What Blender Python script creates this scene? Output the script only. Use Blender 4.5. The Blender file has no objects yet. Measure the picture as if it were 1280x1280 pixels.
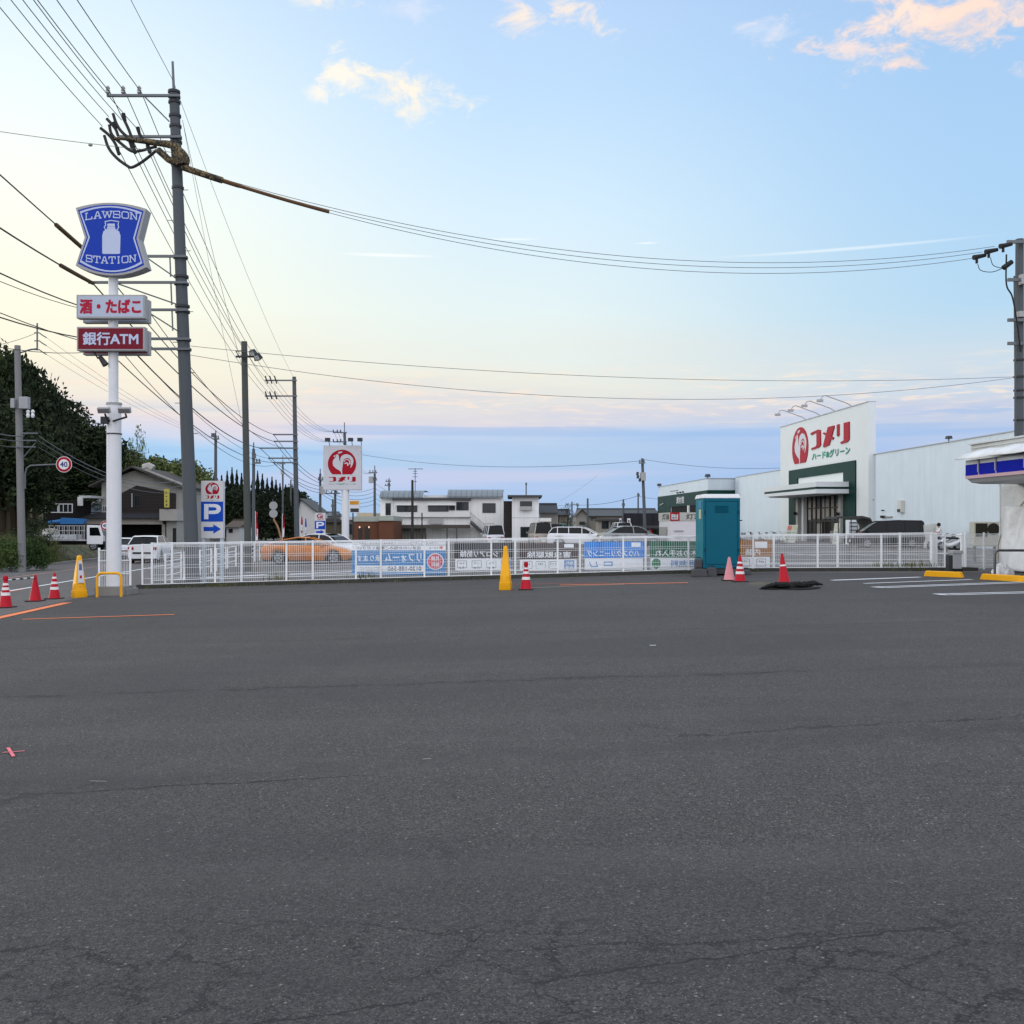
import bpy, bmesh, math, random
from mathutils import Vector, Matrix
from mathutils.geometry import tessellate_polygon
R = math.radians
scene = bpy.context.scene
COL = scene.collection
random.seed(7)

# ------------------------------------------------------------------ camera
EYE, F, HZ = 1.65, 1280.0, 658.0
cam = bpy.data.cameras.new("camera")
cam.sensor_width = 36; cam.lens = 36.0 * F / 1280.0
cam.shift_y = (HZ - 640) / 1280.0
cam.clip_start = 0.05; cam.clip_end = 6000
camo = bpy.data.objects.new("camera", cam); COL.objects.link(camo)
camo.location = (0, 0, EYE); camo.rotation_euler = (R(90), 0, 0)
scene.camera = camo

# ------------------------------------------------------------------ exposure
vs = scene.view_settings
scene.cycles.max_bounces = 6; scene.cycles.diffuse_bounces = 3; scene.cycles.glossy_bounces = 3
vs.view_transform = 'Standard'; vs.look = 'None'; vs.exposure = 0.2; vs.gamma = 1.0
vs.use_curve_mapping = False

def lin(r, g, b):
    f = lambda c: (c/255/12.92) if c/255 <= .04045 else ((c/255+.055)/1.055)**2.4
    return (f(r), f(g), f(b), 1.0)

class NT:
    """tiny helper for node maths"""
    def __init__(s, tree): s.t = tree; s.n = tree.nodes; s.l = tree.links
    def put(s, sock, v):
        if isinstance(v, bpy.types.NodeSocket): s.l.new(v, sock)
        else: sock.default_value = v
    def m(s, op, a, b=None, c=None, clamp=False):
        n = s.n.new('ShaderNodeMath'); n.operation = op; n.use_clamp = clamp
        s.put(n.inputs[0], a)
        if b is not None: s.put(n.inputs[1], b)
        if c is not None: s.put(n.inputs[2], c)
        return n.outputs[0]
    def ss(s, v, lo, hi, a=0.0, b=1.0):
        n = s.n.new('ShaderNodeMapRange'); n.interpolation_type = 'SMOOTHSTEP'
        s.put(n.inputs[0], v)
        for i, k in enumerate((lo, hi, a, b)): s.put(n.inputs[i+1], k)
        return n.outputs[0]
    def mr(s, v, lo, hi, a=0.0, b=1.0):
        n = s.n.new('ShaderNodeMapRange'); s.put(n.inputs[0], v)
        for i, k in enumerate((lo, hi, a, b)): s.put(n.inputs[i+1], k)
        return n.outputs[0]
    def mix(s, f, a, b):
        n = s.n.new('ShaderNodeMix'); n.data_type = 'RGBA'
        s.put(n.inputs[0], f); s.put(n.inputs[6], a); s.put(n.inputs[7], b)
        return n.outputs[2]
    def comb(s, x, y, z):
        n = s.n.new('ShaderNodeCombineXYZ')
        for i, k in enumerate((x, y, z)): s.put(n.inputs[i], k)
        return n.outputs[0]
    def sep(s, v):
        n = s.n.new('ShaderNodeSeparateXYZ'); s.l.new(v, n.inputs[0]); return n.outputs
    def noise(s, vec, scale, detail=4, rough=.5, dist=0.0):
        n = s.n.new('ShaderNodeTexNoise'); s.put(n.inputs['Vector'], vec)
        n.inputs['Scale'].default_value = scale; n.inputs['Detail'].default_value = detail
        n.inputs['Roughness'].default_value = rough; n.inputs['Distortion'].default_value = dist
        return n.outputs[0]
    def vor(s, vec, scale, feature='F1', out=0):
        n = s.n.new('ShaderNodeTexVoronoi'); n.feature = feature; s.put(n.inputs['Vector'], vec)
        n.inputs['Scale'].default_value = scale; return n.outputs[out]
    def ramp(s, v, stops):
        n = s.n.new('ShaderNodeValToRGB'); s.put(n.inputs[0], v); cr = n.color_ramp
        while len(cr.elements) > 1: cr.elements.remove(cr.elements[0])
        cr.elements[0].position = stops[0][0]; cr.elements[0].color = stops[0][1]
        for p, c in stops[1:]:
            e = cr.elements.new(p); e.color = c
        return n.outputs[0]

# ------------------------------------------------------------------ world: dusk sky
w = bpy.data.worlds.new("World"); scene.world = w; w.use_nodes = True
T = NT(w.node_tree); T.n.clear()
out = T.n.new('ShaderNodeOutputWorld'); bg = T.n.new('ShaderNodeBackground')
T.l.new(bg.outputs[0], out.inputs[0])
tc = T.n.new('ShaderNodeTexCoord'); dirv = tc.outputs['Generated']
X, Y, Z = T.sep(dirv)
hl = T.m('SQRT', T.m('ADD', T.m('MULTIPLY', X, X), T.m('MULTIPLY', Y, Y)))
hl = T.m('MAXIMUM', hl, .001)
te = T.m('DIVIDE', Z, hl)                     # tan(elevation)
sx = T.m('DIVIDE', X, hl)                     # sin(azimuth)
az = T.m('ARCTAN2', X, Y)
wv_ = T.noise(T.comb(T.m('MULTIPLY', az, 2.4), T.m('MULTIPLY', te, 22), 7.0), 1.0, 4, .55)
tt = T.mr(T.m('ADD', te, T.m('MULTIPLY', T.m('SUBTRACT', wv_, .5), T.m('MULTIPLY', T.ss(te, .01, .05), T.ss(te, .30, .10, 0.0, .10)))), 0, 1.2)
L = T.ramp(tt, [(0, lin(158,190,222)), (.035, lin(152,195,234)), (.06, lin(160,202,238)), (.078, lin(200,214,232)), (.092, lin(226,216,216)),
                (.12, lin(244,236,214)), (.17, lin(250,248,226)), (.25, lin(249,252,240)), (.33, lin(236,248,250)), (.45, lin(205,230,247)), (.56, lin(196,214,234)), (.75, lin(200,208,220))])
M_ = T.ramp(tt, [(0, lin(160,190,226)), (.03, lin(166,194,232)), (.055, lin(172,198,230)), (.072, lin(184,204,232)), (.088, lin(214,212,220)),
                (.12, lin(230,230,220)), (.17, lin(225,238,238)), (.25, lin(212,234,248)), (.35, lin(190,220,248)), (.45, lin(180,208,244)), (.56, lin(184,204,232)), (.75, lin(200,208,220))])
Rr = T.ramp(tt, [(0, lin(158,184,226)), (.03, lin(156,184,228)), (.06, lin(166,190,230)), (.09, lin(196,204,222)),
                (.12, lin(200,216,228)), (.17, lin(178,212,236)), (.25, lin(170,207,240)), (.35, lin(164,201,239)), (.45, lin(160,192,234)), (.56, lin(170,194,228)), (.75, lin(200,207,219))])
base = T.mix(T.ss(sx, -.46, .02), L, M_)
base = T.mix(T.ss(sx, .0, .45), base, Rr)
# a physical sky node of the same hour tints the rest of the dome
sky = T.n.new('ShaderNodeTexSky'); sky.sky_type = 'NISHITA'; sky.sun_disc = False
sky.sun_elevation = R(8); sky.sun_rotation = R(-62); sky.altitude = 50
SKYK = T.n.new('ShaderNodeVectorMath'); SKYK.operation = 'SCALE'; T.l.new(sky.outputs[0], SKYK.inputs[0]); SKYK.inputs['Scale'].default_value = .1
base = T.mix(.05, base, SKYK.outputs[0])
# the unseen sky behind the viewer is set pale and neutral for its light
base = T.mix(T.ss(Y, -.02, -.35), base, lin(208,210,218))
# pink streaks low in the sky
st = T.noise(T.comb(T.m('MULTIPLY', az, 1.6), T.m('MULTIPLY', te, 34), 3.1), 1.0, 3, .5)
lowm = T.m('MULTIPLY', T.ss(te, .02, .045), T.ss(te, .125, .085))
base = T.mix(T.m('MULTIPLY', T.m('MULTIPLY', T.ss(st, .47, .62), lowm), .34), base, lin(220,206,224))
st2 = T.noise(T.comb(T.m('MULTIPLY', az, 2.2), T.m('MULTIPLY', te, 60), 9.1), 1.0, 3, .5)
base = T.mix(T.m('MULTIPLY', T.m('MULTIPLY', T.ss(st2, .5, .62), T.m('MULTIPLY', T.ss(te, .05, .07), T.ss(te, .12, .1))), .45), base, lin(142,180,226))
# high, broken altocumulus band
pc = T.comb(T.m('DIVIDE', X, T.m('MAXIMUM', Z, .02)), T.m('DIVIDE', Y, T.m('MAXIMUM', Z, .02)), 0.0)
ac = T.noise(pc, 3.2, 4, .6, .4)
acb = T.m('MULTIPLY', T.ss(te, .088, .115), T.ss(te, .165, .135))
azr = T.noise(T.comb(T.m('MULTIPLY', az, 5), T.m('MULTIPLY', te, 30), 1.0), 1.0, 2)
base = T.mix(T.m('MULTIPLY', T.m('MULTIPLY', T.m('MULTIPLY', T.ss(ac, .48, .66), acb), T.ss(azr, .35, .6)), .6), base, lin(248,226,206))
warp_ = T.noise(T.comb(az, T.m('MULTIPLY', te, 1.3), 4.0), 7.0, 3, .6)
CN = T.noise(T.comb(T.m('ADD', az, T.m('MULTIPLY', warp_, .10)), T.m('ADD', T.m('MULTIPLY', te, 1.5), T.m('MULTIPLY', warp_, .06)), 2.0), 21.0, 8, .68, .3)
CN = T.m('MULTIPLY', T.m('SUBTRACT', CN, .5), 5.4)
def cloud(cx, cy, rx, ry, col, seed, amt=.95, thr=.5, sc=9.0, sl=0.0):
    global base
    u = (cx-640)/1280; v = (HZ-cy)/1280; a0 = math.atan(u); t0 = v/math.sqrt(1+u*u)
    da = T.m('SUBTRACT', az, a0); dt = T.m('SUBTRACT', te, t0)
    dt = T.m('ADD', dt, T.m('MULTIPLY', da, sl))
    q = T.m('SQRT', T.m('ADD', T.m('POWER', T.m('DIVIDE', da, rx/1280), 2.0), T.m('POWER', T.m('DIVIDE', dt, ry/1280), 2.0)))
    d = T.m('SUBTRACT', T.m('ADD', CN, .85+(.5-thr)*4), q)
    f = T.m('MULTIPLY', T.ss(d, -.15, 1.25), amt)
    f = T.m('MULTIPLY', f, T.ss(Y, 0.0, .2))
    base = T.mix(f, base, col)
cloud(1215, 6, 150, 54, lin(250,220,202), 4.2, .95, .44, 12)
cloud(1120, 25, 60, 26, lin(250,226,212), 8.3, .8, .48, 16)
cloud(1062, 62, 50, 26, lin(240,222,216), 2.2, .7, .5, 20, .3)
cloud(505, 108, 88, 34, lin(252,240,220), 7.7, .9, .47, 15)
cloud(425, 100, 34, 32, lin(252,243,226), 3.9, .8, .5, 18)
cloud(395, 116, 40, 16, lin(252,243,226), 13.9, .6, .5, 18)
cloud(655, 22, 36, 30, lin(250,232,214), 5.5, .9, .48, 18)
cloud(708, 12, 24, 22, lin(250,232,214), 9.5, .8, .5, 18)
cloud(742, 26, 28, 26, lin(250,232,214), 1.5, .85, .49, 18)
cloud(400, 0, 50, 14, lin(252,240,222), 6.5, .8, .48, 15)
cloud(965, 38, 55, 18, lin(226,228,238), 2.9, .45, .5, 18)
cloud(520, 10, 60, 16, lin(235,232,240), 12.9, .35, .5, 14)
cloud(1275, 88, 12, 14, lin(245,222,215), 2.0, .6, .48, 20)
def trail(cx, cy, rx, ry, amt):
    global base
    u = (cx-640)/1280; v = (HZ-cy)/1280; a0 = math.atan(u); t0 = v/math.sqrt(1+u*u)
    q = T.m('SQRT', T.m('ADD', T.m('POWER', T.m('DIVIDE', T.m('SUBTRACT', az, a0), rx/1280), 2.0), T.m('POWER', T.m('DIVIDE', T.m('SUBTRACT', te, t0), ry/1280), 2.0)))
    base = T.mix(T.m('MULTIPLY', T.ss(q, 1.0, .1), T.m('MULTIPLY', T.ss(Y, 0, .2), amt)), base, lin(250,252,250))
trail(485, 319, 75, 3.2, .6); trail(640, 299, 45, 2.2, .45); trail(1060, 311, 190, 3, .4); trail(808, 304, 20, 2, .5)
# below the horizon
base = T.mix(T.ss(te, 0.0, -.03), base, lin(95,98,104))
T.l.new(base, bg.inputs[0]); # the dome is brightest round the set sun (out of frame, left) and boosted behind the viewer and overhead to brighten the scene
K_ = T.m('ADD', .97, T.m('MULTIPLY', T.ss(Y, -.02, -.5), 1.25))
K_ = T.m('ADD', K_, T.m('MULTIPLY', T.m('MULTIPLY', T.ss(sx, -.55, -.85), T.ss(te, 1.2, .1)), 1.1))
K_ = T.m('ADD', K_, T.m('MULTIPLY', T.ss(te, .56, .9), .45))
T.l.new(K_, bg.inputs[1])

# ------------------------------------------------------------------ low soft sun, left and behind the shop signs
sl = bpy.data.lights.new("sun", 'SUN'); sl.energy = .8; sl.angle = R(16); sl.color = (1, .95, .88)
so = bpy.data.objects.new("sun", sl); COL.objects.link(so)
sdir = Vector((math.sin(R(-62))*math.cos(R(8)), math.cos(R(-62))*math.cos(R(8)), math.sin(R(8))))
so.rotation_euler = sdir.to_track_quat('Z', 'Y').to_euler(); so.location = (-30, 10, 30)

# ------------------------------------------------------------------ materials
MATS = {}
def mat(name, col, rough=.6, metal=0.0, var=.12, vs_=3.0, bump=0.0, bs=40.0, spec=.16, emit=None):
    if name in MATS: return MATS[name]
    m = bpy.data.materials.new(name); m.use_nodes = True; t = NT(m.node_tree)
    p = t.n['Principled BSDF']; co = t.n.new('ShaderNodeTexCoord').outputs['Object']
    c = lin(*col) if max(col) > 1.0 else tuple(col)+(1,)
    n1 = t.noise(co, vs_, 5, .6); n2 = t.noise(co, vs_*9, 3, .6)
    k = t.m('ADD', t.m('MULTIPLY', t.m('SUBTRACT', n1, .5), 2*var), t.m('ADD', t.m('MULTIPLY', t.m('SUBTRACT', n2, .5), var), 1.0))
    v = t.n.new('ShaderNodeVectorMath'); v.operation = 'SCALE'; v.inputs[0].default_value = c[:3]; t.l.new(k, v.inputs['Scale'])
    t.l.new(v.outputs[0], p.inputs['Base Color'])
    t.put(p.inputs['Roughness'], t.m('ADD', t.m('MULTIPLY', t.m('SUBTRACT', n1, .5), .25), rough, clamp=True))
    p.inputs['Metallic'].default_value = metal; p.inputs['Specular IOR Level'].default_value = spec
    if bump:
        b = t.n.new('ShaderNodeBump'); b.inputs['Strength'].default_value = bump; b.inputs['Distance'].default_value = .02
        t.l.new(t.noise(co, bs, 4, .6), b.inputs['Height']); t.l.new(b.outputs[0], p.inputs['Normal'])
    if emit:
        p.inputs['Emission Color'].default_value = lin(*col); p.inputs['Emission Strength'].default_value = emit
    MATS[name] = m; return m
def glassmat(name, col=(20,26,30), rough=.06):
    if name in MATS: return MATS[name]
    m = bpy.data.materials.new(name); m.use_nodes = True; p = m.node_tree.nodes['Principled BSDF']
    p.inputs['Base Color'].default_value = lin(*col); p.inputs['Roughness'].default_value = rough
    p.inputs['Specular IOR Level'].default_value = .35
    MATS[name] = m; return m
def stripes(name, c1, c2, axis, period, frac=.1, rough=.6, metal=0.0, bump=.3):
    """siding / standing seam / corrugation: lines across one object axis"""
    if name in MATS: return MATS[name]
    m = bpy.data.materials.new(name); m.use_nodes = True; t = NT(m.node_tree); p = t.n['Principled BSDF']
    co = t.n.new('ShaderNodeTexCoord').outputs['Object']; s = t.sep(co)
    a = s[axis] if isinstance(axis, int) else t.m('ADD', t.m('MULTIPLY', s[0], axis[0]), t.m('MULTIPLY', s[1], axis[1]))
    f = t.m('FRACT', t.m('ADD', t.m('DIVIDE', a, period), 500.0))
    line = t.m('LESS_THAN', f, frac)
    n = t.noise(co, .7, 5, .6)
    st_ = t.noise(t.comb(t.m('MULTIPLY', s[0], 2.0), t.m('MULTIPLY', s[1], 2.0), t.m('MULTIPLY', s[2], .15)), 1.5, 4, .6)
    c = t.mix(t.m('MULTIPLY', line, .8), lin(*c1), lin(*c2))
    k = t.m('ADD', t.m('MULTIPLY', t.m('ADD', n, st_), .16), .84)
    v = t.n.new('ShaderNodeVectorMath'); v.operation = 'SCALE'; t.l.new(c, v.inputs[0]); t.l.new(k, v.inputs['Scale'])
    t.l.new(v.outputs[0], p.inputs['Base Color']); p.inputs['Roughness'].default_value = rough; p.inputs['Metallic'].default_value = metal; p.inputs['Specular IOR Level'].default_value = .2
    if bump:
        b = t.n.new('ShaderNodeBump'); b.inputs['Strength'].default_value = bump; b.inputs['Distance'].default_value = .03
        t.l.new(t.m('SUBTRACT', 1.0, line), b.inputs['Height']); t.l.new(b.outputs[0], p.inputs['Normal'])
    MATS[name] = m; return m

def asphalt(name, base_v=.105, near=False):
    m = bpy.data.materials.new(name); m.use_nodes = True; t = NT(m.node_tree); p = t.n['Principled BSDF']
    co = t.n.new('ShaderNodeTexCoord').outputs['Object']; x, y, z = t.sep(co)
    big = t.noise(co, .22, 5, .6); med = t.noise(co, 1.7, 5, .65); fine = t.noise(co, 55, 3, .7)
    vo = t.n.new('ShaderNodeTexVoronoi'); t.l.new(co, vo.inputs['Vector']); vo.inputs['Scale'].default_value = 135
    rnd = t.sep(vo.outputs['Color'])[0]
    vo2 = t.n.new('ShaderNodeTexVoronoi'); t.l.new(co, vo2.inputs['Vector']); vo2.inputs['Scale'].default_value = 42
    rnd2 = t.sep(vo2.outputs['Color'])[1]
    vo3 = t.n.new('ShaderNodeTexVoronoi'); t.l.new(co, vo3.inputs['Vector']); vo3.inputs['Scale'].default_value = 62
    k = t.m('ADD', t.m('MULTIPLY', big, .34), t.m('MULTIPLY', med, .26))
    k = t.m('ADD', k, t.m('MULTIPLY', t.m('SUBTRACT', fine, .5), .9)); k = t.m('ADD', k, .70)
    k = t.m('MULTIPLY', k, t.mr(rnd, 0, 1, .35, 1.65)); k = t.m('MULTIPLY', k, t.mr(t.sep(vo3.outputs['Color'])[2], 0, 1, .72, 1.28))
    v = t.n.new('ShaderNodeVectorMath'); v.operation = 'SCALE'; v.inputs[0].default_value = (base_v*1.07, base_v*.995, base_v*.965); t.l.new(k, v.inputs['Scale'])
    c = v.outputs[0]
    spk = t.m('MULTIPLY', t.ss(rnd, .93, .985), t.ss(vo.outputs[0], .42, .2))
    c = t.mix(t.m('MULTIPLY', spk, .8), c, (.36, .35, .32, 1))
    spk2 = t.m('MULTIPLY', t.m('GREATER_THAN', rnd2, .972), t.ss(vo2.outputs[0], .34, .2))
    c = t.mix(t.m('MULTIPLY', spk2, .5), c, (.42, .41, .36, 1))
    hgt = t.m('ADD', t.m('MULTIPLY', fine, 1.0), t.m('MULTIPLY', vo.outputs[0], -.8))
    if near:
        wob = t.noise(co, 1.1, 6, .7); wob2 = t.noise(co, 7.0, 4, .7)
        wob3 = t.noise(co, 26.0, 3, .7)
        wv = t.m('ADD', t.m('MULTIPLY', t.m('SUBTRACT', wob, .5), .75), t.m('ADD', t.m('MULTIPLY', t.m('SUBTRACT', wob2, .5), .28), t.m('MULTIPLY', t.m('SUBTRACT', wob3, .5), .07)))
        dark = None; brk = t.ss(t.noise(co, 2.3, 3), .3, .5)
        def seam(y0, slope, wdt, x0, x1, amt, soft=.35, wk=1.0):
            nonlocal dark
            d = t.m('ABSOLUTE', t.m('ADD', t.m('SUBTRACT', y, y0), t.m('ADD', t.m('MULTIPLY', x, -slope), t.m('MULTIPLY', wv, wk))))
            f = t.ss(d, wdt, wdt*soft); br = brk
            f = t.m('MULTIPLY', t.m('MULTIPLY', f, br), t.m('MULTIPLY', t.ss(x, x0-.3, x0+.2), t.ss(x, x1+.3, x1-.2)))
            f = t.m('MULTIPLY', f, amt)
            dark = f if dark is None else t.m('MAXIMUM', dark, f)
        seam(10.9, .055, .035, -9, 3.2, .8); seam(10.9, .055, .22, -9, 6, .22, .1)
        seam(7.75, .13, .03, 1.2, 9, .75); seam(6.95, .12, .02, -4.2, -1.0, .9, .4, .5); seam(7.3, .13, .35, -5, 9, .25, .1)
        seam(3.66, .26, .010, -2.5, 1.75, 1.0, .4, .35); seam(3.95, .08, .008, -.2, 1.7, .95, .4, .5)
        seam(4.15, -.12, .007, -1.6, .6, .9, .4, .8); seam(3.75, .02, .18, -1.8, 2.5, .22, .1); seam(3.4, .1, .008, -1.2, .3, .9, .4, .6)
        seam(15.6, .05, .12, -8, 9, .22, .1); seam(22.5, .03, .2, -10, 7, .25, .1)
        # crazed cracking near the foot of the picture
        dv = t.n.new('ShaderNodeVectorMath'); dv.operation = 'ADD'; t.l.new(co, dv.inputs[0])
        t.l.new(t.comb(t.m('ADD', t.m('MULTIPLY', wob2, .35), t.m('MULTIPLY', wob3, .08)), t.m('ADD', t.m('MULTIPLY', wob, .6), t.m('MULTIPLY', wob3, .08)), 0.0), dv.inputs[1])
        ed = t.vor(dv.outputs[0], 2.6, 'DISTANCE_TO_EDGE')
        zone = t.m('MULTIPLY', t.ss(y, 4.5, 4.0), t.ss(t.noise(co, .9, 2), .40, .52))
        cr = t.m('MULTIPLY', t.ss(ed, .022, .008), t.m('MULTIPLY', zone, t.ss(t.noise(co, 4, 2), .30, .50)))
        ed2 = t.vor(dv.outputs[0], .55, 'DISTANCE_TO_EDGE')
        cr2 = t.m('MULTIPLY', t.ss(ed2, .010, .003), t.m('MULTIPLY', t.ss(t.noise(co, .35, 2), .52, .62), t.ss(y, 10, 7)))
        dark = t.m('MAXIMUM', dark, t.m('MAXIMUM', t.m('MULTIPLY', cr, 1.0), t.m('MULTIPLY', cr2, .5)))
        c = t.mix(dark, c, (.012, .011, .012, 1))
        hgt = t.m('SUBTRACT', hgt, t.m('MULTIPLY', dark, 3.0))
        # darker, older patches
        pt = t.ss(t.noise(t.comb(x, t.m('MULTIPLY', y, 2.2), 5.0), .16, 4), .47, .60)
        c = t.mix(t.m('MULTIPLY', pt, .34), c, (.035, .035, .037, 1))
        stn = t.m('MULTIPLY', t.ss(t.noise(co, .8, 4, .6), .62, .74), t.ss(t.noise(co, .13, 2), .45, .6))
        c = t.mix(t.m('MULTIPLY', stn, .5), c, (.02, .02, .021, 1))
        lg = t.ss(t.noise(t.comb(t.m('MULTIPLY', x, .12), y, 3.0), .9, 4, .6), .5, .68)
        c = t.mix(t.m('MULTIPLY', lg, .10), c, (.13, .125, .12, 1))
    t.l.new(c, p.inputs['Base Color']); p.inputs['Roughness'].default_value = .88; p.inputs['Specular IOR Level'].default_value = .3
    b = t.n.new('ShaderNodeBump'); b.inputs['Strength'].default_value = .55; b.inputs['Distance'].default_value = .006
    t.l.new(hgt, b.inputs['Height']); t.l.new(b.outputs[0], p.inputs['Normal'])
    return m

def worn(name, col, amt=.45, rough=.75):
    m = bpy.data.materials.new(name); m.use_nodes = True; t = NT(m.node_tree); p = t.n['Principled BSDF']
    co = t.n.new('ShaderNodeTexCoord').outputs['Object']
    f = t.ss(t.noise(co, 6, 6, .75), .62, .72); g_ = t.ss(t.noise(co, 45, 3, .7), .52, .7)
    c = t.mix(t.m('MULTIPLY', t.m('MAXIMUM', f, t.m('MULTIPLY', g_, .6)), amt), lin(*col), (.09, .088, .09, 1))
    t.l.new(c, p.inputs['Base Color']); p.inputs['Roughness'].default_value = rough
    return m

# ------------------------------------------------------------------ mesh helpers
def g(x):
    """the ground falls gently from the shop side to the road"""
    return .024*max(-26.0, min(8.0, x))

def origin(o):
    v = Vector((0, 0, 0))
    while o: v = v + o.location; o = o.parent
    return v

def frame(O, U, V=(0, 0, 1), N=None):
    U = Vector(U).normalized(); V = Vector(V).normalized()
    N = U.cross(V) if N is None else Vector(N).normalized()
    return (Vector(O), U, V, N)
def front(x, y, z): return frame((x, y, z), (1, 0, 0), (0, 0, 1), (0, -1, 0))    # faces the camera side

class MB:
    def __init__(s): s.v = []; s.f = []; s.m = []; s.cur = 0
    def use(s, i): s.cur = i; return s
    def add(s, vs, fs):
        b = len(s.v); s.v += [tuple(v) for v in vs]
        for f in fs: s.f.append(tuple(b+i for i in f)); s.m.append(s.cur)
        return s
    def box(s, c, size, rz=0.0, top=1.0, rx=0.0):
        a, b, h = size[0]/2, size[1]/2, size[2]/2
        vs = []
        M = Matrix.Rotation(rz, 3, 'Z') @ Matrix.Rotation(rx, 3, 'X')
        for z, k in ((-h, 1), (h, top)):
            for x, y in ((-a, -b), (a, -b), (a, b), (-a, b)):
                vs.append(Vector(c) + M @ Vector((x*k, y*k, z)))
        return s.add(vs, [(3,2,1,0), (4,5,6,7), (0,1,5,4), (1,2,6,5), (2,3,7,6), (3,0,4,7)])
    def bb(s, x0, x1, y0, y1, z0, z1): return s.box(((x0+x1)/2, (y0+y1)/2, (z0+z1)/2), (x1-x0, y1-y0, z1-z0))
    def cyl(s, p0, p1, r0, r1=None, n=10, caps=True): return s.tube([p0, p1], [r0, r0 if r1 is None else r1], n, caps)
    def tube(s, pts, rad, n=8, caps=True):
        pts = [Vector(p) for p in pts]
        if not isinstance(rad, (list, tuple)): rad = [rad]*len(pts)
        vs = []; last = None
        for i, p in enumerate(pts):
            d = (pts[min(i+1, len(pts)-1)] - pts[max(i-1, 0)]).normalized()
            if last is None:
                a = d.cross(Vector((0, 0, 1)))
                if a.length < .05: a = d.cross(Vector((1, 0, 0)))
            else: a = last - d*last.dot(d)
            a.normalize(); last = a; b = d.cross(a)
            for k in range(n):
                t = 2*math.pi*k/n; vs.append(p + (a*math.cos(t) + b*math.sin(t))*rad[i])
        fs = []
        for i in range(len(pts)-1):
            for k in range(n):
                k2 = (k+1) % n; fs.append((i*n+k, i*n+k2, (i+1)*n+k2, (i+1)*n+k))
        if caps: fs += [tuple(range(n-1, -1, -1)), tuple((len(pts)-1)*n+k for k in range(n))]
        return s.add(vs, fs)
    def lathe(s, c, prof, n=20, sq=0.0):
        """prof: (radius, z); sq > 0 squares the section"""
        vs = []
        for r, z in prof:
            for k in range(n):
                t = 2*math.pi*(k+.5)/n; ct, st_ = math.cos(t), math.sin(t)
                q = 1.0/max(abs(ct), abs(st_)); rr = r*((1-sq) + sq*q)
                vs.append((c[0]+rr*ct, c[1]+rr*st_, c[2]+z))
        fs = []
        for i in range(len(prof)-1):
            for k in range(n):
                k2 = (k+1) % n; fs.append((i*n+k, i*n+k2, (i+1)*n+k2, (i+1)*n+k))
        fs += [tuple(range(n-1, -1, -1)), tuple((len(prof)-1)*n+k for k in range(n))]
        return s.add(vs, fs)
    def prism(s, poly, fr, t0, t1, warp=None):
        O, U, V, N = fr
        P = [warp(*p) if warp else p for p in poly]
        tri = tessellate_polygon([[Vector((p[0], p[1], 0)) for p in P]])
        n = len(P)
        ar = sum(P[i][0]*P[(i+1) % n][1]-P[(i+1) % n][0]*P[i][1] for i in range(n))
        vs = [O+U*p[0]+V*p[1]+N*t1 for p in P] + [O+U*p[0]+V*p[1]+N*t0 for p in P]
        flip = (U.cross(V).dot(N) < 0) != (ar < 0)
        fs = []
        for a, b, c in tri:
            x = (P[b][0]-P[a][0])*(P[c][1]-P[a][1])-(P[c][0]-P[a][0])*(P[b][1]-P[a][1])
            t = (a, b, c) if (x > 0) == (U.cross(V).dot(N) > 0) else (a, c, b)
            fs.append(t); fs.append((t[0]+n, t[2]+n, t[1]+n))
        for i in range(n):
            j = (i+1) % n
            q = (i, n+i, n+j, j); fs.append(q[::-1] if flip else q)
        return s.add(vs, fs)
    def rect(s, x0, x1, y0, y1, fr, t0, t1): return s.prism([(x0, y0), (x1, y0), (x1, y1), (x0, y1)], fr, t0, t1)
    def stroke(s, pts, wd, fr, t0, t1, warp=None, close=False):
        pts = [Vector((p[0], p[1])) for p in pts]
        if close: pts.append(pts[0])
        for i in range(len(pts)-1):
            a, b = pts[i], pts[i+1]; d = (b-a).normalized(); nn = Vector((-d.y, d.x))*wd/2; e = d*wd*.35
            s.prism([a-e-nn, b+e-nn, b+e+nn, a-e+nn], fr, t0, t1+i*.0004, warp)
        return s
    def text(s, body, cx, cy, wid, hei, fr, t, bold=.02, mirror=False):
        vs, fs = glyphs(body, 0.0)
        O, U, V, N = fr; sgn = -1 if mirror else 1; q = bold*hei*.62
        sh = ((0, 0), (-q, -q), (q, -q), (-q, q), (q, q)) if bold > 0 else ((0, 0),)
        for i, (a, c) in enumerate(sh): s.add([O+U*(cx+a+sgn*v[0]*(wid-2*q))+V*(cy+c+v[1]*(hei-2*q))+N*(t+i*.0005) for v in vs], fs)
        return s
    def scribble(s, cx, cy, wid, hei, n, fr, t, seed=1):
        """print too small to read: a row of n stroke clusters"""
        r = random.Random(seed); cw = wid/n; k = 0; w_ = min(cw, hei)*.11
        for i in range(n):
            x0 = cx-wid/2+i*cw+cw*.1; q = cw*.8
            for _ in range(r.randint(3, 5)):
                k += 1
                if r.random() < .5: y = cy+(r.random()-.5)*hei*.85; s.rect(x0+q*r.uniform(0, .3), x0+q*r.uniform(.7, 1), y-w_/2, y+w_/2, fr, t-.0003, t+.0003*k%.003+.0003)
                else: x = x0+q*r.uniform(.08, .92); s.rect(x-w_/2, x+w_/2, cy-hei*r.uniform(.2, .5), cy+hei*r.uniform(.2, .5), fr, t-.0003, t+.00017*k%.003+.0002)
        return s
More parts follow.
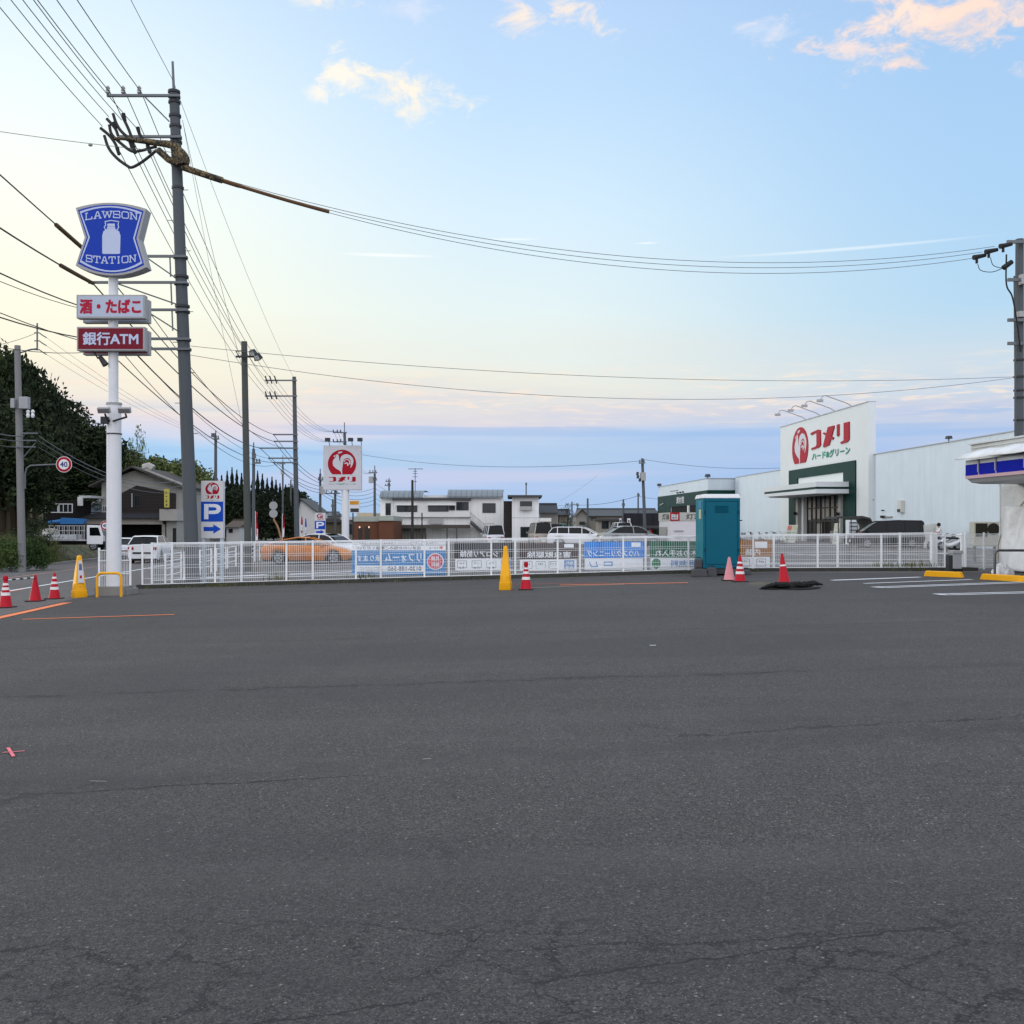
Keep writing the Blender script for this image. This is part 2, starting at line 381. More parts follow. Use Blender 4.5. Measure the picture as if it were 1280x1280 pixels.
    def build(s, name, ms, parent=None, smooth=False, bevel=0.0):
        o0 = origin(parent) if parent else Vector((0, 0, 0))
        me = bpy.data.meshes.new(name)
        me.from_pydata([tuple(Vector(v)-o0) for v in s.v], [], s.f)
        if not isinstance(ms, (list, tuple)): ms = [ms]
        for m in ms: me.materials.append(m)
        me.polygons.foreach_set('material_index', s.m)
        if smooth:
            me.polygons.foreach_set('use_smooth', [True]*len(s.f))
            try: me.set_sharp_from_angle(angle=R(40))
            except Exception: pass
        me.update()
        o = bpy.data.objects.new(name, me); COL.objects.link(o); o.parent = parent
        if bevel:
            b = o.modifiers.new('bevel', 'BEVEL'); b.width = bevel; b.segments = 2; b.limit_method = 'ANGLE'
        return o

GL = {}
def glyphs(body, bold):
    k = (body, bold)
    if k in GL: return GL[k]
    c = bpy.data.curves.new('lettering', 'FONT'); c.body = body; c.offset = bold; c.resolution_u = 3
    o = bpy.data.objects.new('lettering', c)
    me = o.to_mesh()
    vs = [tuple(v.co) for v in me.vertices]; fs = [tuple(p.vertices) for p in me.polygons]
    o.to_mesh_clear(); bpy.data.objects.remove(o); bpy.data.curves.remove(c)
    x0 = min(v[0] for v in vs); x1 = max(v[0] for v in vs); y0 = min(v[1] for v in vs); y1 = max(v[1] for v in vs)
    vs = [((v[0]-(x0+x1)/2)/(x1-x0), (v[1]-(y0+y1)/2)/max(y1-y0, 1e-6)) for v in vs]
    GL[k] = (vs, fs); return GL[k]

def tag(o, label=None, cat=None, group=None, kind=None):
    if label: o['label'] = label
    if cat: o['category'] = cat
    if group: o['group'] = group
    if kind: o['kind'] = kind
    return o
def thing(name, label, cat, loc=(0, 0, 0), rz=0.0, group=None):
    o = bpy.data.objects.new(name, None); COL.objects.link(o); o.empty_display_size = .2
    o.location = loc; o.rotation_euler = (0, 0, rz)
    return tag(o, label, cat, group)
def settle(o, loc, rz=0.0):
    """parts are built at the origin first, then the thing is stood in its place"""
    o.location = loc; o.rotation_euler = (0, 0, rz); return o
def copy_tree(o, parent=None):
    c = o.copy(); COL.objects.link(c); c.parent = parent
    for ch in list(o.children): copy_tree(ch, c)
    return c
def struct(o): o['kind'] = 'structure'; return o
def PX(px, py, Yd): return Vector(((px-640)/F*Yd, Yd, EYE+(HZ-py)/F*Yd))
def gx(px, Yd): return (px-640)/F*Yd
def gz(py, Yd): return EYE+(HZ-py)/F*Yd
# ================================================================== materials in use
WHITE = mat('white paint', (.64,.65,.67), .45, var=.08)
WHITE2 = mat('white wall paint', (.66,.66,.65), .6, var=.07, vs_=.6)
FENCEW = mat('white fence paint', (.78,.79,.80), .4, var=.05)
CONC = mat('concrete', (.22,.215,.20), .85, var=.22, vs_=2.0, bump=.3)
CONCD = mat('weathered concrete with shade', (.05,.05,.045), .9, var=.3, vs_=3, bump=.4)  # weathered kerb tone, darkened further for the shadow below the fence
POLEC = mat('pole concrete', (.085,.095,.105), .8, var=.12, vs_=1.2, bump=.1)
POLEL = mat('light pole concrete', (.19,.19,.19), .8, var=.15, vs_=1.2, bump=.1)
STEEL = mat('galvanised steel', (.13,.14,.15), .5, .5, var=.15)
DARKST = mat('dark steel', (.045,.047,.05), .5, .3, var=.2)
BLACK = mat('black rubber', (.018,.018,.019), .6, var=.2)
WIRE = mat('black cable', (.03,.03,.033), .6, var=.1)
WIREG = mat('grey cable', (.13,.14,.15), .5, var=.1)
REDC = mat('red cone plastic', (.36,.004,.014), .45, var=.1)
PINKC = mat('faded pink cone plastic', (.55,.22,.24), .6, var=.15)
BANDW = mat('reflective white band', (.68,.66,.66), .4, var=.08)
YEL = mat('yellow plastic', (.74,.35,.008), .4, var=.08)
TEAL = mat('teal plastic', (.0,.098,.150), .42, var=.10, vs_=1.2)
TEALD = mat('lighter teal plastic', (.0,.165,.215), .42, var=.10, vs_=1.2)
GREEN = mat('dark green cladding', (.0,.028,.022), .5, var=.08, vs_=.5)
RED = mat('red sign paint', (.31,.002,.014), .45, var=.06)
GRN = mat('green sign paint', (.0,.22,.13), .45, var=.06)
BLUE = mat('blue sign paint', (.003,.055,.40), .4, var=.05)
GLASS = glassmat('window glass', (34,40,44)); CARGL = glassmat('car glass', (8,12,15), .04); CARGL.node_tree.nodes['Principled BSDF'].inputs['Specular IOR Level'].default_value = .2
TARM = asphalt('parking asphalt', .052, True); TARM2 = asphalt('far asphalt', .090); ROADM = asphalt('road asphalt', .098)
LINEW = worn('worn white line', (225,228,232)); LINEO = worn('worn orange line', (226,120,66), .5)

# ================================================================== ground
XB = [-3000, -400, -26, 8, 400, 3000]
def sheet(xl, xr, ys, dz, name, m):
    """ground sheet between x = xl(Y) and x = xr(Y), bent where the ground bends"""
    b = MB(); rows = []
    for y in ys:
        a, c = xl(y), xr(y); xs = sorted([a, c] + [min(max(q, a), c) for q in XB[1:-1]])
        rows.append([(x, y, g(x)+dz) for x in xs])
    n = len(rows[0])
    vs = [p for r in rows for p in r]; fs = []
    for i in range(len(rows)-1):
        for k in range(n-1):
            q = (i*n+k, i*n+k+1, (i+1)*n+k+1, (i+1)*n+k)
            if (Vector(vs[q[1]])-Vector(vs[q[0]])).length > 1e-4 or (Vector(vs[q[2]])-Vector(vs[q[3]])).length > 1e-4: fs.append(q)
    b.add(vs, fs); return struct(b.build(name, m))
def line(p0, p1, wd, m, name='road_marking', dz=.016):
    b = MB(); p0 = Vector(p0); p1 = Vector(p1); d = (p1-p0).normalized(); nn = Vector((-d.y, d.x))*wd/2
    n = max(1, int((p1-p0).length/2)); vs = []; fs = []
    for i in range(n+1):
        c = p0+(p1-p0)*i/n
        for q in (c-nn, c+nn): vs.append((q.x, q.y, g(q.x)+dz))
        if i: k = 2*i; fs.append((k-2, k, k+1, k-1))
    b.add(vs, fs)
    o = b.build(name, m)
    for p in o.data.polygons:
        if p.normal.z < 0: p.flip()
    return struct(o)
GRD = mat('bare earth', (.13,.125,.11), .95, var=.25, vs_=.3, bump=.3)
sheet(lambda y: -3000, lambda y: 3000, [-400, 0, 60, 150, 400, 5000], 0, 'ground', GRD)
rd = lambda x0: (lambda y: x0-.125*(y-40))
NEAR_W, MID, FAR_W, FAR_E = -16.7, -20.6, -24.3, -25.0
FENY = 32.5
def fy(x): return FENY+.07*x
sheet(rd(-13.2), lambda y: 40, [-30, 5, 20, 32.3], .008, 'parking_lot', TARM)
o = MB()
sheet(rd(-13.2), lambda y: 60, [32.3, 60, 106], .006, 'store_parking_lot', TARM2)
sheet(rd(FAR_E), rd(-13.2), [-60, 0, 40, 120, 600], .008, 'road', ROADM)
line((rd(NEAR_W)(-10), -10), (rd(NEAR_W)(29.5), 29.5), .15, LINEW); line((rd(NEAR_W)(31.2), 31.2), (rd(NEAR_W)(250), 250), .15, LINEW)
line((rd(MID)(-10), -10), (rd(MID)(250), 250), .11, worn('pale orange centre line', (196,142,122), .6))
line((rd(FAR_W)(-10), -10), (rd(FAR_W)(250), 250), .15, LINEW)
# concrete gutter by the near side of the road
# photo lines on the near lot
def gp(px, py):
    """ground point seen at a pixel (the ground tilts with x)"""
    u = (px-640)/F; v = (py-HZ)/F
    Yd = EYE/(v+.024*u)
    if u*Yd > 8: Yd = (EYE-.024*8)/v
    return Vector((u*Yd, Yd))
def pl(a, b, wd, m): line(gp(*a), gp(*b), wd, m)
pl((-60, 786), (84, 754), .24, LINEO); pl((28, 775), (218, 769), .12, LINEO)
pl((0, 742), (30, 737), .1, LINEO)
pl((1040, 726), (1150, 722), .2, LINEW); 
for (a_, c_) in (((1098, 735), (1290, 728)), ((1176, 744), (1330, 740))):
    p_, q_ = gp(*a_), gp(*c_); d_ = (q_-p_).normalized(); n_ = Vector((-d_.y, d_.x))*.16
    line(p_+n_, q_+n_, .10, LINEW); line(p_-n_, q_-n_, .10, LINEW); line(p_+n_*1.3, p_-n_*1.3, .12, LINEW, dz=.018)
pass; pl((1080, 730), (1215, 725), .12, LINEW)
pl((700, 732), (860, 729), .18, LINEO); pl((650, 736), (780, 731), .12, mat('faded pale line', (.3,.26,.2), .8)); pl((640, 731), (760, 729.5), .14, worn('faded red line', (150,70,60), .7))
pl((3, 943), (31, 941), .018, worn('pink chalk', (220,110,120), .6)); pl((10, 937), (17, 948), .025, worn('pink chalk mark', (220,110,120), .6)) 
pl((812, 808), (820, 808), .04, LINEW); pl((528, 951.5), (539, 951), .012, mat('pale scrap', (.35,.34,.28), .8)); pl((112, 979), (133, 979.5), .008, mat('pale scrap', (0,0,0)))
# far lot bay lines
LM = LINEW
for k in range(9):
    x = -9+k*2.6; line((x, 52), (x-.35, 57), .12, LM)
for k in range(8):
    x = 7+k*2.7; line((x, 50), (x-.35, 55), .12, LM)
line((-9, 46), (2, 46.4), .15, LM); line((8, 44), (24, 45), .15, LM); line((6, 60), (26, 61), .15, LM); line((-8.6, 39.5), (-4.5, 41.5), .45, LM); line((-12.5,37),(-9.5,39.6),.45,LM)
line((7, 38), (19, 38.6), .12, LM); line((10, 66), (24, 66.5), .15, LM); line((8.5,41),(16,41.2),.12,LM)
# patch of newer asphalt near the entrance
b = MB(); q = [gp(60, 764), gp(145, 762), gp(95, 773), gp(30, 774)]
# fence kerb
b = MB()
for i in range(26):
    x0 = -11.6+i*1.03; x1 = x0+1.02
    for dy in (0,):
        b.box(((x0+x1)/2, fy((x0+x1)/2)+.30, g((x0+x1)/2)+.045), (1.02, .95, .13), math.atan(.07))
struct(b.build('kerb', CONCD))
# weeds along the kerb
b = MB(); rnd = random.Random(3)
LEAF = None
def foliage(name, col, col2, scale=.6):
    m = bpy.data.materials.new(name); m.use_nodes = True; t = NT(m.node_tree); p = t.n['Principled BSDF']
    ge = t.n.new('ShaderNodeNewGeometry'); co = ge.outputs['Position']
    f = t.ss(t.noise(co, scale, 3, .6), .35, .65); f2 = t.noise(co, scale*14, 2)
    c = t.mix(f, tuple(col)+(1,), tuple(col2)+(1,))
    v = t.n.new('ShaderNodeVectorMath'); v.operation = 'SCALE'; t.l.new(c, v.inputs[0]); t.l.new(t.mr(f2, .3, .7, .55, 1.5), v.inputs['Scale'])
    t.l.new(v.outputs[0], p.inputs['Base Color']); p.inputs['Roughness'].default_value = .75; p.inputs['Specular IOR Level'].default_value = .2
    MATS[name] = m; return m
FOL_D = foliage('dark leaves', (.008,.015,.006), (.018,.029,.010))
FOL_M = foliage('green leaves', (.028,.055,.014), (.07,.10,.025))
FOL_L = foliage('pale bamboo leaves', (.06,.085,.025), (.12,.14,.045))
FOL_C = foliage('conifer needles', (.006,.012,.006), (.015,.024,.010))
GRASS = foliage('roadside grass', (.045,.07,.02), (.12,.12,.05), 1.2)
BARK = mat('bark', (.06,.045,.03), .9, var=.3, bump=.5)
def blades(b, x, y, z, n, h, spr, r):
    for _ in range(n):
        a = r.random()*6.28; dx, dy = r.gauss(0, spr), r.gauss(0, spr); hh = h*r.uniform(.4, 1.1); w_ = .012+.02*h*r.random()
        px, py = x+dx, y+dy; lx, ly = r.gauss(0, .25)*hh, r.gauss(0, .25)*hh
        c, s_ = math.cos(a)*w_, math.sin(a)*w_
        b.add([(px-c, py-s_, z), (px+c, py+s_, z), (px+c*.6+lx*.5, py+s_*.6+ly*.5, z+hh*.6), (px+lx, py+ly, z+hh)], [(0,1,2,3)])
for _ in range(150):
    x = rnd.choice([rnd.uniform(-11, 14), rnd.gauss(-4.5, 2.5), rnd.gauss(-9, 1)])
    if not -11.5 < x < 14.5: continue
    blades(b, x, fy(x)-.12+rnd.gauss(0, .05), g(x), rnd.randint(6, 16), .13, .09, rnd)
for x in (13.0, 13.6, -7.4, -4.6, 12.2): blades(b, x, fy(x)+.3, g(x)+.1, 60, .28, .2, rnd)
tag(b.build('kerb_weeds', GRASS), 'low green weeds growing in the gap along the fence kerb', 'weeds', kind='stuff')

# ================================================================== the two mesh fences
def fence(dy, posts, label, zt, zb, postw, postdrop):
    t = thing('mesh_fence', label, 'fence', (0, FENY+dy, 0))
    P = []
    for px in posts:
        u = (px-640)/F; y = (FENY+dy)/(1-.07*u); P.append((u*y, y))
    top = lambda x: 1.23+.0125*x+zt
    for x, y in P:
        MB().box((x, y, (top(x)+.02+g(x)+postdrop)/2), (postw, postw, top(x)+.02-g(x)-postdrop), .07).build('post', FENCEW, t, bevel=.006)
    for (x0, y0), (x1, y1) in zip(P, P[1:]):
        b = MB(); n = int(round((x1-x0)/.058))
        for i in range(n):
            f = (i+.5)/n; x = x0+(x1-x0)*f; y = y0+(y1-y0)*f - .02
            b.box((x, y, (top(x)+g(x)+zb)/2), (.0042, .0042, top(x)-g(x)-zb))
        for k, (zz, hh) in enumerate(((0, .03), (.08, .012), (.33, .010), (.58, .010), (.83, .010), (.97, .022))):
            za = top(x0)-zz if k < 5 else g(x0)+zb; zc = top(x1)-zz if k < 5 else g(x1)+zb
            if k in (2, 3, 4):
                fz = (zz)/ .97; za = top(x0)+(g(x0)+zb-top(x0))*fz; zc = top(x1)+(g(x1)+zb-top(x1))*fz
            b.cyl((x0, y0-.033, za), (x1, y1-.033, zc), hh*.55, n=6)
        b.build('mesh_panel', FENCEW, t)
    return t
near_posts = [178, 269, 358, 445, 530.5, 614, 697, 779, 860.5, 941.5, 1022, 1101.5, 1181]
far_posts = [190, 215, 302, 391, 476, 561, 644, 725, 807, 888, 967, 1047, 1125, 1165]
fence(0, near_posts, 'low white mesh fence along the near edge of the front parking lot, slimmer posts', 0, .13, .05, 0)
fence(.6, far_posts, 'low white mesh fence just behind the other one, carrying the banners', .03, .22, .065, .1)
# right-hand continuation beyond the gate
t = thing('mesh_fence', 'short grey-white mesh fence section between the gate and the wrapped shop', 'fence', (14, 34.4, 0))
P = [(gx(1207, 34.0), 34.0), (gx(1230, 34.6), 34.6), (gx(1252, 35.2), 35.2)]
for x, y in P: MB().box((x, y, .80), (.05, .05, 1.3)).build('post', FENCEW, t)
for (x0, y0), (x1, y1) in zip(P, P[1:]):
    b = MB(); n = int((x1-x0)/.05)
    for i in range(n): f = (i+.5)/n; b.box((x0+(x1-x0)*f, y0+(y1-y0)*f, .82), (.008, .008, 1.16))
    for z in (.25, .45, .65, .85, 1.05, 1.25, 1.40): b.cyl((x0, y0, z), (x1, y1, z), .008, n=5)
    b.build('mesh_panel', FENCEW, t)
# gate
t = thing('fence_gate', 'white framed gate with wide posts standing at the right end of the fence', 'gate', (gx(1183, 34.2), 34.2, .19))
MB().box((gx(1167, 34.2), 34.2, .79), (.22, .1, 1.28)).build('post', FENCEW, t)
MB().box((gx(1204, 34.2), 34.2, .79), (.16, .1, 1.28)).build('post', FENCEW, t)
b = MB(); 
for z in (.3, .75, 1.35): b.cyl((gx(1169, 34.2), 34.16, z), (gx(1203, 34.2), 34.16, z), .02, n=6)
b.build('gate_frame', FENCEW, t)

# ------------------------------------------------------------------ banners on the far fence, seen from behind: the writing is reversed
BN = {}
def banner(px0, px1, zt, zb, label, draw, cat='banner'):
    dy = .66
    def P(px):
        u = (px-640)/F; y = (FENY+dy)/(1-.07*u); return Vector((u*y, y, 0))
    a, c = P(px0), P(px1); U = (c-a).normalized(); Wd = (c-a).length
    t = thing('banner', label, cat, (a.x, a.y, zb), group='advertising banners tied to the mesh fence')
    fr = (Vector((a.x, a.y, zb)), U, Vector((0, 0, 1)), Vector((U.y, -U.x, 0)))
    draw(t, fr, Wd, zt-zb)
    return t
def bm(name, col): return mat('banner '+name, col, .7, var=.06, spec=.05)
B_BLUE = bm('blue', (34,132,196)); B_BL2 = bm('bright blue', (40,136,222)); B_W = bm('white', (238,242,246)); B_G = bm('green', (16,100,72)); B_O = bm('ochre', (158,104,34))
B_DK = bm('charcoal', (44,46,50)); B_INK = bm('ink', (66,72,84)); B_R = bm('red', (216,72,92)); B_LB = bm('print blue', (84,140,200)); B_WT = bm('lettering white', (232,236,240)); B_BR = bm('brown', (66,56,54))
def cloth(t, fr, W, z0, z1, m, name='cloth', t0=-.006, t1=0.0, x0=0, x1=None):
    x1 = W if x1 is None else x1
    b = MB(); n = 24
    vs = []; fs = []
    O, U, V, N = fr
    for side in (t1, t0):
        for j in range(4):
            for i in range(n+1):
                xx = x0+(x1-x0)*i/n; zz = z0+(z1-z0)*j/3
                vs.append(O+U*xx+V*zz+N*side)
    m_ = 4*(n+1)
    for j in range(3):
        for i in range(n):
            a = j*(n+1)+i; fs.append((a, a+1, a+n+2, a+n+1)); fs.append((m_+a, m_+a+n+1, m_+a+n+2, m_+a+1))
    b.add(vs, fs); return b.build(name, m, t)
def d_reform(t, fr, W, H):
    cloth(t, fr, W, .74*H, .88*H, B_W, 'upper_strip'); cloth(t, fr, W, 0, .735*H, B_BLUE)
    cloth(t, fr, W, .90*H, H, B_W, 'top_strip')
    b = MB(); b.rect(.12, W*.77, .10*H, .29*H, fr, .001, .003); b.build('number_strip', B_W, t)
    b = MB(); b.text('住まいのお悩みご相談ください!!', W*.385, .81*H, W*.70, .10*H, fr, .003, .012, True)
    b.text('リフォーム', W*.885, .81*H, W*.13, .07*H, fr, .003, .02, True)
    b.scribble(W*.5, .95*H, W*.86, .055*H, 30, fr, .003)
    b.text('0120-188-560', W*.56, .195*H, W*.36, .13*H, fr, .005, .03, True)
    b.scribble(W*.20, .22*H, W*.24, .035*H, 14, fr, .005); b.scribble(W*.20, .16*H, W*.26, .03*H, 16, fr, .005, 4); b.build('lettering', B_INK, t)
    b = MB(); b.text('リフォーム', W*.545, .52*H, W*.39, .25*H, fr, .004, .03, True); b.text('承ります', W*.18, .50*H, W*.26, .18*H, fr, .004, .03, True); b.build('lettering', B_WT, t)
    O, U, V, N = fr
    def disc(r, m, t1, nm):
        b = MB(); b.prism([(W*.89+r*math.cos(k/32*6.283), .40*H+r*math.sin(k/32*6.283)) for k in range(32)], fr, .001, t1); return b.build(nm, m, t)
    disc(.27, B_WT, .003, 'roundel_rim'); rr = disc(.24, B_R, .005, 'roundel')
    b = MB(); b.text('見積', W*.89, .49*H, .27, .13*H, fr, .007, .03, True); b.text('無料', W*.89, .31*H, .27, .13*H, fr, .007, .03, True); b.build('lettering', B_WT, t)
    b = MB(); b.prism([(W*.955+.06*math.cos(k), .82*H+.05*math.sin(k)) for k in [i*.6 for i in range(10)]], fr, .001, .003); b.build('emblem', bm('salmon', (222,130,110)), t)
def icons(b, t, fr, W, z0, z1, xs, words):
    h = z1-z0
    for x, wd in zip(xs, words):
        b.stroke([(x-.15, z0+.05), (x+.15, z0+.05), (x+.15, z1-.05), (x-.15, z1-.05)], .012, fr, .001, .003, close=True)
        for j, s_ in enumerate(wd): b.scribble(x, z1-.13-j*.14*h/.33, .22, .085*h/.33, 2 if len(wd) > 1 else 3, fr, .003, int(x*37)+j)
def d_two(title, topm, titlem, words, xs, tx, tw, extra=None, wfill=None):
    def f(t, fr, W, H):
        cloth(t, fr, W, .42*H, H, topm, 'cloth'); cloth(t, fr, W, 0, .41*H, B_W, 'white_strip', x0=.03, x1=W-.06)
        b = MB(); b.text(title, W*tx, .585*H, W*tw, .23*H, fr, .004, .03, True); b.build('lettering', titlem, t)
        b = MB(); icons(b, t, fr, W, .03*H, .39*H, [W*x for x in xs], words)
        if b.v: b.build('lettering', B_INK, t)
        if extra: extra(t, fr, W, H)
    return f
def ex_blue(t, fr, W, H):
    b = MB(); b.rect(W*.76, W*.93, .05*H, .38*H, fr, .001, .004); b.build('price_patch', B_LB, t)
    b = MB(); b.text('無料', W*.845, .29*H, .26, .12*H, fr, .006, .03, True); b.text('見積', W*.845, .13*H, .26, .12*H, fr, .006, .03, True); b.build('lettering', B_WT, t)
    b = MB(); b.rect(W*.76, W*.92, .84*H, .97*H, fr, .001, .004); b.build('corner_label', B_W, t)
def ex_lab(t, fr, W, H):
    b = MB(); b.rect(W*.78, W*.93, .82*H, .97*H, fr, .001, .004); b.build('corner_label', B_W, t)
def ex_lab2(t, fr, W, H):
    b = MB(); b.rect(W*.55, W*.88, .72*H, .95*H, fr, .001, .004); b.build('corner_label', B_W, t)
def ex_term(t, fr, W, H):
    b = MB(); b.rect(W*.80, W*.97, .04*H, .38*H, fr, .001, .004); b.build('price_patch', B_LB, t)
def ex_house(t, fr, W, H):
    b = MB(); 
    b.stroke([(W*.09, .28*H), (W*.12, .12*H), (W*.22, .12*H), (W*.20, .28*H)], .03, fr, .003, .005)
    b.stroke([(W*.33, .16*H), (W*.33, .28*H), (W*.46, .28*H), (W*.46, .16*H)], .03, fr, .003, .005, close=True); b.build('pictogram', B_LB, t)
    ex_lab(t, fr, W, H)
def ex_tree(t, fr, W, H):
    b = MB(); b.prism([(.22+.15*math.cos(k/20*6.283), .22*H+.16*math.sin(k/20*6.283)) for k in range(20)], fr, .001, .004); b.rect(.19, .25, .02*H, .12*H, fr, .001, .006); b.build('tree_emblem', bm('leaf green', (40,128,88)), t)
    b = MB(); b.text('見積無料', W*.64, .21*H, W*.56, .25*H, fr, .004, .03, True); b.build('lettering', B_LB, t)
    b = MB(); 
ztop = lambda px: 1.23+.0125*(px-640)/F*32.5
banner(440, 557, ztop(500)-.02, ztop(500)-1.10, 'wide blue and white home repair banner with red roundel, hung reversed on the fence', d_reform)
banner(568, 641, ztop(600)-.08, ztop(600)-.98, 'charcoal and white reversed banner behind the yellow sign cone', d_two('シロアリ防除', B_DK, B_WT, [('調査', '無料'), ('床下', '点検'), ('相談', '受付')], [.13, .38, .63], .42, .66, ex_term))
banner(649, 723, ztop(690)-.14, ztop(690)-1.04, 'brown over white reversed banner with light blue patch, behind the striped mid cone', d_two('害虫獣駆除', B_BR, B_WT, [('鼠',), ('虫',), ('鳥',)], [.14, .36, .58], .5, .74, ex_blue))
banner(730, 806, ztop(770)-.12, ztop(770)-1.04, 'bright blue over white reversed banner with house cleaning lettering', d_two('ハウスクリーニング', B_BL2, B_WT, [('',)]*0+[], [], .48, .86, ex_house))
banner(812, 884, ztop(850)-.13, ztop(850)-1.06, 'green over white reversed banner with a round tree emblem left of the toilet', d_two('庭木のお手入れ', B_G, B_WT, [], [], .52, .86, ex_tree))
banner(918, 964.5, ztop(940)-.13, ztop(940)-1.06, 'ochre over white reversed banner right of the teal toilet', d_two('内装', B_O, B_WT, [('a',), ('b',)], [.28, .72], .49, .40, ex_lab2))
# small white sign behind the yellow cone
def spl(pts, n=6):
    out_ = []; P = [Vector(p) for p in pts]; P = [P[0]*2-P[1]]+P+[P[-1]*2-P[-2]]
    for i in range(1, len(P)-2):
        for k in range(n):
            t_ = k/n; out_.append(.5*((2*P[i])+(P[i+1]-P[i-1])*t_+(2*P[i-1]-5*P[i]+4*P[i+1]-P[i+2])*t_*t_+(3*P[i]-P[i-1]-3*P[i+1]+P[i+2])*t_**3))
    return out_+[P[-2]]
# ================================================================== rooster roundel and shop lettering shared by the store's signs
def arcpts(cx, cy, rx, ry, a0, a1, n=18): return [(cx+rx*math.cos(R(a0+(a1-a0)*i/n)), cy+ry*math.sin(R(a0+(a1-a0)*i/n))) for i in range(n+1)]
def roundel(parent, fr, x0, x1, y0, y1, lightm, t=.0, dep=.02):
    """red roundel with a pale bird, x0..x1 by y0..y1 on the frame; traced in a 650 x 565 grid (y down)"""
    def P(p): return (x0+(x1-x0)*p[0]/650.0, y1-(y1-y0)*p[1]/565.0)
    red = [(325+325*math.cos(R(a)), 325-325*math.sin(R(a))*1.0) for a in range(-47, 228, 5)]
    red = [(p[0], min(p[1], 565)) for p in red]; red[0] = (547, 565); red[-1] = (103, 565)
    b = MB(); b.prism([P(p) for p in red], fr, t, t+dep); b.build('roundel', RED, parent)
    b = MB()
    body = [(100+90, 118), (215, 100), (240, 118), (252, 170), (262, 235), (285, 290), (300, 305), (283, 250), (290, 190), (320, 140), (380, 108), (450, 105), (520, 135), (572, 195),
            (590, 260), (572, 340), (535, 405), (515, 420), (530, 350), (535, 290), (520, 235), (480, 195), (430, 190), (380, 215), (352, 262), (350, 300), (345, 340), (335, 400), (325, 470), (330, 565), (303, 565), (305, 530), (285, 490),
            (190, 435), (120, 365), (108, 300), (125, 235), (165, 185), (190, 150)]
    b.prism([P(p) for p in body], fr, t+dep, t+dep+.006)
    b.prism([P(p) for p in [(130, 160), (150, 130), (178, 122), (172, 150), (145, 172)]], fr, t+dep, t+dep+.005)
    b.prism([P(p) for p in [(228, 75), (250, 50), (335, 38), (325, 62), (265, 90), (235, 88)]], fr, t+dep, t+dep+.005)
    f1 = arcpts(440, 300, 82, 85, 170, -35, 14) + arcpts(436, 310, 52, 58, -30, 165, 14)
    b.prism([P(p if 0 else (p[0], 600-p[1])) for p in f1], fr, t+dep, t+dep+.007)
    f2 = arcpts(425, 262, 52, 48, 160, -45, 10) + arcpts(415, 250, 32, 32, -40, 150, 10)
    b.prism([P((p[0], 600-p[1])) for p in f2], fr, t+dep, t+dep+.0085)
    b.build('bird_emblem', lightm, parent)
def shopname(parent, fr, x0, x1, y0, y1, t, dep=.03, nm='shop_lettering'):
    W, H = x1-x0, y1-y0
    P = lambda L: [(x0+W*p[0], y0+H*p[1]) for p in L]
    b = MB()
    b.prism(P([(0, .92), (.20, 1.0), (.265, .95), (.275, .16), (.22, .05), (.02, 0), (.01, .09), (.14, .14), (.165, .22), (.16, .82), (.13, .86), (.0, .80)]), fr, t, t+dep)
    b.prism(P([(.47, 1.0), (.63, 1.0), (.63, .90), (.50, .06), (.35, 0), (.345, .12)]), fr, t, t+dep+.002)
    b.prism(P([(.33, .74), (.36, .78), (.62, .40), (.60, .30), (.56, .32)]), fr, t, t+dep+.004)
    b.prism(P([(.70, 1.0), (.755, 1.0), (.755, .46), (.72, .40), (.70, .46)]), fr, t, t+dep)
    b.prism(P([(.87, 1.0), (1.0, 1.0), (1.0, .14), (.95, .03), (.80, 0), (.79, .09), (.87, .14)]), fr, t, t+dep)
    b.build(nm, RED, parent)
def subname(parent, fr, x0, x1, y0, y1, t, bold=.05):
    b = MB(); b.text('ハード&グリーン', (x0+x1)/2, (y0+y1)/2, x1-x0, y1-y0, fr, t, bold); b.build('lettering', GRN, parent)

# ================================================================== convenience store sign tower (x -11, y 28)
YS = 28.2
SX = gx(142.5, YS+.3)
sg = thing('sign_tower', 'tall white sign pole with a waisted blue shop sign and two box signs', 'sign', (SX, YS+.3, g(SX)))
SGREY = mat('sign housing grey', (.33,.33,.33), .5, var=.08); SBL = mat('deep blue sign face', (.002,.035,.34), .35, var=.06)
PALE = mat('pale blue sign print', (.44,.50,.66), .4, var=.05)
zb = g(SX)
b = MB(); b.bb(SX-.40, SX+.40, YS-.05, YS+.70, zb-.05, zb+.26); b.bb(SX-.05, SX+.46, YS+.1, YS+.9, zb-.05, zb+.18); b.build('concrete_base', CONC, sg, bevel=.01)
MB().cyl((SX, YS+.3, zb+.2), (SX, YS+.3, gz(505, YS+.3)), .20, .195, 24).build('lower_pole', WHITE, sg, smooth=True)
MB().cyl((SX-.02, YS+.3, gz(505, YS+.3)), (SX-.02, YS+.3, gz(347, YS+.3)), .135, .13, 20).build('upper_pole', WHITE, sg, smooth=True)
b = MB(); b.cyl((SX, YS+.3, gz(506, YS+.3)), (SX, YS+.3, gz(503.5, YS+.3)), .215, n=24); b.cyl((SX-.02, YS+.3, gz(349, YS)), (SX-.02, YS+.3, gz(340, YS)), .05, n=12); b.build('pole_collar', SGREY, sg)
